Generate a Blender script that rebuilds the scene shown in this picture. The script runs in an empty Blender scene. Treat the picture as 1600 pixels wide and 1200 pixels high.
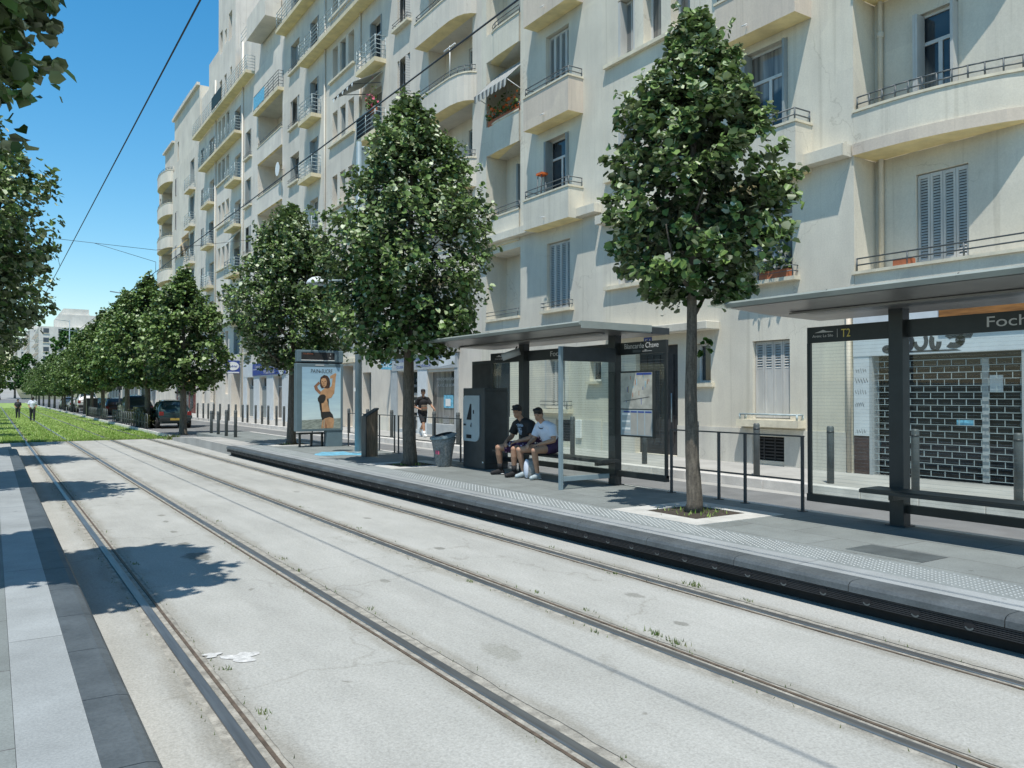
import bpy, bmesh, math, random
import numpy as np
from mathutils import Vector, Matrix

R = math.radians
random.seed(11)
scene = bpy.context.scene
COL = scene.collection

# ------------------------------------------------------------------ materials
def nodes_of(name):
    m = bpy.data.materials.new(name)
    m.use_nodes = True
    nt = m.node_tree
    for n in list(nt.nodes):
        nt.nodes.remove(n)
    out = nt.nodes.new('ShaderNodeOutputMaterial')
    b = nt.nodes.new('ShaderNodeBsdfPrincipled')
    nt.links.new(b.outputs[0], out.inputs[0])
    return m, nt, b, out

def N(nt, t, **kw):
    n = nt.nodes.new(t)
    for k, v in kw.items():
        setattr(n, k, v)
    return n

def noise_fac(nt, scale, detail=4, mapping=None, rough=.6, src='Position'):
    geo = N(nt, 'ShaderNodeNewGeometry') if src == 'Position' else N(nt, 'ShaderNodeTexCoord')
    o = geo.outputs['Position'] if src == 'Position' else geo.outputs['Object']
    mp = N(nt, 'ShaderNodeMapping')
    mp.inputs['Scale'].default_value = mapping or (1, 1, 1)
    nt.links.new(o, mp.inputs['Vector'])
    tx = N(nt, 'ShaderNodeTexNoise')
    tx.inputs['Scale'].default_value = scale
    tx.inputs['Detail'].default_value = detail
    tx.inputs['Roughness'].default_value = rough
    nt.links.new(mp.outputs[0], tx.inputs['Vector'])
    return tx.outputs['Fac']

def ramp(nt, fac, lo, hi, a=0.35, b=0.65):
    r = N(nt, 'ShaderNodeValToRGB')
    r.color_ramp.elements[0].position = a
    r.color_ramp.elements[1].position = b
    r.color_ramp.elements[0].color = (*lo, 1)
    r.color_ramp.elements[1].color = (*hi, 1)
    nt.links.new(fac, r.inputs['Fac'])
    return r.outputs['Color']

def mixc(nt, a, b, fac=0.5, mode='MULTIPLY'):
    m = N(nt, 'ShaderNodeMix', data_type='RGBA', blend_type=mode)
    for s, v in ((6, a), (7, b)):
        if isinstance(v, tuple):
            m.inputs[s].default_value = (*v, 1)
        else:
            nt.links.new(v, m.inputs[s])
    if isinstance(fac, (int, float)):
        m.inputs[0].default_value = fac
    else:
        nt.links.new(fac, m.inputs[0])
    return m.outputs[2]

def bump(nt, b, fac, strength, dist=.01):
    bp = N(nt, 'ShaderNodeBump')
    bp.inputs['Strength'].default_value = strength
    bp.inputs['Distance'].default_value = dist
    nt.links.new(fac, bp.inputs['Height'])
    nt.links.new(bp.outputs[0], b.inputs['Normal'])

def mat(name, col, rough=.6, var=.12, scale=6, bmp=0, bscale=80, metal=0, mapping=None, spec=.5, fine=0, src='Position', bdist=.006):
    m, nt, b, out = nodes_of(name)
    lo = tuple(c * (1 - var) for c in col)
    hi = tuple(min(1, c * (1 + var)) for c in col)
    c = ramp(nt, noise_fac(nt, scale, 5, mapping, src=src), lo, hi)
    if fine:
        f = noise_fac(nt, bscale, 3, None, .7, src)
        c = mixc(nt, c, ramp(nt, f, (1 - fine,) * 3, (1, 1, 1), .3, .6), 1.0)
    nt.links.new(c, b.inputs['Base Color'])
    b.inputs['Roughness'].default_value = rough
    b.inputs['Metallic'].default_value = metal
    b.inputs['Specular IOR Level'].default_value = spec
    if bmp:
        bump(nt, b, noise_fac(nt, bscale, 3, None, .7, src), bmp, bdist)
    return m

def facade_mat(name, col, dirt=.10):
    m, nt, b, out = nodes_of(name)
    c = ramp(nt, noise_fac(nt, .55, 6), tuple(x * .9 for x in col), tuple(min(1, x * 1.06) for x in col))
    st = ramp(nt, noise_fac(nt, .8, 7, (1.7, 1.7, .22), .72), (1 - dirt, 1 - dirt, 1 - dirt * .9), (1, 1, 1), .36, .58)
    c = mixc(nt, c, st, 1.0)
    dr = ramp(nt, noise_fac(nt, 1.0, 3, (7, 7, .16), .55), (.85, .845, .83), (1, 1, 1), .30, .40)
    c = mixc(nt, c, dr, .75)
    sp = ramp(nt, noise_fac(nt, 30, 3, None, .75), (.93, .93, .92), (1.03, 1.03, 1.03), .35, .65)
    c = mixc(nt, c, sp, 1.0)
    geo = N(nt, 'ShaderNodeNewGeometry')
    mp = N(nt, 'ShaderNodeMapping'); mp.inputs['Scale'].default_value = (.5, .5, .4); nt.links.new(geo.outputs['Position'], mp.inputs['Vector'])
    vo = N(nt, 'ShaderNodeTexVoronoi', distance='CHEBYCHEV'); vo.inputs['Scale'].default_value = 1.0; nt.links.new(mp.outputs[0], vo.inputs['Vector'])
    bw = N(nt, 'ShaderNodeRGBToBW'); nt.links.new(vo.outputs['Color'], bw.inputs[0])
    c = mixc(nt, c, ramp(nt, bw.outputs[0], (.955, .955, .96), (1.02, 1.02, 1.01), .2, .8), 1.0)
    ve = N(nt, 'ShaderNodeTexVoronoi', feature='DISTANCE_TO_EDGE'); ve.inputs['Scale'].default_value = .28
    nw = N(nt, 'ShaderNodeTexNoise'); nw.inputs['Scale'].default_value = 1.6; nw.inputs['Detail'].default_value = 6; nt.links.new(geo.outputs['Position'], nw.inputs['Vector'])
    nt.links.new(mixc(nt, geo.outputs['Position'], nw.outputs['Color'], .5, 'LINEAR_LIGHT'), ve.inputs['Vector'])
    cm = ramp(nt, noise_fac(nt, .3, 2), (1, 1, 1), (0, 0, 0), .46, .52)
    c = mixc(nt, c, mixc(nt, ramp(nt, ve.outputs['Distance'], (.6, .58, .55), (1, 1, 1), 0, .0035), (1, 1, 1), cm, 'MIX'), .5)
    nt.links.new(c, b.inputs['Base Color'])
    b.inputs['Roughness'].default_value = .9
    b.inputs['Specular IOR Level'].default_value = .15
    bump(nt, b, noise_fac(nt, 38, 4, None, .75), .35, .006)
    return m

def track_mat():
    m, nt, b, out = nodes_of('track_concrete')
    c = ramp(nt, noise_fac(nt, .35, 6), (.395, .396, .38), (.45, .45, .434))
    c = mixc(nt, c, ramp(nt, noise_fac(nt, 2.2, 6, (1, .35, 1), .7), (.90, .90, .885), (1.03, 1.03, 1.02), .32, .62), 1.0)
    geo = N(nt, 'ShaderNodeNewGeometry')
    vo = N(nt, 'ShaderNodeTexVoronoi')
    vo.inputs['Scale'].default_value = 75
    nt.links.new(geo.outputs['Position'], vo.inputs['Vector'])
    c = mixc(nt, c, ramp(nt, vo.outputs['Distance'], (1.06, 1.06, 1.05), (.90, .90, .89), .1, .75), 1.0)
    c = mixc(nt, c, ramp(nt, noise_fac(nt, 45, 2, None, .8), (.84, .84, .83), (1.05, 1.05, 1.05), .33, .6), 1.0)
    # scattered dark spots and hairline cracks
    v3 = N(nt, 'ShaderNodeTexVoronoi', feature='DISTANCE_TO_EDGE')
    v3.inputs['Scale'].default_value = .33
    nd = N(nt, 'ShaderNodeTexNoise'); nd.inputs['Scale'].default_value = 2.4; nd.inputs['Detail'].default_value = 5
    nt.links.new(geo.outputs['Position'], nd.inputs['Vector'])
    ad = mixc(nt, geo.outputs['Position'], nd.outputs['Color'], .35, 'LINEAR_LIGHT')
    nt.links.new(ad, v3.inputs['Vector'])
    msk = ramp(nt, noise_fac(nt, .8, 2), (1, 1, 1), (0, 0, 0), .44, .5)
    cr = ramp(nt, v3.outputs['Distance'], (.72, .71, .68), (1, 1, 1), .0, .009)
    c = mixc(nt, c, mixc(nt, cr, (1, 1, 1), msk, 'MIX'), .6)
    v2 = N(nt, 'ShaderNodeTexVoronoi')
    v2.inputs['Scale'].default_value = 1.6
    nt.links.new(ad, v2.inputs['Vector'])
    c = mixc(nt, c, ramp(nt, v2.outputs['Distance'], (.62, .61, .58), (1, 1, 1), .03, .07), .8)
    # brake dust and rust tint beside the rails
    sx = N(nt, 'ShaderNodeSeparateXYZ'); nt.links.new(geo.outputs['Position'], sx.inputs[0])
    prev = None
    for rx in (1.15, 2.585, 4.107, 5.54):
        s_ = N(nt, 'ShaderNodeMath', operation='SUBTRACT'); nt.links.new(sx.outputs['X'], s_.inputs[0]); s_.inputs[1].default_value = rx + .01
        a_ = N(nt, 'ShaderNodeMath', operation='ABSOLUTE'); nt.links.new(s_.outputs[0], a_.inputs[0])
        if prev is None: prev = a_.outputs[0]
        else:
            mn = N(nt, 'ShaderNodeMath', operation='MINIMUM'); nt.links.new(prev, mn.inputs[0]); nt.links.new(a_.outputs[0], mn.inputs[1]); prev = mn.outputs[0]
    wob = N(nt, 'ShaderNodeMath', operation='MULTIPLY_ADD'); nt.links.new(noise_fac(nt, 3.5, 5, (1, .4, 1)), wob.inputs[0]); wob.inputs[1].default_value = -.28; nt.links.new(prev, wob.inputs[2])
    c = mixc(nt, c, ramp(nt, wob.outputs[0], (.74, .71, .66), (1, 1, 1), .0, .09), .7)
    c = mixc(nt, c, ramp(nt, noise_fac(nt, .55, 5, (2.5, .35, 1), .6), (.88, .88, .88), (1, 1, 1), .36, .5), .7)
    # oil stains, (x, y, radius, strength)
    for (x, y, r, s) in STAINS:
        vm = N(nt, 'ShaderNodeVectorMath', operation='SUBTRACT')
        nt.links.new(geo.outputs['Position'], vm.inputs[0]); vm.inputs[1].default_value = (x, y, 0)
        v4 = N(nt, 'ShaderNodeVectorMath', operation='MULTIPLY')
        nt.links.new(vm.outputs[0], v4.inputs[0]); v4.inputs[1].default_value = (1, .55, 0)
        ln = N(nt, 'ShaderNodeVectorMath', operation='LENGTH')
        nt.links.new(v4.outputs[0], ln.inputs[0])
        na = N(nt, 'ShaderNodeMath', operation='MULTIPLY_ADD')
        nt.links.new(noise_fac(nt, 9, 4), na.inputs[0]); na.inputs[1].default_value = r * 1.6
        nt.links.new(ln.outputs['Value'], na.inputs[2])
        c = mixc(nt, c, ramp(nt, na.outputs[0], (s, s, s * .97), (1, 1, 1), min(.95, r * 1.5), min(.99, r * 1.9)), 1.0)
    nt.links.new(c, b.inputs['Base Color'])
    b.inputs['Roughness'].default_value = .92
    b.inputs['Specular IOR Level'].default_value = .2
    bump(nt, b, noise_fac(nt, 55, 4, None, .8), .55, .008)
    return m

STAINS = [(2.0, 9.7, .15, .5), (2.02, 10.6, .07, .58), (2.08, 11.6, .05, .6), (2.15, 12.6, .05, .62), (2.2, 13.3, .06, .62), (4.55, 8.6, .06, .6), (4.75, 11.3, .05, .6),
          (5.0, 5.6, .07, .66), (4.7, 4.7, .05, .62), (3.3, 7.4, .05, .7), (1.95, 16.0, .05, .62), (3.1, 4.9, .12, .82), (4.9, 15.1, .06, .68)]

def paving_mat(name, col, bw, bh, joint, var=.1, rough=.75, speck=.12):
    m, nt, b, out = nodes_of(name)
    geo = N(nt, 'ShaderNodeNewGeometry')
    br = N(nt, 'ShaderNodeTexBrick')
    br.offset = .5
    br.inputs['Scale'].default_value = 1
    br.inputs['Brick Width'].default_value = bw
    br.inputs['Row Height'].default_value = bh
    br.inputs['Mortar Size'].default_value = .006
    br.inputs['Mortar Smooth'].default_value = .1
    br.inputs['Color1'].default_value = (*[c * (1 - var) for c in col], 1)
    br.inputs['Color2'].default_value = (*[c * (1 + var) for c in col], 1)
    br.inputs['Mortar'].default_value = (*joint, 1)
    mp = N(nt, 'ShaderNodeMapping')
    mp.inputs['Rotation'].default_value = (0, 0, R(90))
    nt.links.new(geo.outputs['Position'], mp.inputs['Vector'])
    nt.links.new(mp.outputs[0], br.inputs['Vector'])
    c = mixc(nt, br.outputs['Color'], ramp(nt, noise_fac(nt, 1.3, 6, None, .7), (.78, .78, .77), (1.08, 1.08, 1.08), .3, .65), 1.0)
    c = mixc(nt, c, ramp(nt, noise_fac(nt, 70, 2, None, .8), (1 - speck,) * 3, (1 + speck,) * 3, .35, .65), 1.0)
    vo = N(nt, 'ShaderNodeTexVoronoi'); vo.inputs['Scale'].default_value = 2.1
    nt.links.new(geo.outputs['Position'], vo.inputs['Vector'])
    c = mixc(nt, c, ramp(nt, vo.outputs['Distance'], (.55, .55, .53), (1, 1, 1), .035, .06), .8)
    nt.links.new(c, b.inputs['Base Color'])
    b.inputs['Roughness'].default_value = rough
    b.inputs['Specular IOR Level'].default_value = .3
    bump(nt, b, noise_fac(nt, 60, 3, None, .7), .25, .004)
    return m

def leaf_mat(name, dark, light, pale):
    m, nt, b, out = nodes_of(name)
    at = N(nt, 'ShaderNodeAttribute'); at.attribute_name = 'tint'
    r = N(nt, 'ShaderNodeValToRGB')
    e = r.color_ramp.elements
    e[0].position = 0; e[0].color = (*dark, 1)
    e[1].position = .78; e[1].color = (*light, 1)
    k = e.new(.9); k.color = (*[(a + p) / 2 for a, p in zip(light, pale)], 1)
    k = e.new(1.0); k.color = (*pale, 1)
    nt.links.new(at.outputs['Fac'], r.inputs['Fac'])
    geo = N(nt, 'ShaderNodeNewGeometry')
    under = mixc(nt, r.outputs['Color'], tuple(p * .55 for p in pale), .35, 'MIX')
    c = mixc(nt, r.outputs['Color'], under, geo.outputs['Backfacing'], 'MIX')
    nt.links.new(c, b.inputs['Base Color'])
    b.inputs['Roughness'].default_value = .45
    b.inputs['Specular IOR Level'].default_value = .28
    tr = N(nt, 'ShaderNodeBsdfTranslucent')
    nt.links.new(mixc(nt, r.outputs['Color'], (.9, 1.0, .35), .5), tr.inputs['Color'])
    mx = N(nt, 'ShaderNodeMixShader'); mx.inputs[0].default_value = .13
    nt.links.new(b.outputs[0], mx.inputs[1]); nt.links.new(tr.outputs[0], mx.inputs[2])
    nt.links.new(mx.outputs[0], out.inputs[0])
    return m

def glass_mat(name, tint=(.86, .92, .9), stripes=False):
    m, nt, b, out = nodes_of(name)
    tp = N(nt, 'ShaderNodeBsdfTransparent'); tp.inputs[0].default_value = (*tint, 1)
    gl = N(nt, 'ShaderNodeBsdfGlossy'); gl.inputs['Roughness'].default_value = .02
    lw = N(nt, 'ShaderNodeLayerWeight'); lw.inputs[0].default_value = .5
    pw = N(nt, 'ShaderNodeMath', operation='POWER'); nt.links.new(lw.outputs['Facing'], pw.inputs[0]); pw.inputs[1].default_value = 4.5
    ma = N(nt, 'ShaderNodeMath', operation='MULTIPLY_ADD'); nt.links.new(pw.outputs[0], ma.inputs[0]); ma.inputs[1].default_value = .6; ma.inputs[2].default_value = .045
    mx = N(nt, 'ShaderNodeMixShader')
    nt.links.new(ma.outputs[0], mx.inputs[0]); nt.links.new(tp.outputs[0], mx.inputs[1]); nt.links.new(gl.outputs[0], mx.inputs[2])
    res = mx.outputs[0]
    if stripes:
        geo = N(nt, 'ShaderNodeNewGeometry')
        sx = N(nt, 'ShaderNodeSeparateXYZ'); nt.links.new(geo.outputs['Position'], sx.inputs[0])
        md = N(nt, 'ShaderNodeMath', operation='MODULO'); nt.links.new(sx.outputs['Z'], md.inputs[0]); md.inputs[1].default_value = .045
        lt = N(nt, 'ShaderNodeMath', operation='LESS_THAN'); nt.links.new(md.outputs[0], lt.inputs[0]); lt.inputs[1].default_value = .009
        ml = N(nt, 'ShaderNodeMath', operation='MULTIPLY'); nt.links.new(lt.outputs[0], ml.inputs[0]); ml.inputs[1].default_value = .16
        df = N(nt, 'ShaderNodeBsdfDiffuse'); df.inputs[0].default_value = (.45, .48, .47, 1)
        m2 = N(nt, 'ShaderNodeMixShader')
        nt.links.new(ml.outputs[0], m2.inputs[0]); nt.links.new(res, m2.inputs[1]); nt.links.new(df.outputs[0], m2.inputs[2])
        res = m2.outputs[0]
    nt.links.new(res, out.inputs[0])
    return m

def pane_mat():
    m, nt, b, out = nodes_of('window_glass')
    c = ramp(nt, noise_fac(nt, .9, 2), (.012, .016, .02), (.05, .06, .068))
    fold = ramp(nt, noise_fac(nt, 9, 2, (1, 1, .05)), (.10, .10, .095), (.30, .29, .27))
    sel = ramp(nt, noise_fac(nt, .42, 1), (0, 0, 0), (1, 1, 1), .52, .56)
    c = mixc(nt, c, fold, sel, 'MIX')
    nt.links.new(c, b.inputs['Base Color'])
    b.inputs['Roughness'].default_value = .05
    b.inputs['Specular IOR Level'].default_value = .7
    bump(nt, b, noise_fac(nt, 1.2, 2), .12, .02)
    return m

def emit_mat(name, col, s):
    m, nt, b, out = nodes_of(name)
    b.inputs['Base Color'].default_value = (*col, 1)
    b.inputs['Emission Color'].default_value = (*col, 1)
    b.inputs['Emission Strength'].default_value = s
    return m

M = {}
M['track'] = track_mat()
M['rail'] = mat('worn_rail_steel', (.30, .305, .305), .45, .18, 3, metal=.9, mapping=(8, .5, 1), bmp=.1, bscale=40)
M['railside'] = mat('rusty_rail_lip', (.13, .10, .075), .7, .3, 12, metal=.3, bmp=.4, bscale=60)
M['dirt'] = mat('groove_dirt', (.21, .19, .155), .95, .45, 14, bmp=.9, bscale=90, fine=.4)
M['joint'] = mat('track_joint_filler', (.33, .315, .275), .95, .3, 9, bmp=.9, bscale=70, fine=.3)
M['asphalt'] = mat('road_asphalt', (.18, .185, .187), .92, .14, 1.4, bmp=.5, bscale=110, fine=.28)
M['sidewalk'] = mat('pavement_concrete', (.38, .375, .355), .9, .14, 1.1, bmp=.4, bscale=90, fine=.18)
M['kerb'] = mat('kerb_stone', (.60, .58, .55), .85, .12, 2.5, bmp=.3, bscale=70, fine=.12)
M['plat'] = paving_mat('platform_paving', (.205, .225, .22), 1.2, .6, (.12, .12, .12), .09)
M['platlight'] = paving_mat('platform_light_slab', (.31, .33, .335), 2.4, 5.0, (.16, .17, .17), .05)
M['platband'] = mat('tactile_slab', (.225, .25, .25), .75, .12, 2.2, bmp=.2, bscale=60, fine=.15)
M['dot'] = mat('tactile_dot', (.31, .335, .335), .5, .1, 3)
M['nosing'] = mat('platform_nosing', (.085, .098, .105), .55, .22, 2.6, bmp=.25, bscale=45, fine=.25)
M['fender'] = mat('platform_fender_rubber', (.022, .023, .026), .6, .2, 4, bmp=.2)
M['recess'] = mat('recess_painted_shade', (.02, .02, .02), .95, .2, 4)  # near-black colour stands in for the shade under the platform edge
M['white_conc'] = mat('white_concrete', (.50, .495, .465), .85, .12, 3, bmp=.25, bscale=60, fine=.1)
M['soil'] = mat('pit_soil', (.06, .047, .035), 1, .4, 18, bmp=1, bscale=60, fine=.5)
M['bark'] = mat('lime_bark', (.135, .115, .09), .9, .35, 10, bmp=.8, bscale=36, mapping=(3, 3, .6), fine=.35)
M['leaf'] = leaf_mat('lime_leaves', (.014, .032, .012), (.17, .27, .075), (.64, .68, .50))
M['leaf2'] = leaf_mat('lime_leaves_far', (.02, .045, .014), (.175, .275, .07), (.50, .57, .35))
M['leaf3'] = leaf_mat('bright_leaves', (.02, .06, .012), (.085, .20, .035), (.16, .3, .08))
M['hedge'] = leaf_mat('hedge_leaves', (.03, .035, .012), (.12, .125, .05), (.2, .2, .1))
M['grass'] = leaf_mat('grass_blades', (.14, .25, .045), (.29, .43, .09), (.44, .47, .2))
M['turf'] = mat('turf_soil', (.27, .38, .10), 1, .28, .9, bmp=.8, bscale=30, fine=.35)
M['weed'] = leaf_mat('weed_leaves', (.05, .09, .02), (.13, .2, .05), (.3, .3, .13))
M['f1'] = facade_mat('cream_stucco', (.725, .68, .575))
M['f1b'] = facade_mat('greenish_cream_stucco', (.715, .675, .575))
M['f2'] = facade_mat('grey_stucco', (.71, .66, .58))
M['f3'] = facade_mat('pale_stucco', (.75, .70, .625))
M['f4'] = facade_mat('ivory_stucco', (.74, .69, .60))
M['fpink'] = facade_mat('balcony_stucco', (.69, .60, .50), .14)
M['plinth'] = facade_mat('plinth_render', (.70, .675, .60), .18)
M['coping'] = mat('coping', (.68, .62, .48), .85, .12, 4, bmp=.2)
M['slab'] = facade_mat('balcony_slab_edge', (.76, .67, .48), .14)
M['soffit'] = mat('soffit', (.80, .67, .36), .9, .12, 2)
M['frame'] = mat('white_window_frame', (.62, .62, .60), .5, .06, 5)
M['shut'] = mat('white_shutter_paint', (.52, .515, .485), .6, .12, 3, mapping=(1, 1, .3))
M['shutg'] = mat('grey_shutter_paint', (.27, .30, .30), .6, .14, 3, mapping=(1, 1, .3))
M['pane'] = pane_mat()
M['dark'] = mat('dark_interior', (.02, .021, .022), .9, .3, 3)
M['grilled'] = mat('grille_iron', (.035, .035, .036), .6, .2, 6)
M['iron'] = mat('railing_paint', (.10, .115, .12), .5, .2, 6)
M['ironblue'] = mat('blue_grey_railing', (.36, .43, .44), .5, .15, 6)
M['steel'] = mat('anthracite_steel', (.035, .042, .047), .42, .15, 5, bmp=.05, bscale=30)
M['steel2'] = mat('shelter_black_paint', (.022, .026, .027), .38, .15, 4)
M['bollard'] = mat('bollard_paint', (.085, .098, .10), .5, .15, 6)
M['mast'] = mat('blue_grey_mast', (.21, .28, .31), .45, .08, 3)
M['adblue'] = mat('ad_panel_blue_grey', (.115, .17, .195), .42, .08, 3)
M['roofglass'] = mat('shelter_roof_top', (.27, .31, .30), .3, .1, 3)
M['roofunder'] = mat('shelter_soffit_metal', (.22, .215, .21), .35, .1, 3, metal=.5)
M['glass'] = glass_mat('shelter_glass', stripes=True)
M['glassplain'] = glass_mat('clear_glass')
M['splash'] = mat('worn_white_paint', (.56, .56, .545), .8, .2, 22, bmp=.4, bscale=70, fine=.25)
M['white'] = mat('white_paint', (.78, .78, .76), .5, .05, 4)
M['offwhite'] = mat('machine_front', (.36, .43, .46), .4, .06, 4)
M['textw'] = mat('white_lettering', (.52, .52, .51), .5, .03, 4)
M['texty'] = mat('yellow_lettering', (.62, .50, .12), .5, .03, 4)
M['textd'] = mat('dark_lettering', (.05, .05, .055), .5, .03, 4)
M['blue'] = mat('blue_sign', (.035, .07, .30), .4, .08, 4)
M['skyblue'] = mat('light_blue_sign', (.16, .45, .62), .4, .3, 9)
M['cable'] = mat('overhead_cable', (.02, .025, .035), .5, .1, 5)
M['wood'] = mat('varnished_wood', (.30, .13, .035), .5, .35, 3, mapping=(6, .6, 6))
M['woodgrey'] = mat('weathered_wood', (.16, .12, .085), .7, .35, 4, mapping=(8, 8, .8))
M['shopgrey'] = mat('shop_grey_panel', (.40, .43, .44), .6, .08, 3)
M['shopsign'] = mat('faded_shop_sign', (.40, .385, .35), .6, .1, 3)
M['shopwhite'] = mat('shop_white_panel', (.64, .68, .70), .5, .06, 3)
M['brown'] = mat('brown_tiles', (.075, .05, .045), .5, .2, 8)
M['redwood'] = mat('dark_red_shopfront', (.14, .035, .03), .5, .2, 4)
M['orange'] = emit_mat('amber_lamp', (1, .32, .03), 2.2)
M['red'] = mat('red_cloth', (.5, .03, .03), .8, .1, 4)
M['terracotta'] = mat('terracotta', (.4, .13, .06), .8, .15, 5)
M['awn'] = mat('striped_awning_cloth', (.33, .35, .33), .8, .1, 4)
M['awny'] = mat('yellow_awning', (.68, .46, .15), .8, .1, 4)
M['farwhite'] = facade_mat('far_white_render', (.74, .71, .65), .08)
M['farwin'] = mat('far_window', (.07, .085, .10), .3, .2, 1)
M['binbody'] = mat('speckled_bin', (.27, .28, .275), .7, .3, 25, bmp=.4, bscale=60, fine=.4)
M['skin'] = mat('skin', (.44, .255, .17), .55, .1, 12, src='Object')
M['skin2'] = mat('tanned_skin', (.38, .215, .14), .55, .1, 12, src='Object')
M['hair'] = mat('dark_hair', (.012, .010, .009), .6, .3, 30)
M['black'] = mat('black_cloth', (.014, .014, .016), .85, .2, 10, bmp=.3, bscale=50)
M['tee'] = mat('white_cloth', (.66, .70, .80), .85, .06, 6, bmp=.3, bscale=18)
M['trouser'] = mat('dark_trousers', (.03, .032, .04), .85, .2, 8)
M['purple'] = mat('purple_shorts', (.045, .02, .07), .8, .3, 10)
M['rubber'] = mat('tyre_rubber', (.018, .018, .018), .8, .2, 10)
M['chrome'] = mat('alloy', (.4, .4, .41), .3, .1, 6, metal=.9)
M['carglass'] = mat('car_glass', (.03, .05, .06), .05, .2, 1, spec=.9)
M['lampred'] = mat('tail_lamp', (.20, .02, .018), .25, .1, 6)
M['plate'] = mat('yellow_plate', (.42, .29, .06), .5, .06, 6)
M['pinkfl'] = mat('pink_flowers', (.6, .12, .2), .8, .3, 20)
M['orangefl'] = mat('orange_flowers', (.65, .14, .03), .8, .3, 20)

# flowery shorts
def floral():
    m, nt, b, out = nodes_of('floral_shorts')
    tc = N(nt, 'ShaderNodeTexCoord')
    vo = N(nt, 'ShaderNodeTexVoronoi'); vo.inputs['Scale'].default_value = 17
    nt.links.new(tc.outputs['Object'], vo.inputs['Vector'])
    c = ramp(nt, vo.outputs['Distance'], (.7, .68, .72), (.05, .015, .06), .28, .36)
    c = mixc(nt, c, ramp(nt, noise_fac(nt, 9, 2, src='Object'), (1, 1, 1), (.75, .4, .75), .4, .6), 1.0)
    nt.links.new(c, b.inputs['Base Color']); b.inputs['Roughness'].default_value = .85
    return m
M['floral'] = floral()

def stripes_mat(name, c1, c2, period, axis='Y', thr=.5):
    m, nt, b, out = nodes_of(name)
    geo = N(nt, 'ShaderNodeNewGeometry')
    sx = N(nt, 'ShaderNodeSeparateXYZ'); nt.links.new(geo.outputs['Position'], sx.inputs[0])
    dv = N(nt, 'ShaderNodeMath', operation='DIVIDE'); nt.links.new(sx.outputs[axis], dv.inputs[0]); dv.inputs[1].default_value = period
    fr = N(nt, 'ShaderNodeMath', operation='FRACT'); nt.links.new(dv.outputs[0], fr.inputs[0])
    lt = N(nt, 'ShaderNodeMath', operation='GREATER_THAN'); nt.links.new(fr.outputs[0], lt.inputs[0]); lt.inputs[1].default_value = thr
    c = mixc(nt, c1, c2, lt.outputs[0], 'MIX')
    nt.links.new(c, b.inputs['Base Color']); b.inputs['Roughness'].default_value = .8
    return m
M['awnstripe'] = stripes_mat('grey_white_awning', (.12, .13, .13), (.50, .50, .47), .26)
M['louv'] = stripes_mat('far_louvre', (.50, .495, .47), (.24, .24, .23), .07, 'Z', .6)
M['louvg'] = stripes_mat('far_grey_louvre', (.30, .335, .335), (.15, .17, .17), .07, 'Z', .6)

def grad_mat(name, stops, z0, z1):
    m, nt, b, out = nodes_of(name)
    geo = N(nt, 'ShaderNodeNewGeometry')
    sx = N(nt, 'ShaderNodeSeparateXYZ'); nt.links.new(geo.outputs['Position'], sx.inputs[0])
    mr = N(nt, 'ShaderNodeMapRange'); mr.inputs[1].default_value = z0; mr.inputs[2].default_value = z1
    nt.links.new(sx.outputs['Z'], mr.inputs[0])
    r = N(nt, 'ShaderNodeValToRGB'); e = r.color_ramp.elements
    e[0].position = stops[0][0]; e[0].color = (*stops[0][1], 1); e[1].position = stops[-1][0]; e[1].color = (*stops[-1][1], 1)
    for p, c in stops[1:-1]:
        k = e.new(p); k.color = (*c, 1)
    nt.links.new(mr.outputs[0], r.inputs['Fac'])
    c = mixc(nt, r.outputs['Color'], ramp(nt, noise_fac(nt, 3, 4, (.6, 1, 3)), (.92, .93, .95), (1.06, 1.05, 1.03)), 1.0)
    nt.links.new(c, b.inputs['Base Color']); b.inputs['Roughness'].default_value = .35
    return m

# ------------------------------------------------------------------ mesh helpers
ORG = {}

def props(o, label=None, cat=None, group=None, kind=None):
    if label: o['label'] = label
    if cat: o['category'] = cat
    if group: o['group'] = group
    if kind: o['kind'] = kind
    return o

def thing(name, label, cat, loc=(0, 0, 0), group=None):
    o = bpy.data.objects.new(name, None)
    o.empty_display_size = .2
    COL.objects.link(o)
    o.location = loc
    ORG[o.name] = Vector(loc)
    return props(o, label, cat, group)

def children(o):
    return [c for c in bpy.data.objects if c.parent == o]

def copy_tree(o, parent=None):
    c = o.copy()
    COL.objects.link(c)
    if parent is not None:
        c.parent = parent
    for ch in CH.get(o.name, []):
        copy_tree(ch, c)
    return c

CH = {}

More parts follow.
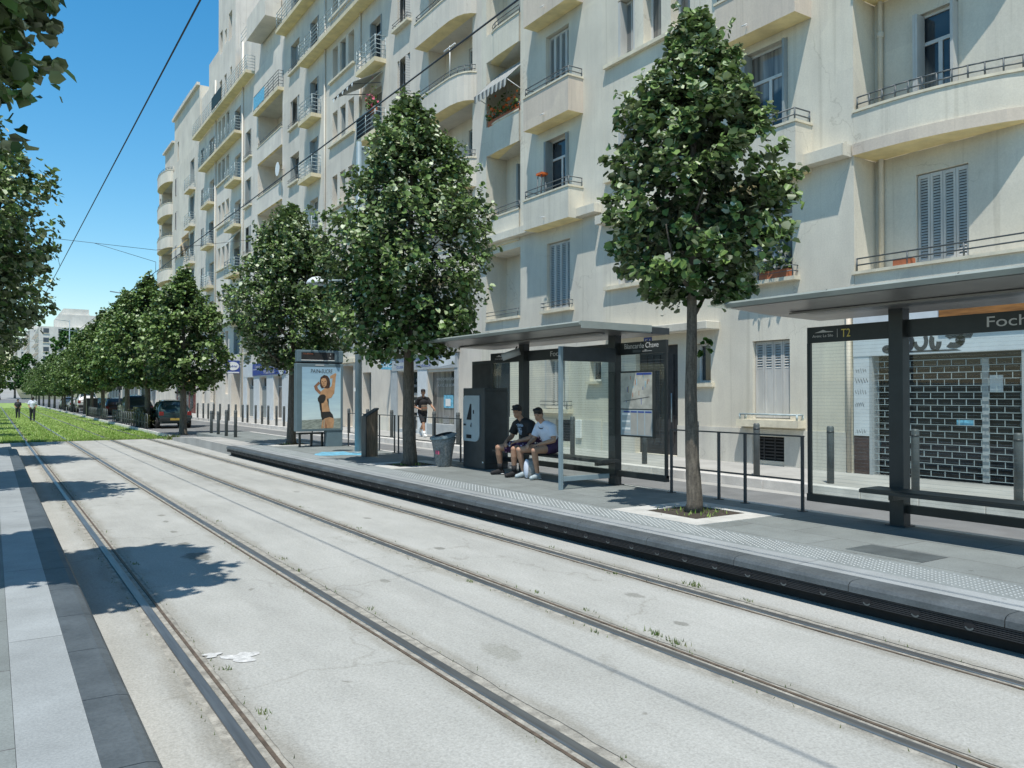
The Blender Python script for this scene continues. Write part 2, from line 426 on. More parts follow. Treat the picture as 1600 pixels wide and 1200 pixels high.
class MB:
    def __init__(s):
        s.v = []; s.f = []; s.m = []; s.mats = []; s.sm = []
    def mi(s, m):
        m = M[m] if isinstance(m, str) else m
        if m not in s.mats: s.mats.append(m)
        return s.mats.index(m)
    def face(s, pts, m, smooth=False):
        n = len(s.v); s.v.extend([tuple(p) for p in pts]); s.f.append(tuple(range(n, n + len(pts)))); s.m.append(s.mi(m)); s.sm.append(smooth)
    def box(s, x0, x1, y0, y1, z0, z1, m):
        n = len(s.v)
        s.v.extend([(x0, y0, z0), (x1, y0, z0), (x1, y1, z0), (x0, y1, z0), (x0, y0, z1), (x1, y0, z1), (x1, y1, z1), (x0, y1, z1)])
        k = s.mi(m)
        for q in ((3, 2, 1, 0), (4, 5, 6, 7), (0, 1, 5, 4), (1, 2, 6, 5), (2, 3, 7, 6), (3, 0, 4, 7)):
            s.f.append(tuple(n + i for i in q)); s.m.append(k); s.sm.append(False)
        return s
    def bar(s, p, q, r, m, n=8, r2=None, smooth=True):
        p, q = Vector(p), Vector(q); r2 = r if r2 is None else r2
        d = (q - p).normalized()
        a = d.orthogonal().normalized(); b = d.cross(a)
        k0 = len(s.v); k = s.mi(m)
        for c, rr in ((p, r), (q, r2)):
            for i in range(n):
                t = 2 * math.pi * i / n + math.pi / n
                s.v.append(tuple(c + (a * math.cos(t) + b * math.sin(t)) * rr))
        for i in range(n):
            j = (i + 1) % n
            s.f.append((k0 + i, k0 + j, k0 + n + j, k0 + n + i)); s.m.append(k); s.sm.append(smooth)
        s.f.append(tuple(k0 + i for i in range(n - 1, -1, -1))); s.m.append(k); s.sm.append(False)
        s.f.append(tuple(k0 + n + i for i in range(n))); s.m.append(k); s.sm.append(False)
        return s
    def tube(s, pts, rad, m, n=8):
        pts = [Vector(p) for p in pts]
        k0 = len(s.v); k = s.mi(m)
        for i, p in enumerate(pts):
            d = (pts[min(i + 1, len(pts) - 1)] - pts[max(i - 1, 0)]).normalized()
            a = d.cross(Vector((.3, .9, .05))).normalized(); b = d.cross(a)
            r = rad[i] if isinstance(rad, (list, tuple)) else rad
            for j in range(n):
                t = 2 * math.pi * j / n
                s.v.append(tuple(p + (a * math.cos(t) + b * math.sin(t)) * r))
        for i in range(len(pts) - 1):
            for j in range(n):
                j2 = (j + 1) % n
                s.f.append((k0 + i * n + j, k0 + i * n + j2, k0 + (i + 1) * n + j2, k0 + (i + 1) * n + j)); s.m.append(k); s.sm.append(True)
        s.f.append(tuple(k0 + j for j in range(n))); s.m.append(k); s.sm.append(False)
        e = k0 + (len(pts) - 1) * n
        s.f.append(tuple(e + j for j in range(n))); s.m.append(k); s.sm.append(False)
        return s
    def lathe(s, prof, c, m, n=16, smooth=True, sx=1, sy=1):
        k0 = len(s.v); k = s.mi(m)
        for r, z in prof:
            for j in range(n):
                t = 2 * math.pi * j / n
                s.v.append((c[0] + r * math.cos(t) * sx, c[1] + r * math.sin(t) * sy, c[2] + z))
        for i in range(len(prof) - 1):
            for j in range(n):
                j2 = (j + 1) % n
                s.f.append((k0 + i * n + j, k0 + i * n + j2, k0 + (i + 1) * n + j2, k0 + (i + 1) * n + j)); s.m.append(k); s.sm.append(smooth)
        s.f.append(tuple(k0 + j for j in range(n - 1, -1, -1))); s.m.append(k); s.sm.append(False)
        e = k0 + (len(prof) - 1) * n
        s.f.append(tuple(e + j for j in range(n))); s.m.append(k); s.sm.append(False)
        return s
    def prism(s, poly, ax, c0, c1, m):
        # poly in the two remaining axes, in order; extruded along ax
        def P(a, b, c):
            return {'x': (c, a, b), 'y': (a, c, b), 'z': (a, b, c)}[ax]
        n = len(poly)
        s.face([P(a, b, c0) for a, b in poly], m)
        s.face([P(a, b, c1) for a, b in reversed(poly)], m)
        for i in range(n):
            a, b = poly[i], poly[(i + 1) % n]
            s.face([P(*a, c0), P(*a, c1), P(*b, c1), P(*b, c0)], m)
        return s
    def build(s, name, parent=None, bevel=0, org=None, seg=2):
        me = bpy.data.meshes.new(name)
        org = Vector(org) if org is not None else (ORG.get(parent.name, Vector((0, 0, 0))) if parent else Vector((0, 0, 0)))
        me.from_pydata([tuple(Vector(v) - org) for v in s.v], [], s.f)
        for m in s.mats: me.materials.append(m)
        me.polygons.foreach_set('material_index', s.m)
        me.polygons.foreach_set('use_smooth', s.sm)
        bm = bmesh.new(); bm.from_mesh(me)
        bmesh.ops.recalc_face_normals(bm, faces=bm.faces)
        bm.to_mesh(me); bm.free()
        me.update()
        o = bpy.data.objects.new(name, me)
        COL.objects.link(o)
        if parent:
            o.parent = parent
            ORG[o.name] = org
            CH.setdefault(parent.name, []).append(o)
        else:
            o.location = org
            ORG[o.name] = org
        if bevel:
            md = o.modifiers.new('bevel', 'BEVEL'); md.width = bevel; md.segments = seg; md.limit_method = 'ANGLE'; md.angle_limit = R(40)
        return o

def text(s, at, size, facing, m, parent=None, width=None, name='lettering', slant=0, bold=0):
    cu = bpy.data.curves.new('t', 'FONT'); cu.body = s; cu.size = size; cu.extrude = .0015; cu.offset = bold
    o = bpy.data.objects.new('t', cu); COL.objects.link(o)
    bpy.context.view_layer.update()
    me = bpy.data.meshes.new_from_object(o.evaluated_get(bpy.context.evaluated_depsgraph_get()))
    bpy.data.objects.remove(o); bpy.data.curves.remove(cu)
    v = np.empty(len(me.vertices) * 3); me.vertices.foreach_get('co', v); v = v.reshape(-1, 3)
    if len(v) and width:
        v[:, 0] = (v[:, 0] - v[:, 0].min()) * width / max(1e-6, v[:, 0].max() - v[:, 0].min())
    if slant: v[:, 0] += v[:, 1] * slant
    at = Vector(at)
    org = ORG.get(parent.name, Vector((0, 0, 0))) if parent else Vector((0, 0, 0))
    w = np.empty_like(v)
    if facing == '-x':
        w[:, 0] = at.x - v[:, 2]; w[:, 1] = at.y - v[:, 0]; w[:, 2] = at.z + v[:, 1]
    else:
        w[:, 0] = at.x + v[:, 0]; w[:, 1] = at.y - v[:, 2]; w[:, 2] = at.z + v[:, 1]
    w -= np.array(org)
    me.vertices.foreach_set('co', w.ravel()); me.update()
    me.materials.clear(); me.materials.append(M[m])
    o = bpy.data.objects.new(name, me); COL.objects.link(o)
    if parent:
        o.parent = parent; ORG[o.name] = org; CH.setdefault(parent.name, []).append(o)
    return o

# ------------------------------------------------------------------ facade helpers
def wall(mb, X, y0, y1, z0, z1, ops, m, rm=None):
    ys = sorted({y0, y1, *[c for o in ops for c in o[:2]]}); zs = sorted({z0, z1, *[c for o in ops for c in o[2:4]]})
    ys = [y for y in ys if y0 <= y <= y1]; zs = [z for z in zs if z0 <= z <= z1]
    for a, b in zip(ys, ys[1:]):
        run = None
        for c, d in zip(zs, zs[1:]):
            ym, zm = (a + b) / 2, (c + d) / 2
            hole = any(o[0] < ym < o[1] and o[2] < zm < o[3] for o in ops)
            if not hole:
                run = (run[0], d) if run else (c, d)
            if (hole or d == zs[-1]) and run:
                mb.face([(X, a, run[0]), (X, b, run[0]), (X, b, run[1]), (X, a, run[1])], m); run = None
    for o in ops:
        a, b, c, d, dep = o[:5]
        rmm = rm or m
        mb.face([(X, a, c), (X + dep, a, c), (X + dep, a, d), (X, a, d)], rmm)
        mb.face([(X, b, c), (X + dep, b, c), (X + dep, b, d), (X, b, d)], rmm)
        mb.face([(X, a, c), (X, b, c), (X + dep, b, c), (X + dep, a, c)], rmm)
        mb.face([(X, a, d), (X, b, d), (X + dep, b, d), (X + dep, a, d)], rmm)
        if len(o) > 5 and o[5]:
            mb.face([(X + dep, a, c), (X + dep, b, c), (X + dep, b, d), (X + dep, a, d)], o[5])

def leafpanel(mb, x0, x1, y0, y1, z0, z1, m, full=True, lod=0, part=1.0):
    # one shutter leaf facing -x
    if lod:
        mb.box(x0, x1, y0, y1, z0, z1, 'louvg' if m == 'shutg' else 'louv'); return
    f = .045
    mb.box(x0, x1, y0, y0 + f, z0, z1, m); mb.box(x0, x1, y1 - f, y1, z0, z1, m)
    mb.box(x0 + .004, x1, y0 + f, y1 - f, z0, z0 + .08, m); mb.box(x0 + .004, x1, y0 + f, y1 - f, z1 - .07, z1, m)
    zl = z0 + .08 if part >= 1 else z1 - (z1 - z0) * part
    if part < 1:
        mb.box(x0 + .012, x1, y0 + f, y1 - f, z0 + .08, zl, m)
    n = max(3, int((z1 - .07 - zl) / .055))
    st = (z1 - .07 - zl) / n
    for i in range(n):
        z = zl + i * st
        mb.face([(x0 + .006, y0 + f, z), (x0 + .006, y1 - f, z), (x1 - .004, y1 - f, z + st * .85), (x1 - .004, y0 + f, z + st * .85)], m)
    mb.face([(x1 - .002, y0 + f, zl), (x1 - .002, y1 - f, zl), (x1 - .002, y1 - f, z1 - .07), (x1 - .002, y0 + f, z1 - .07)], 'dark')

def window(b, Xg, ya, yb, za, zb, style='bare', sm='shut', lod=0, part=1.0, split=True):
    mb = MB(); f = .06
    x0, x1 = Xg - .055, Xg - .004
    mb.box(x0, x1, ya, ya + f, za, zb, 'frame'); mb.box(x0, x1, yb - f, yb, za, zb, 'frame')
    mb.box(x0 + .003, x1, ya + f, yb - f, za, za + f, 'frame'); mb.box(x0 + .003, x1, ya + f, yb - f, zb - f, zb, 'frame')
    zt = zb - f
    if zb - za > 1.75:
        zt = za + (zb - za) * .74
        mb.box(x0 + .003, x1, ya + f, yb - f, zt, zt + .07, 'frame')
    ym = (ya + yb) / 2
    if yb - ya > .7:
        mb.box(x0 + .006, x1, ym - .04, ym + .04, za + f, zt, 'frame')
    w = mb.build('window', b)
    p = MB(); p.face([(Xg - .02, ya + f * .5, za + f * .5), (Xg - .02, yb - f * .5, za + f * .5), (Xg - .02, yb - f * .5, zb - f * .5), (Xg - .02, ya + f * .5, zb - f * .5)], 'pane')
    p.build('pane', w)
    xs0, xs1 = Xg - .11, Xg - .07
    def leaf(a, c, n):
        s = MB(); d = (c - a) / n
        for i in range(n):
            leafpanel(s, xs0, xs1, a + i * d + .004, a + (i + 1) * d - .004, za + .02, zb - .02, sm, lod=lod, part=part)
        s.build('shutter', w)
    if style == 'closed':
        n = max(1, round((yb - ya) / 2 / .27))
        leaf(ya + .01, ym, n); leaf(ym, yb - .01, n)
    elif style == 'half':
        leaf(ym, yb - .01, max(1, round((yb - ya) / 2 / .27)))
    if style in ('open', 'half'):
        for (a, c) in ((yb - .10, yb - .055), (yb - .05, yb - .005))[: 2]:
            s = MB(); s.box(Xg - .34, Xg - .07, a, c, za + .02, zb - .04, sm); 
            s.build('shutter', w)
        s = MB(); s.box(Xg - .34, Xg - .07, ya + .005, ya + .06, za + .02, zb - .04, sm); s.build('shutter', w)
    if style == 'ajar':
        for (h, t, sg) in ((yb, yb - .42, 1), (ya, ya + .42, -1)):
            s = MB(); s.face([(Xg - .08, h - .01 * sg, za + .02), (Xg - .36, t + .1 * sg, za + .02), (Xg - .36, t + .1 * sg, zb - .03), (Xg - .08, h - .01 * sg, zb - .03)], 'louvg' if sm == 'shutg' else 'louv')
            md = s.build('shutter', w); md.modifiers.new('t', 'SOLIDIFY').thickness = .03
    return w

def railing(parent, pts, z0, heights, post_h, sp=.9, m='iron', r=.016, name='railing', drop=0):
    mb = MB()
    for a, b in zip(pts, pts[1:]):
        for h in heights:
            mb.bar((*a, z0 + h), (*b, z0 + h), r, m, 6)
        L = (Vector(b) - Vector(a)).length
        if L < .2: continue
        n = max(1, round(L / sp))
        for i in range(n + 1):
            if i == n and b != pts[-1]: continue
            t = i / n
            p = (a[0] + (b[0] - a[0]) * t, a[1] + (b[1] - a[1]) * t)
            mb.bar((*p, z0 - drop), (*p, z0 + post_h), r * 1.1, m, 6)
    return mb.build(name, parent)

def offset(pts, d):
    out = []
    for i, p in enumerate(pts):
        a = Vector(pts[max(i - 1, 0)]); b = Vector(pts[min(i + 1, len(pts) - 1)])
        t = (b - a).normalized()
        n = Vector((t.y, -t.x))
        if n.x < 0: n = -n
        # inward is +x mostly; blend for side faces
        out.append((p[0] + n.x * d, p[1] + n.y * d))
    return out

def balcony(b, pts, z0, z1, m, rail=True, t=.1, under='soffit', cap='coping', rm='iron', rh=(.12, .26)):
    z0 -= .018
    ym = sum(p[1] for p in pts) / len(pts); xm = max(p[0] for p in pts)
    inn = []
    for p in pts:
        v = Vector((xm - p[0], (ym - p[1])))
        inn.append((p[0] + min(t, max(0, xm - p[0])) , p[1] + (t if p[1] < ym else -t) * min(1, abs(ym - p[1]) * 1.2)))
    mb = MB()
    for (p, q), (pi, qi) in zip(zip(pts, pts[1:]), zip(inn, inn[1:])):
        mb.face([(*p, z0), (*q, z0), (*q, z1), (*p, z1)], m)
        mb.face([(*pi, z0 + .15), (*qi, z0 + .15), (*qi, z1), (*pi, z1)], m)
        mb.face([(*p, z1), (*q, z1), (*qi, z1), (*pi, z1)], m)
    mb.face([(*p, z0) for p in pts], under)
    mb.face([(*p, z0 + .15) for p in inn], 'sidewalk')
    o = mb.build('balcony', b)
    if cap:
        c = MB()
        outp = [(p[0] - (.025 if p[0] < xm - .02 else 0), p[1] + (-.025 if p[1] < ym else .025) * (1 if p in (pts[0], pts[1], pts[-1], pts[-2]) else .3)) for p in pts]
        inp = [(p[0] + .0, p[1]) for p in inn]
        for (p, q), (pi, qi) in zip(zip(outp, outp[1:]), zip(inp, inp[1:])):
            c.face([(*p, z1 + .003), (*q, z1 + .003), (*q, z1 + .055), (*p, z1 + .055)], cap)
            c.face([(*p, z1 + .055), (*q, z1 + .055), (*qi, z1 + .055), (*pi, z1 + .055)], cap)
            c.face([(*p, z1 + .003), (*q, z1 + .003), (*qi, z1 + .003), (*pi, z1 + .003)], cap)
            c.face([(*pi, z1 + .003), (*qi, z1 + .003), (*qi, z1 + .055), (*pi, z1 + .055)], cap)
        c.build('coping', o)
    if rail:
        mid = [((p[0] + q[0]) / 2, (p[1] + q[1]) / 2) for p, q in zip(pts, inn)]
        railing(o, mid, z1 + .055, rh, rh[-1], 1.3, rm)
    return o

def slab_balcony(b, X, y0, y1, z0, dep, m='slab', rail='ironblue', th=.2, H=1.0, bars=5, far_rail=True):
    mb = MB()
    x = X - dep
    mb.face([(x, y0, z0), (x, y1, z0), (x, y1, z0 + th), (x, y0, z0 + th)], m)
    mb.face([(x, y0, z0), (X, y0, z0), (X, y0, z0 + th), (x, y0, z0 + th)], m)
    mb.face([(x, y1, z0), (X, y1, z0), (X, y1, z0 + th), (x, y1, z0 + th)], m)
    mb.face([(x, y0, z0), (X, y0, z0), (X, y1, z0), (x, y1, z0)], 'soffit')
    mb.face([(x, y0, z0 + th), (X, y0, z0 + th), (X, y1, z0 + th), (x, y1, z0 + th)], 'sidewalk')
    o = mb.build('balcony', b)
    hs = [H * (i + 1) / bars for i in range(bars)]
    railing(o, [(X, y0 + .04), (x + .05, y0 + .04), (x + .05, y1 - .04), (X, y1 - .04)], z0 + th, hs, H, 1.0, rail, .018)
    return o

def sill(b, X, y0, y1, z, d=.12, h=.07, rail=0, m='coping'):
    mb = MB(); mb.box(X - d, X - .001, y0, y1, z - h, z, m)
    o = mb.build('sill', b)
    if rail:
        railing(o, [(X - .0, y0 + .06), (X - d + .03, y0 + .06), (X - d + .03, y1 - .06), (X, y1 - .06)], z, (.12, .24), .24, 2.0, 'iron', .013)
    return o
# ------------------------------------------------------------------ ground
def hill(y):
    if y < 225: return 0
    t = min(1, (y - 225) / 330)
    return 17 * t * t * (3 - 2 * t) + max(0, y - 555) * .004

def strip(name, xs, ys, zf, m, kind='structure', parent=None, jit=0, mats=None):
    mb = MB()
    for a, b in zip(ys, ys[1:]):
        for c, d in zip(xs, xs[1:]):
            mb.face([(c, a, zf(c, a)), (d, a, zf(d, a)), (d, b, zf(d, b)), (c, b, zf(c, b))], m, True)
    o = mb.build(name, parent)
    if kind: o['kind'] = kind
    return o

M['terrain'] = mat('terrain', (.13, .14, .085), 1, .35, .02)
ysT = [-200, -20, 60, 200] + [225 + 15 * i for i in range(23)] + [700, 1200, 3000]
strip('terrain', [-1500, -60, -14, 30, 80, 1500], ysT, lambda x, y: -.09 + hill(y), 'terrain')
strip('avenue', [-14, .55], [-30, 60, 215], lambda x, y: -.05, 'asphalt')
strip('crossing_road', [-60, 60], [215, 226, 240, 262], lambda x, y: .0 + hill(y), 'asphalt')
M['hillroad'] = mat('hill_road', (.30, .30, .285), .9, .12, .1)
strip('hill_road', [-9, 1.5, 7.0], [262 + 12 * i for i in range(25)], lambda x, y: .03 + hill(y), 'hillroad')

# track bed: strips of concrete between the rails, with crumbly edges
RX = [1.15, 2.585, 4.107, 5.54]
YA, YB = -12.0, 36.6
random.seed(3)
def bed_edges():
    e = [(.40, 0)]
    for x in RX: e += [(x - .10, .007), (x + .125, .008)]
    e += [(6.9, 0)]
    return e
mb = MB()
edges = bed_edges()
ny = 620
def jitter(k):
    out = []; v = 0
    for i in range(ny + 1):
        v = v * .5 + random.uniform(-1, 1) * .8
        out.append(v)
    return out
cols = [(x, [x + a * v for v in jitter(0)]) for x, a in edges]
for i in range(ny):
    y0 = YA + (YB - YA) * i / ny; y1 = YA + (YB - YA) * (i + 1) / ny
    for k in range(0, len(cols), 2):
        l, r = cols[k][1], cols[k + 1][1]
        mb.face([(l[i], y0, 0), (r[i], y0, 0), (r[i + 1], y1, 0), (l[i + 1], y1, 0)], 'track')
o = mb.build('track_bed'); o['kind'] = 'structure'
mb = MB()
for x in RX:
    n = 400
    for i in range(n):
        a = YA + (YB - YA) * i / n; b = YA + (YB - YA) * (i + 1) / n
        mb.face([(x - .16, a, -.0045), (x + .2, a, -.0045), (x + .2, b, -.0045), (x - .16, b, -.0045)], 'joint')
o = mb.build('track_joint'); o['kind'] = 'structure'

random.seed(5)
for i, x in enumerate(RX):
    t = thing('tram_rail', ['grooved steel tram rail nearest the left platform', 'second grooved tram rail from the left platform, inner rail of that track',
                            'third grooved tram rail from the left platform, shiny on its left side', 'grooved tram rail nearest the right platform'][i], 'rail', (x, 0, 0), 'grooved tram rails')
    s = 1 if i % 2 == 0 else -1   # groove on the gauge side
    def X(a): return x + a * s
    def lo(a, b): return (min(X(a), X(b)), max(X(a), X(b)))
    mb = MB(); a, b = lo(-.045, .028)
    mb.box(a, b, YA, 150, -.05, .006, 'rail'); mb.build('rail_head', t, .006)
    mb = MB(); a, b = lo(.070, .092)
    mb.box(a, b, YA, 150, -.05, .002, 'railside'); mb.build('guard_lip', t)
    mb = MB(); a, b = lo(.0285, .0695)
    mb.box(a, b, YA, 150, -.06, -.010, 'dirt'); mb.build('groove', t)

# grass track
def gz(x, y): return -.012 + .012 * math.sin(x * 3 + y * .7) * math.sin(y * .43)
strip('turf', [.25, .8, 1.4, 2, 2.6, 3.2, 3.8, 4.4, 5, 5.6, 6.2, 6.45], [36.6 + 3 * i for i in range(61)], gz, 'turf')
def blades(name, n, area, h, m, label=None, dens=None, kind='stuff', parent=None, seed=1, zf=lambda x, y: 0):
    rng = np.random.default_rng(seed)
    v = []; f = []; tt = []
    for i in range(n):
        x, y = area(rng)
        hh = h * rng.uniform(.5, 1.3); w = hh * rng.uniform(.12, .25)
        a = rng.uniform(0, 6.28); ln = rng.uniform(.1, .7) * hh; b = rng.uniform(0, 6.28)
        z = zf(x, y); k = len(v)
        v += [(x - math.cos(a) * w, y - math.sin(a) * w, z), (x + math.cos(a) * w, y + math.sin(a) * w, z), (x + math.cos(b) * ln, y + math.sin(b) * ln, z + hh)]
        f.append((k, k + 1, k + 2)); tt.append(float(rng.random()))
    me = bpy.data.meshes.new(name); me.from_pydata(v, [], f)
    at = me.attributes.new('tint', 'FLOAT', 'FACE'); at.data.foreach_set('value', tt)
    me.materials.append(M[m])
    o = bpy.data.objects.new(name, me); COL.objects.link(o)
    if kind: o['kind'] = kind
    if label: props(o, label, 'grass')
    if parent: o.parent = parent
    return o
def ga(rng):
    while True:
        y = 36.5 + (rng.random() ** 2.2) * 95
        x = rng.uniform(.3, 6.45)
        d = min(abs(x - r) for r in RX)
        if d > .10 + .06 * math.sin(y * 2) or rng.random() < .1: return x, y
blades('grass', 30000, ga, .085, 'grass', 'short sunlit green grass growing over the tram track beyond the stop', zf=gz)

# right platform
PX, PZ = 6.05, .284
YE = 25.4
t = thing('platform', None, None, (PX, 0, 0)); t['kind'] = 'structure'
mb = MB()
mb.box(7.14, 9.25, YA, 35, -.05, PZ, 'plat'); mb.build('platform_paving', t)
mb = MB(); mb.box(6.585, 7.14, YA, YE, -.05, PZ - .0005, 'platband'); mb.build('tactile_slab', t)
mb = MB(); mb.box(6.28, 6.585, YA, YE, .10, PZ + .0015, 'platlight'); mb.build('edge_slab', t)
mb = MB()
prof = [(6.28, .10), (6.28, PZ), (6.12, PZ), (6.07, PZ - .015), (6.05, PZ - .05), (6.045, .20), (6.045, .10)]
y = YA
while y < YE - .01:
    y2 = min(y + 1.24, YE)
    mb.prism(prof[:6] + [(6.06, .20)] if False else [(6.28, .20), (6.28, PZ + .001), (6.12, PZ + .001), (6.075, PZ - .010), (6.055, PZ - .035), (6.05, .20)], 'y', y + .004, y2 - .004, 'nosing')
    y = y2
mb.build('nosing', t)
mb = MB()
mb.box(6.075, 6.27, YA, YE - .01, .108, .1985, 'fender')
for k in range(6): mb.box(6.060, 6.0755, YA, YE - .02, .112 + k * .0145, .120 + k * .0145, 'fender')
mb.build('fender', t)
mb = MB(); mb.box(6.19, 6.58, YA, YE - .015, -.05, .1075, 'recess'); mb.build('recess', t)  # black box paints the shadow band below the fender
mb = MB()
y = -1.0
i = 0
while y < YE - .3:
    mb.bar((6.0582, y, .156), (6.0595, y, .156), .040, 'black', 14)
    for q in range(5):
        a0, a1 = R(-150 + q * 24), R(-126 + q * 24)
        mb.face([(6.057, y -   .040 * math.cos(a0), .156 +   .040 * math.sin(a0)), (6.057, y -   .040 * math.cos(a1), .156 +   .040 * math.sin(a1)), (6.057, y -   .027 * math.cos(a1), .156 +   .027 * math.sin(a1)), (6.057, y -   .027 * math.cos(a0), .156 +   .027 * math.sin(a0))], 'bollard')
    y += .413; i += 1
mb.build('fender_hole', t)
# plain end ramp of the platform
mb = MB()
mb.prism([(YE, -.05), (35.0, -.05), (35.0, .12), (31, PZ - .002), (YE, PZ - .002)], 'x', 6.2, 7.139, 'sidewalk'); mb.build('platform_ramp', t)
mb = MB(); mb.box(9.251, 9.40, YA, 35, -.05, PZ - .004, 'kerb'); mb.build('platform_kerb', t)
def dots(name, xa, xb, ya, yb, z, parent):
    v = []; f = []; s = .0585; i = 0
    y = ya
    while y < yb:
        x = xa + (s / 2 if i % 2 else 0)
        while x < xb:
            k = len(v); r = .014
            v += [(x - r, y, z), (x, y - r, z), (x + r, y, z), (x, y + r, z), (x - r * .5, y, z + .006), (x, y - r * .5, z + .006), (x + r * .5, y, z + .006), (x, y + r * .5, z + .006)]
            f += [(k, k + 1, k + 5, k + 4), (k + 1, k + 2, k + 6, k + 5), (k + 2, k + 3, k + 7, k + 6), (k + 3, k, k + 4, k + 7), (k + 4, k + 5, k + 6, k + 7)]
            x += s
        y += s * .85; i += 1
    me = bpy.data.meshes.new(name); me.from_pydata(v, [], f); me.materials.append(M['dot'])
    o = bpy.data.objects.new(name, me); COL.objects.link(o); o['kind'] = 'stuff'
    o.parent = parent; o.location = -ORG[parent.name]
    return o
dots('tactile_dots', 6.66, 7.08, 0, YE, PZ, t)
# left platform
t = thing('platform', None, None, (.633, 0, 0)); t['kind'] = 'structure'
mb = MB(); mb.box(-3.2, -.56, YA, 34, -.05, PZ, 'plat'); mb.build('platform_paving', t)
mb = MB(); mb.box(-.56, .036, YA, 27.5, -.05, PZ - .0005, 'platband'); mb.build('tactile_slab', t)
mb = MB(); mb.box(.036, .098, YA, 27.5, -.05, PZ + .001, 'plat'); mb.build('border_slab', t)
mb = MB(); mb.box(.10, .399, YA, 27.5, -.05, PZ + .0015, 'platlight'); mb.build('edge_slab', t)
mb = MB(); y = YA + .1
while y < 27.4:
    y2 = min(y + .92, 27.5)
    mb.prism([(.40, .18), (.40, PZ + .001), (.565, PZ + .001), (.61, PZ - .010), (.63, PZ - .035), (.633, .18)], 'y', y + .004, y2 - .004, 'nosing'); y = y2
mb.build('nosing', t)
mb = MB(); mb.box(.405, .61, YA, 27.5, .105, .1795, 'fender'); mb.build('fender', t)
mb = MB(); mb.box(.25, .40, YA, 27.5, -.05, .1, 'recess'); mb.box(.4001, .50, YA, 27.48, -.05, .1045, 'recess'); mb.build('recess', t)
mb = MB(); mb.prism([(27.5, -.05), (34, -.05), (34, .1), (30.5, PZ - .002), (27.5, PZ - .002)], 'x', -.559, .5, 'sidewalk'); mb.build('platform_ramp', t)
dots('tactile_dots', -.50, -.0, 0, 27, PZ, t)
mb = MB(); mb.box(-1.6, .2, 34.02, 36.5, -.06, -.004, 'sidewalk'); o = mb.build('path'); o['kind'] = 'structure'

# street on the right
RZ = .10
strip('road', [9.4, 12.08], [-30, 40, 100, 215], lambda x, y: RZ, 'asphalt')
strip('parking_strip', [6.5, 9.4], [35.0, 100, 215], lambda x, y: RZ - .004 if y > 36 else RZ - .004, 'asphalt')
mb = MB(); mb.box(6.38, 6.52, 36.65, 215, -.1, .13, 'kerb'); o = mb.build('verge_kerb'); o['kind'] = 'structure'
mb = MB(); mb.box(12.30, 14.75, -30, 120, -.05, .28, 'sidewalk'); o = mb.build('pavement'); o['kind'] = 'structure'
mb = MB()
y = -30
while y < 120:
    mb.box(12.08, 12.2985, y + .004, y + .996, -.05, .2815, 'kerb'); y += 1
o = mb.build('pavement_kerb', None, .012, seg=1); o['kind'] = 'structure'
mb = MB(); mb.box(11.72, 12.075, -30, 120, .05, .1035, 'sidewalk'); o = mb.build('gutter'); o['kind'] = 'structure'

# ------------------------------------------------------------------ buildings
L = [7.05, 10.2, 13.45, 16.7, 20.0, 23.3, 26.6]
XF = 14.6
def shell(mb, X, y0, y1, z1, m, depth=12, z0=.2):
    mb.face([(X, y0, z0), (X + depth, y0, z0), (X + depth, y0, z1), (X, y0, z1)], m)
    mb.face([(X, y1, z0), (X + depth, y1, z0), (X + depth, y1, z1), (X, y1, z1)], m)
    mb.face([(X + depth, y0, z0), (X + depth, y1, z0), (X + depth, y1, z1), (X + depth, y0, z1)], m)
    mb.face([(X, y0, z1), (X + depth, y0, z1), (X + depth, y1, z1), (X, y1, z1)], m)

WB = 'dark'
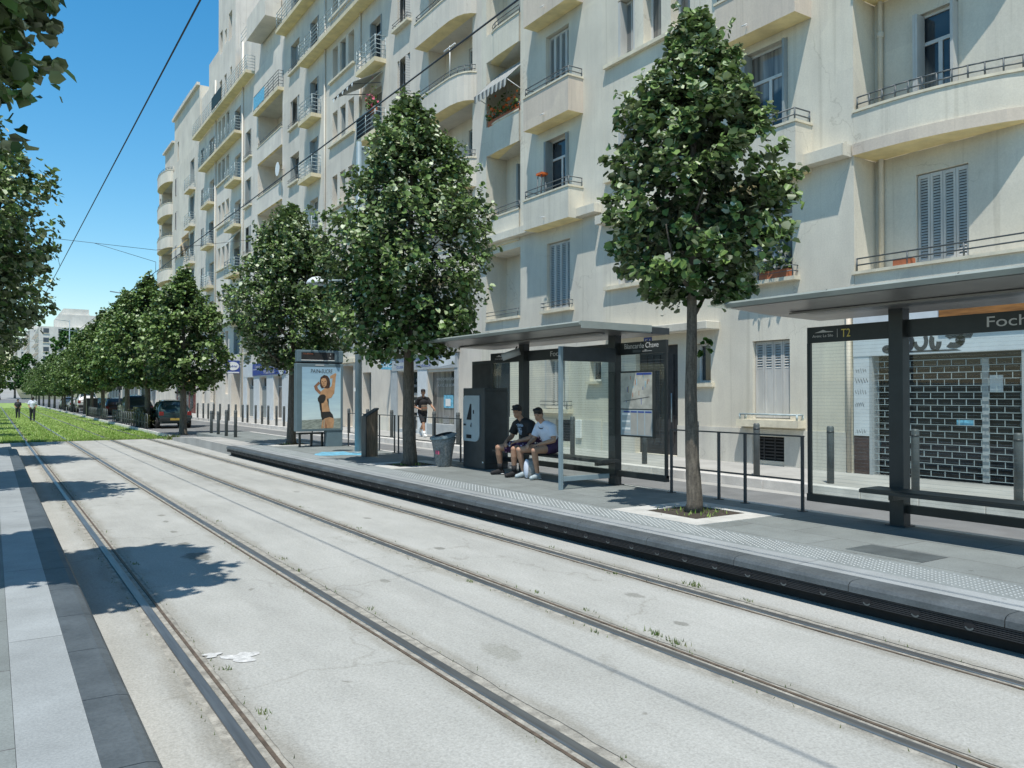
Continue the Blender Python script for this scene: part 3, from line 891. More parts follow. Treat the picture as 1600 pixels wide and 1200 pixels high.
# ---- building A : beside the second shelter
def building_a():
    b = thing('apartment_building', 'cream apartment block with curved balconies and the shuttered shop, behind the shelter reading Foch', 'building', (XF, 5, .28), 'apartment blocks along the street')
    mb = MB(); ops = []; wins = []
    D = .2
    def op(y0, y1, z0, z1, d=D, st=None, **k):
        ops.append((y0, y1, z0, z1, d, WB)); wins.append((XF + d, y0, y1, z0, z1, st or 'bare', k))
    # column with box balconies
    op(11.25, 12.4, 4.42, 6.28, .2, 'bare'); op(11.35, 12.55, 6.95, 9.72, .22, 'open', sm='shutg'); op(11.35, 12.55, 10.2, 13.0, .22, 'closed'); op(11.35, 12.55, 13.5, 16.2, .22, 'closed')
    for z in (4.9, 7.95, 11.2, 14.5):
        h = 1.65
        op(14.27, 14.95, z, z + h, .34, 'bare', sm='shutg'); op(15.3, 15.98, z, z + h, .34, 'bare'); op(16.33, 17.02, z, z + h, .34, 'half')
    op(11.33, 12.35, 1.32, 3.08, .2, 'closed', part=.35)
    op(13.62, 14.12, 2.15, 3.12, .2)
    ops.append((14.73, 16.31, .3, 3.15, .22, None))
    ops.append((11.48, 12.32, .38, .92, .18, WB))
    wall(mb, XF, 9.76, 17.7, .2, 26, ops, 'f1')
    # recessed bay
    XB = 15.35
    ops2 = []; w2 = []
    for (z0, z1, st, sm, ya, yb) in ((4.42, 6.22, 'closed', 'shut', 7.88, 8.9), (7.0, 9.38, 'open', 'shut', 8.05, 8.85), (10.3, 12.7, 'closed', 'shut', 7.9, 8.9), (4.42, 6.22, 'closed', 'shut', 3.2, 4.3), (7.0, 9.3, 'closed', 'shut', 3.2, 4.3)):
        ops2.append((ya, yb, z0, z1, .16, WB)); w2.append((XB + .16, ya, yb, z0, z1, st, dict(sm=sm)))
    wall(mb, XB, -6, 9.76, 3.9, 26, ops2, 'f1')
    mb.face([(XF, 9.76, .2), (XB, 9.76, .2), (XB, 9.76, 26), (XF, 9.76, 26)], 'f1')
    shell(mb, XB, -6, 17.7, 26, 'f1')
    mb.face([(XF, 17.7, .2), (XB, 17.7, .2), (XB, 17.7, 26), (XF, 17.7, 26)], 'f1')
    mb.build('wall', b)
    for X, a, c, d, e, st, k in wins + w2: window(b, X, a, c, d, e, st, **k)
    # slabs of the recessed bay
    m = MB(); m.box(XF + .004, XB - .002, -6, 9.755, 4.0, 4.28, 'f1'); m.build('balcony_slab', b)
    c = MB(); c.box(XF - .05, XF + .12, -6, 9.80, 4.282, 4.34, 'coping'); c.build('coping', b)
    railing(b, [(XF + .03, 9.72), (XF + .03, -3)], 4.34, (.13, .26), .26, 1.1)
    for z0, z1 in ((6.72, 7.56), (9.98, 10.85), (13.3, 14.2)):
        pts = []
        for i in range(13):
            s = i / 12; y = 6.55 + (9.757 - 6.55) * s
            q = 1 - s
            pts.append((XF + .76 * (q ** 2.6), y))
        pts[0] = (XB - .001, 6.5)
        # widen underside band
        balcony(b, pts, z0, z1, 'f1')
        mbb = MB()
        bp = [(p[0] - .05 * min(1, i / 2), p[1] - .04 * (i < 3)) for i, p in enumerate(pts)]
        for p, q in zip(bp, bp[1:]):
            mbb.face([(*p, z0 - .03), (*q, z0 - .03), (*q, z0 + .2), (*p, z0 + .2)], 'fpink')
            mbb.face([(*p, z0 + .2), (*q, z0 + .2), (q[0] + .06, q[1], z0 + .2), (p[0] + .06, p[1], z0 + .2)], 'fpink')
        mbb.face([(*p, z0 - .03) for p in bp] + [(XB - .002, 9.757)][:0] + [(XB - .002, bp[-1][1], z0 - .03)], 'soffit')
        mbb.build('balcony_band', b)
    dp = MB(); dp.bar((XB - .06, 9.6, 4.3), (XB - .06, 9.6, 26), .05, 'f1', 10)
    dp.lathe([(.05, 0), (.075, .02), (.075, .1), (.05, .12)], (XB - .06, 9.6, 9.2), 'f1', 10); dp.build('drainpipe', b)
    # ledge over the first floor
    m = MB(); m.box(XF - .3, XF - .002, 9.80, 17.69, 6.68, 6.92, 'f1'); m.build('ledge', b)
    for z0, z1 in ((6.6, 7.58), (9.92, 10.9), (13.2, 14.2)):
        balcony(b, [(XF - .001, 10.74), (XF - .55, 10.74), (XF - .55, 12.95), (XF - .001, 12.95)], z0, z1, 'fpink' if z0 > 6.7 else 'f1')
        hk = MB(); hk.bar((XF - .56, 12.0, z0 + .16), (XF - .64, 12.0, z0 + .14), .012, 'white', 6); hk.bar((XF - .64, 11.93, z0 + .15), (XF - .64, 12.07, z0 + .15), .014, 'white', 6); hk.build('spout', b)
    for z in (4.9, 7.95, 11.2, 14.5): sill(b, XF, 14.1, 17.55, z, .12, .1)
    sill(b, XF, 11.05, 12.55, 4.42, .2, .08, rail=1); sill(b, XF, 10.93, 12.62, 1.30, .26, .16)
    railing(b, [(XF, 11.0), (XF - .2, 11.0), (XF - .2, 12.55), (XF, 12.55)], 1.3, (.12,), .12, 2, 'ironblue', .022)
    sill(b, XF, 13.5, 14.2, 2.15, .1, .1)
    m = MB(); m.box(XF - .45, XF - .002, 13.33, 17.5, 3.42, 3.62, 'f1'); m.build('door_canopy', b, .02)
    m = MB(); m.box(XF - .035, XF - .001, 9.94, 11.46, .2, 1.09, 'plinth'); m.box(XF - .035, XF - .001, 12.34, 14.72, .2, 1.09, 'plinth')
    m.box(XF - .035, XF - .001, 11.461, 12.339, .93, 1.09, 'plinth'); m.build('plinth', b)
    m = MB(); m.box(XF - .035, XF - .001, 16.33, 17.69, .2, 1.09, 'plinth'); m.build('plinth', b)
    # basement grille
    m = MB()
    for i in range(7): m.box(XF + .05, XF + .075, 11.5, 12.3, .42 + i * .072, .45 + i * .072, 'grilled')
    for y in (11.75, 12.05): m.box(XF + .04, XF + .0495, y, y + .03, .38, .92, 'grilled')
    m.build('basement_grille', b)
    # door
    m = MB(); m.box(XF + .14, XF + .2, 14.75, 16.3, .3, 3.14, 'grilled'); d = m.build('door', b, .01)
    m = MB()
    for y in (15.0, 15.25, 15.5, 15.75, 16.0): m.box(XF + .115, XF + .1395, y, y + .04, .6, 2.9, 'grilled')
    for z in (.9, 1.3, 1.7, 2.1, 2.5): m.box(XF + .12, XF + .139, 14.9, 16.15, z, z + .03, 'grilled')
    m.build('door_grille', d)
    m = MB(); m.bar((XF + .09, 15.05, 1.15), (XF + .09, 15.05, 1.9), .018, 'ironblue', 8); m.build('handle', d)
    m = MB(); m.box(XF - .012, XF - .001, 15.68, 15.98, 3.2, 3.38, 'blue'); n = m.build('number_plate', b)
    text('51', (XF - .014, 15.93, 3.23), .15, '-x', 'textw', n, .2)
    # downpipe / seam near the shop
    m = MB(); m.bar((XF - .06, 9.86, .28), (XF - .06, 9.86, 3.95), .045, 'fpink', 10); m.build('drainpipe', b)
    # --- shop with roller grille
    s = MB()
    XS = XF - .06
    s.box(XS, XF + .2, -6, 9.757, 2.62, 3.96, 'shopwhite')
    s.box(XS + .01, XF + .2, 9.42, 9.757, 1.04, 2.62, 'shopwhite'); s.box(XS + .02, XF + .2, 9.42, 9.757, .25, 1.04, 'brown')
    s.box(XS + .012, XF + .2, 9.36, 9.42, .25, 2.62, 'shopgrey')
    s.box(XS + .012, XF + .2, 6.5, 6.62, .25, 2.62, 'shopgrey'); s.box(XS + .01, XF + .2, -6, 6.5, .25, 2.62, 'shopwhite')
    s.box(XF + .02, XB, 6.62, 9.36, .2, .25, 'sidewalk')
    s.box(XF + .30, XF + .34, 6.6, 9.4, .2, 2.9, 'dark')
    s.build('shop_front', b)
    g = MB()
    xg = XF + .02; z = .34; row = 0
    while z < 2.55:
        g.box(xg, xg + .012, 6.63, 9.35, z, z + .010, 'ironblue')
        if z < 2.42:
            y = 6.66 + (.13 if row % 2 else 0)
            while y < 9.33:
                g.box(xg + .001, xg + .011, y, y + .011, z + .010, z + .11, 'ironblue'); y += .26
        z += .12; row += 1
    g.build('roller_grille', b)
    g = MB(); g.box(XF + .14, XF + .17, 7.25, 7.36, .3, 2.5, 'shopgrey'); g.box(XF + .12, XF + .139, 7.0, 7.22, 1.9, 2.2, 'shopwhite'); g.box(XF + .12, XF + .139, 7.5, 7.8, 1.3, 1.4, 'skyblue');
    g.build('shop_interior', b)
    w = MB(); w.box(XS - .03, XS - .0015, 3, 8.0, 2.99, 3.62, 'wood'); w.build('wooden_sign', b)
    # spray paint tags
    gm = MB(); rnd = random.Random(4)
    def blob(cy, cz, ry, rz, th, m='textd', ph=0, n=18, x=XS - .0035, arc=1):
        for i in range(int(n * arc)):
            a, c2 = ph + 2 * math.pi * i / n, ph + 2 * math.pi * (i + 1) / n
            q = lambda t, k: (x, cy + (ry + k) * math.cos(t), cz + (rz + k) * math.sin(t))
            gm.face([q(a, 0), q(c2, 0), q(c2, -th), q(a, -th)], m)
    blob(9.02, 2.74, .11, .08, .105); blob(8.66, 2.84, .19, .19, .1); blob(8.36, 2.86, .15, .19, .08, arc=.62, ph=2.4); blob(8.08, 2.84, .12, .19, .1, arc=.62, ph=3.2); blob(7.74, 2.84, .20, .15, .11, arc=.8, ph=.6); blob(7.5, 2.84, .22, .12, .09, arc=.5, ph=5.2)
    gm.face([(XS - .0035, 9.05, 2.655), (XS - .0035, 7.6, 2.65), (XS - .0035, 7.7, 2.68), (XS - .0035, 8.9, 2.69)], 'textd')
    for k, (z, w_) in enumerate(((2.33, .24), (2.13, .28), (1.9, .25), (1.66, .2), (1.12, .24))):
        y = 9.72
        pts = [(XS + .006, y - w_ * i / 14, z + .055 * math.sin(i * 2.1 + k) * rnd.uniform(.5, 1.2)) for i in range(15)]
        for p, q in zip(pts, pts[1:]):
            gm.face([p, q, (q[0], q[1] - .004, q[2] + .013), (p[0], p[1] - .004, p[2] + .013)], 'textd')
    gm.build('graffiti', b)
    return b
building_a()

# ---- building B : behind the first shelter
def building_b():
    b = thing('apartment_building', 'greenish cream apartment block with box balconies and an awning, behind the seated boys', 'building', (XF, 21, .28), 'apartment blocks along the street')
    mb = MB(); ops = []; wins = []
    def op(y0, y1, z0, z1, d=.2, st='bare', **k):
        ops.append((y0, y1, z0, z1, d, WB)); wins.append((XF + d, y0, y1, z0, z1, st, k))
    op(19.25, 20.45, 4.48, 6.6, .22, 'closed'); op(19.3, 20.5, 7.4, 9.85, .25, 'open', sm='shutg'); op(19.3, 20.5, 10.7, 13.15, .25, 'closed'); op(19.3, 20.5, 14.0, 16.4, .25, 'closed')
    op(19.3, 20.4, 1.42, 2.98, .22, 'half'); op(17.78, 18.3, 2.25, 2.86, .2)
    ops.append((19.2, 19.92, .45, 1.1, .16, WB)); ops.append((22.58, 24.38, .3, 3.06, .2, None))
    bx = []
    for i, (z0, z1) in enumerate(((4.48, 6.75), (8.02, 10.28), (11.3, 13.6), (14.55, 16.9))):
        ops.append((21.95, 24.12, z0, z1, .85, None))
        zt = z1 - .35
        bx.append((z0, z1))
        wo = [(22.3, 23.25, z0 - .0, zt, .15, WB)] if False else [(22.25, 23.2, z0 + .02, zt, .14, WB)]
        wall(mb, XF + .85, 21.95, 24.12, z0, z1, wo, 'f1b')
        wins.append((XF + .99, 22.25, 23.2, z0 + .02, zt, ['closed', 'open', 'bare', 'closed'][i], dict(sm=['shut', 'shutg', 'shut', 'shut'][i])))
    wall(mb, XF, 17.702, 24.45, .2, 26, ops, 'f1b')
    shell(mb, XF, 17.702, 24.45, 26, 'f1b')
    mb.build('wall', b)
    for X, a, c, d, e, st, k in wins: window(b, X, a, c, d, e, st, **k)
    m = MB(); m.box(XF - .28, XF - .002, 17.75, 24.4, 7.08, 7.32, 'f1b'); m.build('ledge', b)
    for i, (z0, z1) in enumerate(((7.06, 7.95), (10.2, 11.2), (13.5, 14.45))):
        balcony(b, [(XF - .001, 18.6), (XF - .55, 18.6), (XF - .55, 20.95), (XF - .001, 20.95)], z0, z1, 'fpink' if i else 'f1b')
        hk = MB(); hk.bar((XF - .56, 19.8, z0 + .2), (XF - .64, 19.8, z0 + .18), .012, 'white', 6); hk.bar((XF - .64, 19.7, z0 + .19), (XF - .64, 19.9, z0 + .19), .014, 'white', 6); hk.build('spout', b)
    for z0, z1 in ((7.0, 7.98), (10.28, 11.28), (13.6, 14.52)):
        pts = [(XF - .001, 21.955), (XF - .04, 21.96)] + [(XF - .04 + .0 + .5 * (1 - math.cos(a)) , 23.45 + .72 * math.sin(a)) for a in [R(x) for x in (0, 15, 30, 45, 60, 75, 90)]]
        pts = [(XF - .05, 21.957), (XF - .05, 23.3)] + [(XF - .05 + .32 * (1 - math.cos(R(x))), 23.3 + .8 * math.sin(R(x))) for x in (20, 40, 60, 80, 90)] + [(XF + .5, 24.11)]
        balcony(b, pts, z0, z1, 'f1b')
    sill(b, XF, 21.97, 24.1, 4.48, .08, .08, rail=1)
    sill(b, XF, 19.05, 20.65, 4.48, .16, .08, rail=1); sill(b, XF, 19.1, 20.6, 1.42, .22, .12, rail=1); sill(b, XF, 17.7 + .06, 18.35, 2.25, .12, .08)
    for q0, q1 in ((17.75, 19.19), (19.93, 22.57)):
        m = MB(); m.box(XF - .035, XF - .001, q0, q1, .2, 1.12, 'plinth'); m.build('plinth', b)
    m = MB()
    for i in range(7): m.box(XF + .04, XF + .06, 19.22, 19.9, .5 + i * .085, .53 + i * .085, 'grilled')
    m.build('basement_grille', b)
    m = MB(); m.box(XF - .09, XF - .036, 18.62, 18.88, .58, 1.12, 'white'); m.build('meter_box', b, .01)
    # metal gate with lattice
    m = MB(); m.box(XF + .13, XF + .17, 22.6, 24.36, .3, 3.05, 'steel'); d = m.build('door', b)
    m = MB()
    for k in range(-14, 24):
        y = 22.62 + k * .08
        a = (max(22.62, y), .35 + max(0, 22.62 - y)); 
        z1 = .35 + 1.9; y1 = y + 1.9
        p = Vector((XF + .115, y, .9)); q = Vector((XF + .115, y + .9, 2.0))
        if y >= 22.62 and y + .9 < 23.5: m.bar(p, q, .009, 'ironblue', 5)
        p = Vector((XF + .108, y + .9, .9)); q = Vector((XF + .108, y, 2.0))
        if y >= 22.62 and y + .9 < 23.5: m.bar(p, q, .009, 'ironblue', 5)
    m.box(XF + .09, XF + .129, 22.6, 22.66, .3, 2.6, 'steel'); m.box(XF + .09, XF + .129, 23.48, 23.54, .3, 2.6, 'steel')
    m.build('lattice', d)
    # striped awning in the upper loggia
    m = MB()
    m.face([(XF + .5, 21.97, 13.3), (XF + .5, 24.05, 13.3), (XF - .55, 24.05, 12.25), (XF - .55, 21.97, 12.25)], 'awnstripe')
    for i in range(8):
        y = 21.97 + i * .26
        m.face([(XF - .55, y, 12.25), (XF - .55, y + .26, 12.25), (XF - .552, y + .22, 12.02), (XF - .552, y + .13, 11.98), (XF - .552, y + .04, 12.02)], 'awnstripe')
    o = m.build('awning', b); o.modifiers.new('t', 'SOLIDIFY').thickness = .012
    for q in (24.0, 22.0):
        m = MB(); m.bar((XF + .4, q, 11.9), (XF - .52, q, 12.25), .015, 'white', 6); m.build('awning_arm', o)
    return b
building_b()
# ---- building C : grey block with rail balconies and repair shop
def building_c():
    b = thing('apartment_building', 'grey apartment block with rail balconies above the shop with faded signs and the advert panel', 'building', (XF, 36, .28), 'apartment blocks along the street')
    Y0, Y1 = 24.453, 47.6
    mb = MB(); ops = []; wins = []
    def op(y0, y1, z0, z1, d=.22, st='bare', **k):
        ops.append((y0, y1, z0, z1, d, WB)); wins.append((XF + d, y0, y1, z0, z1, st, k))
    # curved balconies
    CB = [(4.5, 6.3), (6.25, 7.2), (9.4, 10.4), (12.52, 13.5), (15.68, 16.6), (18.85, 19.8), (22.0, 22.95)]
    for i, (a, c) in enumerate(CB):
        if i == 0: continue
        nx = CB[i + 1][0] if i + 1 < len(CB) else 25.1
        z0, z1 = a + .16, nx
        ops.append((25.1, 28.6, z0, z1, .8, None))
        w0 = (25.55, 26.75, z0 + .02, nx - .45, .14, WB)
        wall(mb, XF + .8, 25.1, 28.6, z0, z1, [w0], 'f2')
        wins.append((XF + .94, *w0[:4], ['', 'closed', 'closed', 'closed', 'open', 'closed', 'open'][i], dict(sm='shut' if i % 2 else 'shutg')))
    op(25.4, 26.6, 4.5, 5.95, .22, 'closed')
    # narrow windows
    for i, z in enumerate((4.5, 7.75, 11.05, 14.32, 17.6, 20.9)):
        op(30.3, 31.55, z, z + 1.93, .3, ['open', 'closed', 'half', 'ajar', 'ajar', 'half'][i], sm='shut')
    # balcony doors
    for i, z in enumerate((4.55, 7.3, 10.35, 13.65, 16.9, 20.2, 23.5)):
        h = 2.15 if i else 1.8
        op(33.2, 34.5, z, z + h, .3, ['closed', 'half', 'open', 'bare', 'open', 'open', 'open'][i], sm='shutg')
        op(41.55, 42.85, z, z + h, .3, ['closed', 'closed', 'bare', 'half', 'open', 'open', 'open'][i], sm='shutg', lod=1)
        op(44.75, 46.35, z + .5, z + h, .35, ['half', 'open', 'closed', 'open', 'ajar', 'half', 'open'][i], sm='shutg', lod=1)
    # triple windows
    for i, z in enumerate((4.72, 8.05, 11.4, 14.68, 17.98, 21.3)):
        for k, (a, c) in enumerate(((36.5, 37.25), (37.6, 38.35), (38.7, 39.4))):
            op(a, c, z, z + 1.65, .42, ['bare', 'open', 'bare'][k] if (i + k) % 3 else 'closed', sm='shutg', lod=1)
    # ground floor
    op(34.32, 35.32, .9, 2.9, .45, 'closed', sm='shutg'); ops.append((36.5, 38.0, .28, 3.28, .9, WB))
    ops.append((26.35, 28.6, .3, 2.76, .35, None)); ops.append((29.45, 31.4, .3, 2.82, .35, None))
    op(41.4, 42.6, .7, 2.9, .3, 'closed', lod=1); op(44.6, 46, 1.2, 2.9, .3, 'bare')
    wall(mb, XF, Y0, Y1, .2, 27, ops, 'f2')
    shell(mb, XF, Y0, Y1, 27, 'f2')
    mb.build('wall', b)
    for X, a, c, d, e, st, k in wins: window(b, X, a, c, d, e, st, **k)
    for a, c in CB[1:]:
        pts = [(XF - .001, 24.82), (XF - .18, 24.9), (XF - .36, 25.1), (XF - .48, 25.4), (XF - .55, 25.85), (XF - .56, 26.4), (XF - .56, 28.75), (XF - .001, 28.76)]
        balcony(b, pts, a, c, 'f2')
    an = MB(); an.bar((XF - .5, 25.9, 13.5), (XF - .5, 25.9, 14.75), .02, 'white', 6); an.bar((XF - .5, 25.5, 14.7), (XF - .5, 26.35, 14.7), .03, 'white', 6); an.build('antenna', b)
    for z in (4.5, 7.75, 11.05, 14.32, 17.6, 20.9): sill(b, XF, 30.15, 31.75, z, .22, .1, rail=1)
    for i, z in enumerate((10.12, 13.42, 16.62)):
        slab_balcony(b, XF, 32.75, 34.95, z, .55); slab_balcony(b, XF, 41.1, 43.3, z, .55)
    slab_balcony(b, XF, 31.9, 43.3, 20.0, .6); slab_balcony(b, XF, 32.4, 47.4, 23.35, .6)
    for y0, y1 in ((32.75, 34.95), (41.1, 43.3)):
        balcony(b, [(XF - .001, y0), (XF - .55, y0), (XF - .55, y1), (XF - .001, y1)], 6.9, 7.85, 'f2')
    for z in (4.72, 8.05, 11.4, 14.68, 17.98, 21.3): sill(b, XF, 36.35, 39.75, z, .14, .1)
    for z in (5.05, 7.8, 10.85, 14.15, 17.4, 20.7): sill(b, XF, 44.6, 46.5, z, .16, .1, rail=1)
    for q0, q1 in ((28.8, 32.7), (35.0, 41.05), (43.35, 47.55)):
        m = MB(); m.box(XF - .28, XF - .002, q0, q1, 7.08, 7.3, 'f2'); m.build('ledge', b)
    for y in (35.6, 40.4): 
        m = MB(); m.bar((XF - .06, y, .3), (XF - .06, y, 26.5), .05, 'f2', 8); m.build('drainpipe', b)
    for q0, q1, q2 in ((32.3, 36.45, .88), (38.1, 46.35, .68)):
        m = MB(); m.box(XF - .035, XF - .001, q0, q1, .2, q2, 'plinth'); m.build('plinth', b)
    m = MB(); m.box(XF - .1, XF - .002, 36.2, 38.3, 3.42, 3.62, 'coping'); m.build('door_lintel', b)
    # repair shop front
    s = MB(); XS = XF - .08
    s.box(XS, XF - .002, 26.08, 32.05, 2.88, 3.42, 'shopgrey')
    s.box(XS - .04, XF - .002, 26.0, 32.15, 3.46, 4.0, 'shopsign')
    s.box(XS + .02, XF - .002, 26.08, 26.34, .25, 2.879, 'shopgrey'); s.box(XS + .02, XF - .002, 28.61, 29.44, .25, 2.879, 'shopwhite'); s.box(XS + .02, XF - .002, 31.41, 32.05, .25, 2.879, 'shopgrey')
    s.box(XS + .03, XF + .3, 26.35, 28.6, .25, .72, 'shopgrey'); s.box(XS + .03, XF + .3, 29.45, 31.4, .25, .42, 'shopgrey')
    s.build('shop_front', b)
    w = MB(); w.box(XF + .22, XF + .24, 26.35, 28.6, .72, 2.76, 'pane'); w.box(XF + .22, XF + .24, 29.45, 31.4, .42, 2.82, 'pane'); sw = w.build('shop_window', b)
    text('PLUS', (XS - .043, 30.0, 3.58), .3, '-x', 'textd', b, 1.0); text('91.85.42.90', (XS - .043, 28.6, 3.58), .3, '-x', 'textd', b, 2.1)
    text('SERVICE', (XS - .043, 31.9, 3.58), .3, '-x', 'textd', b, 1.6)
    text('TRAVAUX RAPIDES A PRIX FIXES', (XS - .003, 31.6, 3.22), .14, '-x', 'blue', b, 4.2); text('CLES   POSE   RIDEAUX', (XS - .003, 31.4, 2.98), .14, '-x', 'blue', b, 3.2)
    m = MB(); m.face([(XS - .003, 27.6, 2.93), (XS - .003, 26.3, 3.02), (XS - .003, 26.2, 3.4), (XS - .003, 27.4, 3.3)], 'shopwhite'); m.build('price_panel', b)
    text('WINDOWS FLASHER', (XF + .218, 28.3, 2.42), .15, '-x', 'textw', sw, 1.7); text('A.V.C. LE SOIR', (XF + .218, 28.2, 2.18), .15, '-x', 'textw', sw, 1.4)
    text('SUR', (XF + .218, 30.1, 2.42), .15, '-x', 'textw', sw, .4); text('EXPRESS', (XF + .218, 30.3, 2.18), .15, '-x', 'textw', sw, .75)
    m = MB(); m.box(XF + .2, XF + .2185, 26.9, 27.65, 1.35, 1.85, 'skyblue'); m.box(XF + .195, XF + .1995, 27.1, 27.5, 1.42, 1.7, 'white')
    for k in range(4): m.box(XF + .2, XF + .2185, 29.7, 30.3, .8 + k * .32, .98 + k * .32, 'shopsign')
    m.box(XF + .19, XF + .2185, 27.2, 27.7, .75, 1.05, 'binbody'); m.build('window_poster', sw)
    m = MB(); m.box(XF - .55, XF - .03, 31.9, 31.96, 2.95, 3.4, 'skyblue'); sg = m.build('hanging_sign', b)
    text('SIC', (XF - .5, 31.897, 3.05), .24, '-y', 'white', sg, .42)
    # extended awning over the flowered balcony
    m = MB(); m.face([(XF - .05, 33.0, 16.35), (XF - .05, 35.4, 16.35), (XF - 1.2, 36.2, 15.8), (XF - 1.2, 33.6, 15.8)], 'awn'); aw = m.build('awning', b); aw.modifiers.new('t', 'SOLIDIFY').thickness = .015
    for q0, q1 in ((33.2, 33.9), (34.9, 35.5)):
        m = MB(); m.bar((XF - .05, q0, 15.9), (XF - 1.15, q1, 15.82), .02, 'iron', 6); m.build('awning_arm', aw)
    m = MB()
    for k in range(9): m.face([(XF - 1.2, 33.6 + k * .29, 15.8), (XF - 1.2, 33.86 + k * .29, 15.8), (XF - 1.2, 33.73 + k * .29, 15.62)], 'dark' if k % 2 else 'white')
    m.build('awning_fringe', aw)
    m = MB(); m.box(XF - .5, XF - .45, 33.4, 34.95, 13.7, 14.62, 'black'); m.build('balcony_screen', b)
    return b
building_c()

# ---- building D
def building_d():
    b = thing('apartment_building', 'pale stepped apartment block with tower top and deep loggias, above the blue shop sign', 'building', (XF, 60, .28), 'apartment blocks along the street')
    Y0, Y1 = 47.603, 71.7
    mb = MB(); ops = []; wins = []
    def op(y0, y1, z0, z1, d=.25, st='bare', **k):
        ops.append((y0, y1, z0, z1, d, WB)); wins.append((XF + d, y0, y1, z0, z1, st, dict(lod=1, **k)))
    LG = [(7.1, 8.05), (10.4, 11.4), (13.7, 14.72), (17.0, 18.05)]
    for i, (a, c) in enumerate(LG):
        nx = LG[i + 1][0] if i + 1 < len(LG) else 20.3
        ops.append((47.9, 53.2, c - .7, nx, 1.3, None))
        w0 = [(49.2, 50.6, c - .7, nx - .7, .2, WB), (51.6, 52.6, c - .1, nx - .8, .2, WB)]
        wall(mb, XF + 1.3, 47.9, 53.2, c - .7, nx, w0, 'f3')
        for w in w0: wins.append((XF + 1.5, *w[:4], 'closed' if i % 2 else 'bare', dict(lod=1)))
    op(48.7, 53.0, 4.9, 6.7, .8, 'bare')
    for i, z in enumerate((4.75, 8.1, 11.45, 14.75, 18.05)):
        op(54.8, 56.2, z, z + 1.9, .3, ['open', 'ajar', 'ajar', 'half', 'open'][i], sm='shutg')
    for i, z in enumerate((4.75, 7.3, 10.4, 13.7, 17.0, 20.35, 23.6)):
        op(57.6, 59.2, z, z + 2.0, .3, ['half', 'open', 'open', 'bare', 'closed', 'open', 'closed'][i], sm='shutg')
        if i != 6: op(65.6, 67.2, z, z + 2.0, .3, ['half', 'open', 'closed', 'open', 'bare', 'open', 'open'][i], sm='shutg')
        op(69.2, 70.3, z + .5, z + 2.0, .3, 'ajar', sm='shutg')
    for i, z in enumerate((4.9, 8.1, 11.45, 14.75, 18.05, 21.3)):
        for k, (a, c) in enumerate(((60.9, 61.8), (62.2, 63.1), (63.5, 64.3))):
            op(a, c, z, z + 1.7, .4, ['bare', 'closed', 'open'][(i + k) % 3], sm='shut')
    op(50.9, 52.5, .4, 3.0, .3, 'bare'); op(53.9, 55.5, .4, 3.05, .3, 'bare'); op(47.7, 49.4, .4, 3.0, .3, 'bare')
    ops.append((57.5, 59.9, .25, 3.8, 1.6, WB)); op(60.9, 61.7, 1.9, 3.6, .3, 'bare'); op(65.5, 66.6, 1.3, 3.5, .3, 'bare'); op(68, 69.6, 1.2, 3.4, .3, 'closed')
    wall(mb, XF, Y0, Y1, .2, 23.3, [o for o in ops if o[3] <= 23.3] , 'f3')
    wall(mb, XF + .35, 47.603, 59.0, 23.3, 27.0, [(o[0], o[1], o[2], min(o[3], 26.5), *o[4:]) for o in ops if o[3] > 23.3 and o[1] < 59.3 and False], 'f3')
    to = [(60.6, 61.1, 24.3, 26.2, .3, WB), (62.2, 62.9, 24.3, 26.2, .3, WB), (63.6, 64.4, 24.3, 26.2, .3, WB), (60.6, 61.6, 28.3, 30.4, .3, WB), (62.2, 62.8, 28.6, 29.6, .3, WB), (63.5, 64.3, 28.3, 30.0, .3, WB)]
    wall(mb, XF + .1, 59.6, 64.8, 23.3, 34, to, 'f3')
    for o_ in to: wins.append((XF + .4, *o_[:4], 'bare', dict(lod=1)))
    wall(mb, XF + .2, 64.8, 68.5, 23.3, 29, [(66, 67, 24.2, 26, .3, WB)], 'f3')
    wall(mb, XF + .3, 68.5, 71.7, 23.3, 27.2, [], 'f3')
    for y0, y1, z1, x in ((47.603, 59.0, 27.0, XF + .35), (59.6, 64.8, 34, XF + .1), (64.8, 68.5, 29, XF + .2), (68.5, 71.7, 27.2, XF + .3)):
        shell(mb, x, y0, y1, z1, 'f3', z0=23.3)
    shell(mb, XF, Y0, Y1, 23.3, 'f3')
    mb.build('wall', b)
    for X, a, c, d, e, st, k in wins:
        if e <= 23.3 or X > XF + .35: window(b, X, a, c, d, e, st, **k)
    for a, c in LG:
        balcony(b, [(XF - .03, 47.9), (XF - .03, 53.2)] if False else [(XF + .1, 47.92), (XF - .06, 47.93), (XF - .06, 53.18), (XF + .1, 53.19)], a, c, 'f3')
    slab_balcony(b, XF, 47.7, 53.2, 20.2, .35, rail='iron')
    m = MB(); m.box(XF - .36, XF - .33, 50.6, 53.0, 20.5, 21.3, 'skyblue'); m.build('balcony_cloth', b)
    for z in (13.6, 16.85): slab_balcony(b, XF, 57.0, 59.9, z, .6)
    slab_balcony(b, XF, 57.0, 59.9, 10.25, .6)
    slab_balcony(b, XF, 56.9, 68.6, 20.1, .62)
    slab_balcony(b, XF, 54.0, 71.0, 23.32, .62)
    m = MB(); m.box(XF - .68, XF - .64, 60.6, 63.6, 23.6, 24.5, 'leaf3' if False else 'hedge'); m.build('balcony_screen', b)
    for z in (10.25, 13.55, 16.85): slab_balcony(b, XF, 65.3, 68.0, z, .55)
    for y0, y1 in ((57.0, 59.9), (65.2, 68.0)):
        balcony(b, [(XF - .001, y0), (XF - .6, y0), (XF - .6, y1), (XF - .001, y1)], 7.0, 8.0, 'f3')
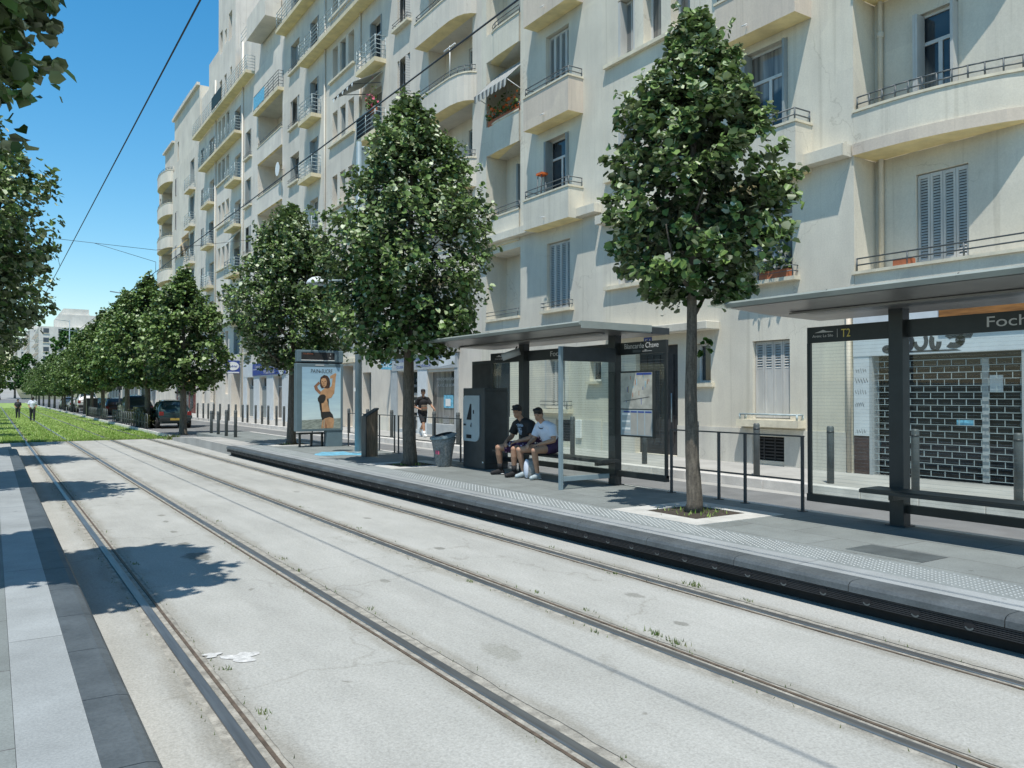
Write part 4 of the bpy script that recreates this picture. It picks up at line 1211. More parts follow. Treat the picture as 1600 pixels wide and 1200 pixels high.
    for z in (4.9, 8.1, 11.45, 14.75, 18.05): sill(b, XF, 60.6, 64.6, z, .14, .1)
    for z in (4.75, 8.1, 11.45, 14.75, 18.05): sill(b, XF, 54.6, 56.4, z, .18, .1, rail=1)
    m = MB(); m.box(XF - .3, XF - .002, 60.0, 65.1, 7.1, 7.9, 'f3'); m.box(XF - .28, XF - .002, 47.7, 56.9, 7.08, 7.3, 'f3'); m.box(XF - .28, XF - .002, 68.1, 71.6, 7.08, 7.3, 'f3'); m.build('ledge', b)
    railing(b, [(XF + .3, 48.0), (XF + .3, 58.8)], 27.0, (.3, .6, .9), .9, 1.6, 'ironblue')
    m = MB(); m.box(XF - .7, XF + .3, 49.2, 53.5, 25.2, 26.6, 'f3'); m.build('roof_balcony', b)
    for y in (56.8, 64.95): 
        m = MB(); m.bar((XF - .07, y, .3), (XF - .07, y, 26.5), .07, 'f3', 8); m.build('drainpipe', b)
    m = MB(); m.face([(XF - .05, 57.5, 13.4), (XF - .05, 59.5, 13.4), (XF - .9, 59.7, 12.4), (XF - .9, 57.6, 12.4)], 'awn'); m.build('awning', b)
    # shop at street level
    s = MB(); XS = XF - .06
    s.box(XS, XF - .002, 46.4, 56.5, 3.04, 3.95, 'shopwhite')
    for y0, y1 in ((46.4, 47.65), (49.45, 50.85), (52.55, 53.85), (55.55, 56.5)): s.box(XS + .012, XF - .002, y0, y1, .25, 3.039, 'shopwhite')
    s.box(XF + .15, XF + .2, 50.9, 52.5, .4, 2.3, 'louvg'); s.box(XF + .15, XF + .2, 53.9, 55.5, .4, 2.3, 'louvg')
    s.build('shop_front', b)
    m = MB(); m.box(XS - .05, XS - .002, 46.9, 53.9, 3.12, 3.9, 'blue'); m.box(XS - .056, XS - .0505, 48.4, 53.8, 3.49, 3.52, 'white')
    m.lathe([(0, 0), (.5, 0)], (0, 0, 0), 'white', 3) if False else None
    sb = m.build('shop_sign', b)
    m = MB(); m.prism([(47.5 + .62 * math.cos(R(a)), 3.5 + .42 * math.sin(R(a))) for a in range(0, 360, 20)], 'x', XS - .075, XS - .058, 'shopwhite'); m.build('oval_badge', sb)
    text('Cabinet médical, permanence', (XS - .055, 53.3, 3.6), .24, '-x', 'textw', sb, 4.6); text('91.85.15.25', (XS - .055, 51.3, 3.2), .3, '-x', 'textw', sb, 2.3, bold=.006)
    m = MB(); m.box(XF - 1.05, XF - .09, 57.2, 57.3, 3.35, 4.25, 'blue'); m.box(XF - 1.0, XF - .14, 57.19, 57.1995, 3.38, 3.46, 'white'); hs = m.build('hanging_sign', b)
    m = MB(); m.prism([(XF - .57 + .42 * math.cos(R(a)), 3.86 + .3 * math.sin(R(a))) for a in range(0, 360, 15)], 'y', 57.185, 57.198, 'white'); m.build('oval_badge', hs)
    text('Adrial', (XF - .86, 57.183, 3.78), .2, '-y', 'blue', hs, .58, bold=.004)
    return b
building_d()

# ---- building E
def building_e():
    b = thing('apartment_building', 'ivory apartment block with round-ended balconies, last tall block before the row of treetops', 'building', (XF, 80, .28), 'apartment blocks along the street')
    mb = MB(); ops = []; wins = []
    def op(y0, y1, z0, z1, d=.3, st='bare', **k):
        ops.append((y0, y1, z0, z1, d, WB)); wins.append((XF + d, y0, y1, z0, z1, st, dict(lod=1, **k)))
    zs = (4.5, 7.6, 10.8, 14.0, 17.2, 20.4)
    for i, z in enumerate(zs):
        ops.append((83.2, 88.6, z, z + 2.35, 1.2, 'f4'))
        op(80.7, 81.8, z + .4, z + 2.1, .3, 'ajar', sm='shut')
        op(73.0, 74.6, z, z + 2.1, .3, 'half', sm='shutg')
        if i < 4: ops.append((75.3, 78.6, z, z + 2.35, 1.1, 'f4'))
        op(89.4, 90.1, z + .5, z + 1.9, .3, 'bare')
    wall(mb, XF, 71.702, 90.5, .2, 23.4, ops, 'f4')
    shell(mb, XF, 71.702, 90.5, 23.4, 'f4')
    for y0, y1, z1 in ((71.702, 83.0, 28.4), (83.0, 88.0, 26.4)):
        wo = [(80.8, 81.5, 24.2, 26, .3, WB)] if y0 < 75 else []
        wall(mb, XF + .15, y0, y1, 23.4, z1, wo, 'f4'); shell(mb, XF + .15, y0, y1, z1, 'f4', z0=23.4)
    mb.build('wall', b)
    for X, a, c, d, e, st, k in wins: window(b, X, a, c, d, e, st, **k)
    for z in (6.6, 9.8, 13.0, 16.2, 19.4, 22.6):
        pts = [(XF - .001, 82.9)] + [(XF - .75 * math.sin(R(a)) ** .8, 85.9 - 3.0 * math.cos(R(a))) for a in range(10, 171, 16)] + [(XF - .001, 88.9)]
        balcony(b, pts, z, z + 1.1, 'f4')
    for z in (6.6, 9.8, 13.0):
        pts = [(XF - .001, 75.1)] + [(XF - .7 * math.sin(R(a)) ** .7, 77.0 - 1.9 * math.cos(R(a))) for a in range(12, 169, 16)] + [(XF - .001, 78.9)]
        balcony(b, pts, z, z + 1.1, 'f4')
    for z in (13.5, 16.7, 19.9): slab_balcony(b, XF, 72.6, 75.0, z - .3, .5, 'f4', 'ironblue')
    railing(b, [(XF + .05, 75.0), (XF + .05, 82.8)], 28.4, (.3, .6), .6, 1.6, 'f4'); railing(b, [(XF + .05, 83.0), (XF + .05, 90)], 23.4, (.35, .7), .7, 1.6, 'f4')
    m = MB(); m.box(XF - .1, XF + .15, 71.75, 83.1, 28.405, 28.65, 'f4'); m.box(XF - .1, XF + .15, 83.0, 88.1, 26.405, 26.6, 'f4'); m.build('cornice', b)
    m = MB(); m.face([(XF - .02, 74.9, 15.8), (XF - .02, 79.0, 15.8), (XF - 1.2, 78.8, 14.6), (XF - 1.2, 75.0, 14.6)], 'awny'); m.build('awning', b)
    s = MB(); s.box(XF - .08, XF - .002, 72, 80, .25, 2.9, 'redwood'); s.box(XF - .4, XF - .002, 72, 80.5, 2.95, 3.6, 'awny')
    for y in (72.6, 74.5, 76.4, 78.2): s.box(XF - .1, XF - .081, y, y + 1.2, .7, 2.6, 'pane')
    s.build('shop_front', b)
    return b
building_e()

# lower row continuing behind the trees
random.seed(8)
LOW = [(91, 103, 7.2, 'f3', 'low pale house beyond the ivory block, seen between tree trunks'), (103.5, 118, 8.0, 'f1b', 'low cream house further along, seen through the tree trunks with a turquoise shop'),
       (118.5, 134, 7.4, 'f2', 'low grey house farthest along the street behind the treetops')]
for (y0, y1, h, m_, lab) in LOW:
    b = thing('town_house', lab, 'house', (XF, y0, .28), 'low houses behind the far trees')
    mb = MB(); ops = []; wins = []
    y = y0 + 1
    while y + 1.6 < y1:
        for z in (4.4,):
            ops.append((y, y + 1.3, z, z + 1.9, .3, WB)); wins.append((XF + .3, y, y + 1.3, z, z + 1.9))
        ops.append((y, y + 2.0, .4, 3.0, .3, WB)); wins.append((XF + .3, y, y + 2.0, .4, 3.0)); y += 3.2
    wall(mb, XF, y0, y1, .2, h, ops, m_); shell(mb, XF, y0, y1, h, m_); mb.build('wall', b)
    for X, a, c, d, e in wins: window(b, X, a, c, d, e, 'half', lod=1)
    s = MB(); s.box(XF - .5, XF - .002, y0 + .5, y1 - .5, 3.1, 3.7, random.choice(['skyblue', 'shopwhite', 'awny'])); s.build('shop_sign', b)

# far white blocks on the rise
def far_block(x0, x1, y0, y1, zb, zt, rows, label, tiers=(), wx=None, lw=True):
    b = thing('apartment_building', label, 'building', (x0, y0, zb), 'white blocks far along the avenue')
    mb = MB(); mb.box(x0, x1, y0, y1, zb, zt, 'farwhite'); mb.build('wall', b)
    for (a, c, d0, d1, h0, h1) in tiers:
        mb = MB(); mb.box(a, c, d0, d1, h0 + .003, h1, 'farwhite')
        mb.box(a - .25, c + .25, d0 - .25, d1 + .25, h0 + .003, h0 + .4, 'farwhite'); mb.build('roof_tier', b)
    st = (zt - zb) / rows
    nx = max(2, int((x1 - x0) / 4.4)); ny = max(2, int((y1 - y0) / 5))
    for r in range(rows):
        z = zb + st * (r + .3)
        for k in range(nx):
            mb = MB(); x = x0 + (k + .3) * (x1 - x0) / nx
            mb.box(x, x + 1.7, y0 - .06, y0 + .05, z, z + 1.6, 'farwin')
            mb.box(x - .15, x + 1.85, y0 - .2, y0 - .001, z - .25, z - .08, 'coping')
            mb.build('window', b)
        if lw:
            for k in range(ny):
                mb = MB(); y = y0 + (k + .3) * (y1 - y0) / ny
                mb.box(x0 - .06, x0 + .05, y, y + 2.2, z - .3, z + 1.6, 'farwin')
                mb.build('window', b)
        if lw:
            for k in range(ny):
                mb = MB(); y = y0 + (k + .2) * (y1 - y0) / ny
                mb.box(x0 - 1.1, x0 - .07, y, y + 3.4, z - .55, z - .35, 'farwhite'); mb.box(x0 - 1.1, x0 - 1.0, y, y + 3.4, z - .348, z + .55, 'farwhite')
                mb.build('balcony', b)
    return b
far_block(13.4, 36, 320, 352, 3, 25.6, 7, 'white apartment block with a stepped roof terrace rising beyond the treetops', [(19.5, 31.5, 322, 350, 25.6, 30.2), (21, 29, 323, 349, 30.2, 32.4), (31.6, 42, 322, 350, 25.6, 28.8)])
far_block(36.2, 58, 330, 356, 3, 25.0, 7, 'white apartment block with cluttered roofline just right of the stepped one', [(39, 50, 332, 354, 25, 28.4)], lw=False)
far_block(13.3, 24, 395, 460, 10, 30, 6, 'pale block furthest up the hill, left of the stepped white block', [(13.6, 23, 400, 450, 30, 31.5)])
far_block(10.8, 22, 480, 560, 15, 31, 5, 'hazy pale block at the top of the hill road', [])
# ------------------------------------------------------------------ trees
def leaf_cloud(rng, cen, nrm, L, tint):
    n = len(cen)
    nrm = nrm / np.linalg.norm(nrm, axis=1, keepdims=True)
    h = rng.normal(size=(n, 3)); h[:, 2] -= .8     # leaves hang a little
    t = h - (h * nrm).sum(1, keepdims=True) * nrm; t /= np.linalg.norm(t, axis=1, keepdims=True)
    b = np.cross(nrm, t)
    L = L[:, None]
    fold = rng.uniform(.08, .3, (n, 1)) * L
    P = lambda u, w, k: cen + t * (u * L) + b * (w * L) + nrm * (k * fold)
    vs = np.stack([P(-.5, 0, 0), P(-.35, -.40, 1), P(.12, -.42, 1.1), P(.5, 0, .3), P(.12, .42, 1.1), P(-.35, .40, 1)], 1)
    return vs.reshape(-1, 3)

def crown_mesh(name, seed, R0, z0, z1, nsprig, per, size, m='leaf', pale=.10, top=1.0, shape='egg'):
    rng = np.random.default_rng(seed)
    H = z1 - z0
    cs = []; ns = []; ts = []; Ls = []
    lob = rng.uniform(0, 6.28, 6)
    NC = 64
    cu = rng.random(NC) ** .9; ct = rng.uniform(0, 6.283, NC)
    for i in range(nsprig):
        u = rng.random() ** (.85)
        ci = -1
        if rng.random() < .62:
            ci = int(rng.integers(NC)); u = float(np.clip(cu[ci] + rng.normal() * .055, 0, 1))
        if shape == 'egg':
            k = np.interp(u, [0, .06, .16, .34, .50, .62, .73, .83, .92, 1], [.45, .68, .88, 1, .92, .79, .62, .43, .2, .03])
        else:
            k = np.interp(u, [0, .1, .3, .55, .8, 1], [.5, .8, 1, .95, .68, .15])
        th = rng.uniform(0, 6.283) if ci < 0 else ct[ci] + rng.normal() * .26
        lobe = 1 + .10 * math.sin(3 * th + lob[0] + u * 5) + .08 * math.sin(5 * th + lob[1] - u * 9) + .06 * math.sin(11 * u + lob[2] + th)
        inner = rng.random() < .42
        rr = k * R0 * lobe * (rng.uniform(.2, .82) if inner else (rng.uniform(.72, .92) if ci < 0 else rng.uniform(.86, 1.08)))
        base = np.array([rr * math.cos(th), rr * math.sin(th), z0 + u * H])
        out = np.array([math.cos(th), math.sin(th), -.1 + u * 1.2 * top + rng.uniform(-.25, .45)])
        out /= np.linalg.norm(out)
        if u > .88: out = np.array([.25 * math.cos(th), .25 * math.sin(th), 1])
        ln = (rng.uniform(.18, .42) + (.22 if rng.random() < .16 else 0)) * min(1.25, R0 / 1.35) * (0.6 if inner else 1)
        n = int(per * rng.uniform(.7, 1.3))
        s = rng.random(n)
        spread = .115 * min(1.3, R0 / 1.35) * (1.2 - s)[:, None]
        c = base + out * (s[:, None] * ln) + rng.normal(size=(n, 3)) * spread
        nn = out * .42 + rng.normal(size=(n, 3)) * .5 + np.array([-.12, -.08, .62])
        t = rng.random(n) * .28 if inner else .12 + rng.random(n) ** .9 * .66  # inner leaves tinted darker, putting the crown's inner shade into their colour
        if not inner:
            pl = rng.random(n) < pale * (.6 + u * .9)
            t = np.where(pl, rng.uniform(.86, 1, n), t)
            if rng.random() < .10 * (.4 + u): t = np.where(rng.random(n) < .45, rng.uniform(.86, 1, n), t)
        cs.append(c); ns.append(nn); ts.append(t); Ls.append(size * rng.uniform(.5, 1.3, n))
    for i in range(34 if shape == 'egg' else 0):
        u = float(rng.uniform(.3, 1.0)); th = rng.uniform(0, 6.283)
        k = np.interp(u, [0, .16, .34, .50, .62, .73, .83, .92, 1], [.6, .9, 1, .92, .79, .62, .43, .2, .03]) * R0 * rng.uniform(.8, 1.0)
        base = np.array([k * math.cos(th), k * math.sin(th), z0 + u * H]); d = np.array([math.cos(th) * .75, math.sin(th) * .75, .35 + u]); d /= np.linalg.norm(d)
        n = int(rng.integers(14, 26)); s = np.sort(rng.random(n)); ln = rng.uniform(.3, .62) * min(1.3, R0 / 1.1)
        cs.append(base + d * (s[:, None] * ln) + rng.normal(size=(n, 3)) * (.055 * (1.25 - s))[:, None]); ns.append(d * .2 + rng.normal(size=(n, 3)) * .5 + np.array([-.1, -.1, .6]))
        ts.append(np.where(rng.random(n) < pale * 2.2, .95, .2 + rng.random(n) * .58)); Ls.append(size * (1.15 - .5 * s) * rng.uniform(.75, 1.15, n))
    c = np.concatenate(cs); nn = np.concatenate(ns); t = np.concatenate(ts); L = np.concatenate(Ls)
    v = leaf_cloud(rng, c, nn, L, t)
    n = len(c)
    me = bpy.data.meshes.new(name)
    k = np.arange(n)[:, None] * 6
    q = np.concatenate([k + np.array([[0, 1, 2, 3]]), k + np.array([[0, 3, 4, 5]])], 1).reshape(-1, 4)
    me.vertices.add(n * 6); me.vertices.foreach_set('co', v.ravel())
    me.loops.add(n * 8); me.loops.foreach_set('vertex_index', q.ravel().astype(np.int32))
    me.polygons.add(n * 2); me.polygons.foreach_set('loop_start', np.arange(0, n * 8, 4, dtype=np.int32)); 
    me.update(calc_edges=True)
    at = me.attributes.new('tint', 'FLOAT', 'FACE'); at.data.foreach_set('value', np.repeat(t, 2).astype(np.float32))
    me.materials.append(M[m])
    return me

def trunk_mb(seed, h, r, zc0, zc1, R0):
    rnd = random.Random(seed)
    mb = MB()
    bx, by = rnd.uniform(-.05, .05), rnd.uniform(-.05, .05)
    pts = []; rad = []
    top = zc1 - .5
    for i in range(9):
        t = i / 8; z = top * t
        pts.append((bx * math.sin(t * 4) + rnd.uniform(-.012, .012), by * math.sin(t * 3 + 1) + rnd.uniform(-.012, .012), z)); rad.append(r * (1.35 if i == 0 else 1.0) * (1 - .8 * t))
    pts.insert(1, (0, 0, .12)); rad.insert(1, r * 1.08)
    mb.tube(pts, rad, 'bark', 12)
    for i in range(11):
        z = zc0 - .1 + (zc1 - zc0) * .6 * i / 10
        a = i * 2.4 + rnd.random(); L_ = R0 * .75 * (1 - i / 16)
        p = (0, 0, z)
        m_ = (math.cos(a) * L_ * .5, math.sin(a) * L_ * .5, z + L_ * .35)
        e = (math.cos(a + .2) * L_, math.sin(a + .2) * L_, z + L_ * .85)
        mb.tube([p, m_, e], [r * .36 * (1 - i / 22), r * .2, .008], 'bark', 6)
    return mb

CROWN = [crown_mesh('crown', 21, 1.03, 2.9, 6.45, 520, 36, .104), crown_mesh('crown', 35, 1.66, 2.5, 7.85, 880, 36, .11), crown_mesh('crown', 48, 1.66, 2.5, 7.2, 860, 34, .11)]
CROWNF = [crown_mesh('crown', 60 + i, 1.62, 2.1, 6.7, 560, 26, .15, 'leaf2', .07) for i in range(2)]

def tree(label, x, y, z, me, seed, r=.085, sc=1.0, rz=0, group=None, R0=1.34, zc=(2.75, 6.9), name='lime_tree'):
    t = thing(name, label, 'tree', (0, 0, 0), group)
    trunk_mb(seed, zc[1], r, zc[0], zc[1], R0).build('trunk', t)
    c = bpy.data.objects.new('crown', me); COL.objects.link(c); c.parent = t; CH.setdefault(t.name, []).append(c)
    t.location = (x, y, z); t.scale = (sc, sc, sc); t.rotation_euler = (0, 0, rz)
    return t
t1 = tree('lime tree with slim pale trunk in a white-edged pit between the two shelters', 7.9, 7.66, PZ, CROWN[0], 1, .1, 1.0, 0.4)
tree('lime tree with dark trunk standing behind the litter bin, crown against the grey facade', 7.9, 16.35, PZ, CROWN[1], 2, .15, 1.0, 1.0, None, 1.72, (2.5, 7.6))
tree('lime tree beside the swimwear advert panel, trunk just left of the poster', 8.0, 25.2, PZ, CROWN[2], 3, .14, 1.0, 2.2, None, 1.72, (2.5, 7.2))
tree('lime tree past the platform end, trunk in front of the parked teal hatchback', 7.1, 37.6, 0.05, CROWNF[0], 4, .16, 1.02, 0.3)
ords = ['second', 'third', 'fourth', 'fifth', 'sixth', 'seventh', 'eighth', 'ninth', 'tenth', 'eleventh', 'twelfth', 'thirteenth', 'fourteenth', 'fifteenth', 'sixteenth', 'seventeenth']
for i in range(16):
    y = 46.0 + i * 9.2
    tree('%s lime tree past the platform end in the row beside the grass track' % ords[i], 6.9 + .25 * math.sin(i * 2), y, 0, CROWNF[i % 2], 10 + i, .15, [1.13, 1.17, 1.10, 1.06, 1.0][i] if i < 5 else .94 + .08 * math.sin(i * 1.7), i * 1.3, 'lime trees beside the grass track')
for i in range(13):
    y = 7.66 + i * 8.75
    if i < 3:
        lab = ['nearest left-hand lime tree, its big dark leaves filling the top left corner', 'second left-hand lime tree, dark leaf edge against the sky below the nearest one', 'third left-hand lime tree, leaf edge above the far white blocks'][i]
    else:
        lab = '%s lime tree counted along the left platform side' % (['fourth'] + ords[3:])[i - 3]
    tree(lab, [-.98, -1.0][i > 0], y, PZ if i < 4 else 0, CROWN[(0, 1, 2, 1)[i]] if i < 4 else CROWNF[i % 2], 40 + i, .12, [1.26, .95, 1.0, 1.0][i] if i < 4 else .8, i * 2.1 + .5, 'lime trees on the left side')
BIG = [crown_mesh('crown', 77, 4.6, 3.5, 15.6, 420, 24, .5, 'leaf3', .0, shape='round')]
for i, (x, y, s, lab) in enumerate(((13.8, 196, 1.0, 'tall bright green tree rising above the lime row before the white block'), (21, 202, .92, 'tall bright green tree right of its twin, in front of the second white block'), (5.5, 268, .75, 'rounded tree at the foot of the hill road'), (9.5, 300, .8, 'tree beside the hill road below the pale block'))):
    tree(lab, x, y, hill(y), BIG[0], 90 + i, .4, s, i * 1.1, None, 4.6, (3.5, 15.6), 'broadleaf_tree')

# tree pits
for i, (x, y) in enumerate(((7.9, 7.66), (7.9, 16.35), (8.0, 25.2))):
    mb = MB(); a = .46
    mb.box(x - a, x + a, y - a, y + a, PZ - .05, PZ + .005, 'soil'); o = mb.build('tree_pit_soil'); o['kind'] = 'structure'
    mb = MB(); w = .34
    mb.box(x - a - w, x - a, y - a - w, y + a + w, PZ - .05, PZ + .008, 'white_conc'); mb.box(x + a, x + a + w, y - a - w, y + a + w, PZ - .05, PZ + .008, 'white_conc')
    mb.box(x - a + .001, x + a - .001, y - a - w, y - a, PZ - .05, PZ + .0075, 'white_conc'); mb.box(x - a + .001, x + a - .001, y + a, y + a + w, PZ - .05, PZ + .0075, 'white_conc')
    o = mb.build('tree_pit_surround'); o['kind'] = 'structure'
    blades('dry_grass', 90, lambda rng, x=x, y=y: (x + rng.normal() * .2, y + rng.normal() * .2), .05, 'grass', None, zf=lambda x, y: PZ + .005, seed=i)
sh = MB()  # young shoot on the trunk of the first tree
me = crown_mesh('sprout', 5, .10, 2.0, 2.35, 6, 5, .10, 'leaf3', 0, shape='round')
o = bpy.data.objects.new('sprout', me); COL.objects.link(o); o.parent = t1; o.location = (.06, -.12, 0)

# ------------------------------------------------------------------ tram shelters
def shelter(name, label, Ya, Yb, post_ys, texts, pane_y0, pane_y1, mapy=None, bench=(0, 0)):
    s = thing(name, label, 'shelter', (9.15, post_ys[0], PZ), 'tram stop shelters')
    XP = 9.15
    # roof: thin canopy, deeper at the back
    mb = MB()
    mb.prism([(7.74, 3.0), (7.80, 2.955), (8.6, 2.905), (9.66, 2.885), (9.7, 2.90), (9.7, 2.99), (9.2, 3.025), (7.80, 3.03)], 'y', Ya, Yb, 'roofglass')
    r = mb.build('roof', s)
    m2 = MB()
    m2.face([(7.82, Ya + .03, 2.948), (8.6, Ya + .03, 2.90), (9.64, Ya + .03, 2.88), (9.64, Yb - .03, 2.88), (8.6, Yb - .03, 2.90), (7.82, Yb - .03, 2.948)], 'roofunder'); m2.build('soffit', r)
    m3 = MB(); m3.box(9.3, 9.703, Ya - .012, Ya - .001, 2.885, 2.995, 'steel'); m3.box(7.8, 9.3, Ya - .012, Ya - .001, 2.915, 3.024, 'roofglass'); m3.build('end_cap', r)
    nj = int((Yb - Ya) / 1.4)
    for q in range(1, nj):
        y = Ya + q * (Yb - Ya) / nj; jm = MB(); jm.face([(7.738, y - .006, 2.99), (7.738, y + .006, 2.99), (7.798, y + .006, 3.034), (7.798, y - .006, 3.034)], 'steel'); jm.build('roof_seam', r)
    fin = MB(); fin.prism([(7.8, 3.0), (7.8, 3.018), (9.0, 2.99), (9.0, 2.972)], 'y', Yb + .001, Yb + .33, 'glassplain'); fin.build('glass_fin', r)
    lt = MB(); lt.box(8.5, 8.62, Ya + .4, Yb - .4, 2.875, 2.899, 'roofunder'); lt.build('light_strip', r)
    for y in post_ys:
        mb = MB(); mb.box(XP - .075, XP + .075, y - .09, y + .09, PZ - .02, 2.9, 'steel2'); mb.box(XP - .11, XP + .11, y - .13, y + .13, PZ, PZ + .012, 'steel2'); mb.build('post', s, .008)
    # sign band
    mb = MB(); mb.box(XP + .02, XP + .07, pane_y0 + .001, pane_y1 - .001, 2.545, 2.755, 'steel2'); band = mb.build('sign_band', s, .004)
    for tx in texts:
        text(tx[0], (XP + .017, tx[1], tx[2]), tx[3], '-x', tx[4], band, tx[5] if len(tx) > 5 else None)
    lg = MB(); y = texts[0][1]
    lg.prism([(y + .40, 2.675), (y + .33, 2.69), (y + .27, 2.71), (y + .22, 2.69), (y + .12, 2.683), (y + .12, 2.675)], 'x', XP + .0165, XP + .0195, 'textw')
    lg.box(XP + .0165, XP + .0195, y + .055, y + .06, 2.60, 2.71, 'textw'); lg.build('logo', band)
    text('Arenc Le Silo', (XP + .017, y + .43, 2.615), .05, '-x', 'textw', band, .31)
    fr = MB()
    fr.box(XP + .02, XP + .06, pane_y0, pane_y0 + .05, .50, 2.544, 'steel2'); fr.box(XP + .02, XP + .06, pane_y1 - .05, pane_y1, .50, 2.544, 'steel2')
    fr.box(XP + .0, XP + .08, pane_y0, pane_y1, .44, .54, 'steel2'); fr.build('back_frame', s)
    g = MB(); g.face([(XP + .04, pane_y0 + .05, .54), (XP + .04, pane_y1 - .05, .54), (XP + .04, pane_y1 - .05, 2.545), (XP + .04, pane_y0 + .05, 2.545)], 'glass'); g.build('glass_pane', s)
    mb = MB()
    mb.prism([(8.62, .70), (8.62, .735), (8.66, .75), (9.02, .75), (9.04, .735), (9.04, .70)], 'y', bench[0], bench[1], 'steel2')
    bn = mb.build('bench', s)
    mb = MB()
    for y in bench:
        yy = min(max(y, post_ys[0] + .1), post_ys[-1] - .1)
        mb.box(8.8, XP - .0751, yy - .03, yy + .03, .62, .6995, 'steel2')
    mb.build('bracket', bn)
    return s, band
s1, b1 = shelter('tram_shelter', 'glazed tram shelter with two boys sitting inside, beside the ticket machine', 10.0, 15.6, (10.77, 13.62),
    [('T2', 14.35, 2.61, .13, 'texty'), ('Foch Boisson', 12.72, 2.61, .14, 'textw', 1.0), ('Blancarde Chave', 10.53, 2.645, .125, 'textw', .84)], 9.51, 14.97, bench=(10.5, 14.0))
# line pictogram under the stop name
mb = MB(); mb.box(9.1655, 9.1695, 9.85, 10.08, 2.585, 2.592, 'textw'); mb.prism([(10.02, 2.60), (10.02, 2.613), (9.95, 2.607)], 'x', 9.1655, 9.1695, 'textw'); mb.box(9.1655, 9.1695, 10.12, 10.32, 2.575, 2.615, 'bollard'); mb.build('direction_mark', b1)
# end glass screen of the first shelter
mb = MB(); mb.box(7.87, 7.93, 10.64, 10.70, PZ, 2.66, 'mast'); mb.box(7.94, 8.95, 10.65, 10.69, .42, .50, 'mast'); mb.box(7.93, 9.07, 10.64, 10.70, 2.42, 2.66, 'steel'); mb.box(8.92, 9.07, 10.65, 10.69, .42, .50, 'steel2'); sc = mb.build('end_screen_frame', s1, .004)
mb = MB(); mb.face([(7.93, 10.67, .50), (9.07, 10.67, .50), (9.07, 10.67, 2.42), (7.93, 10.67, 2.42)], 'glassplain'); mb.build('glass_pane', sc)
# map board
mb = MB(); mb.box(9.12, 9.165, 9.76, 10.60, 1.14, 2.26, 'steel2'); mpb = mb.build('map_board', s1, .004)
M['mappaper'] = mat('map_paper', (.46, .45, .40), .4, .25, 5)
mb = MB(); mb.box(9.116, 9.1195, 9.79, 10.57, 1.62, 2.23, 'mappaper'); mb.box(9.1145, 9.1159, 9.80, 10.17, 2.19, 2.225, 'blue')
rnd = random.Random(3)
for i in range(16):
    y = rnd.uniform(9.85, 10.5); z = rnd.uniform(1.68, 2.15); mb.box(9.1145, 9.1159, y, y + .012, z, z + rnd.uniform(.02, .12), ['blue', 'skyblue', 'terracotta', 'wood'][i % 4])
for a, c in ((10.5, 10.35), (10.35, 10.1), (10.1, 9.86)):
    mb.face([(9.114, a, 1.74 + (10.5 - a) * .12), (9.114, c, 1.74 + (10.5 - c) * .12), (9.114, c, 1.75 + (10.5 - c) * .12), (9.114, a, 1.75 + (10.5 - a) * .12)], 'textd')
mb.build('street_map', mpb)
mb = MB(); mb.box(9.116, 9.1195, 9.79, 10.57, 1.17, 1.60, 'offwhite')
for k in range(4):
    for j in range(6):
        if k == 3: mb.box(9.1145, 9.1159, 10.33, 10.54, 1.20 + j * .062, 1.235 + j * .062, 'white' if j % 2 else 'shopgrey')
    mb.box(9.1145, 9.1159, 9.80 + k * .18, 9.955 + k * .18, 1.18, 1.55, 'shopsign') if k < 3 else None
    mb.box(9.113, 9.1144, 9.80 + k * .18, 9.955 + k * .18, 1.555, 1.58, 'blue')
mb.build('timetable', mpb)
# dark side boards and camera of the first shelter
mb = MB(); mb.box(9.30, 9.34, 14.99, 16.0, 1.3, 2.62, 'steel'); mb.box(9.285, 9.2995, 15.05, 15.94, 1.4, 2.55, 'grilled'); mb.build('info_board', s1, .004)
mb = MB(); mb.bar((8.98, 13.62, 2.84), (8.9, 13.62, 2.72), .015, 'steel', 6); mb.bar((9.0, 13.55, 2.74), (8.72, 13.78, 2.62), .075, 'shopgrey', 12); mb.build('camera', s1)

s2, b2 = shelter('tram_shelter', 'near glazed tram shelter cut by the right edge, sign reading T2 and Foch', 1.2, 7.0, (2.6, 5.53),
    [('T2', 6.32, 2.60, .15, 'texty', .13), ('Foch Boisson', 4.52, 2.60, .165, 'textw', 1.2)], .8, 6.84, bench=(2.2, 5.72))

# ------------------------------------------------------------------ fences on the platform
def fence(label, ys, X=9.17):
    t = thing('railing', label, 'railing', (X, ys[0], PZ), 'grey railings along the platform back')
    for y in ys:
        mb = MB(); mb.box(X - .016, X + .016, y - .018, y + .018, PZ, PZ + 1.0, 'steel'); mb.box(X - .05, X + .05, y - .05, y + .05, PZ, PZ + .01, 'steel'); mb.build('post', t)
    a, b = ys[0], ys[-1]
    mb = MB(); mb.box(X - .022, X + .022, a - .02, b + .02, PZ + 1.0005, PZ + 1.02, 'steel'); mb.build('top_rail', t)
    mb = MB(); mb.box(X - .012, X + .012, a + .019, b - .019, PZ + .405, PZ + .428, 'steel'); mb.build('lower_rail', t)
    return t
fence('open grey railing behind the slim lime tree, between the two shelters', [6.92, 7.9, 8.4, 9.4])
fence('grey railing behind the litter bin and dark-trunked lime tree', [16.3, 17.6, 18.7, 19.7])
fence('grey railing between the wooden validator post and the advert panel', [19.95, 20.96, 22.1, 23.3])
fence('grey railing beyond the advert panel at the far platform part', [24.2, 25.4, 26.6])

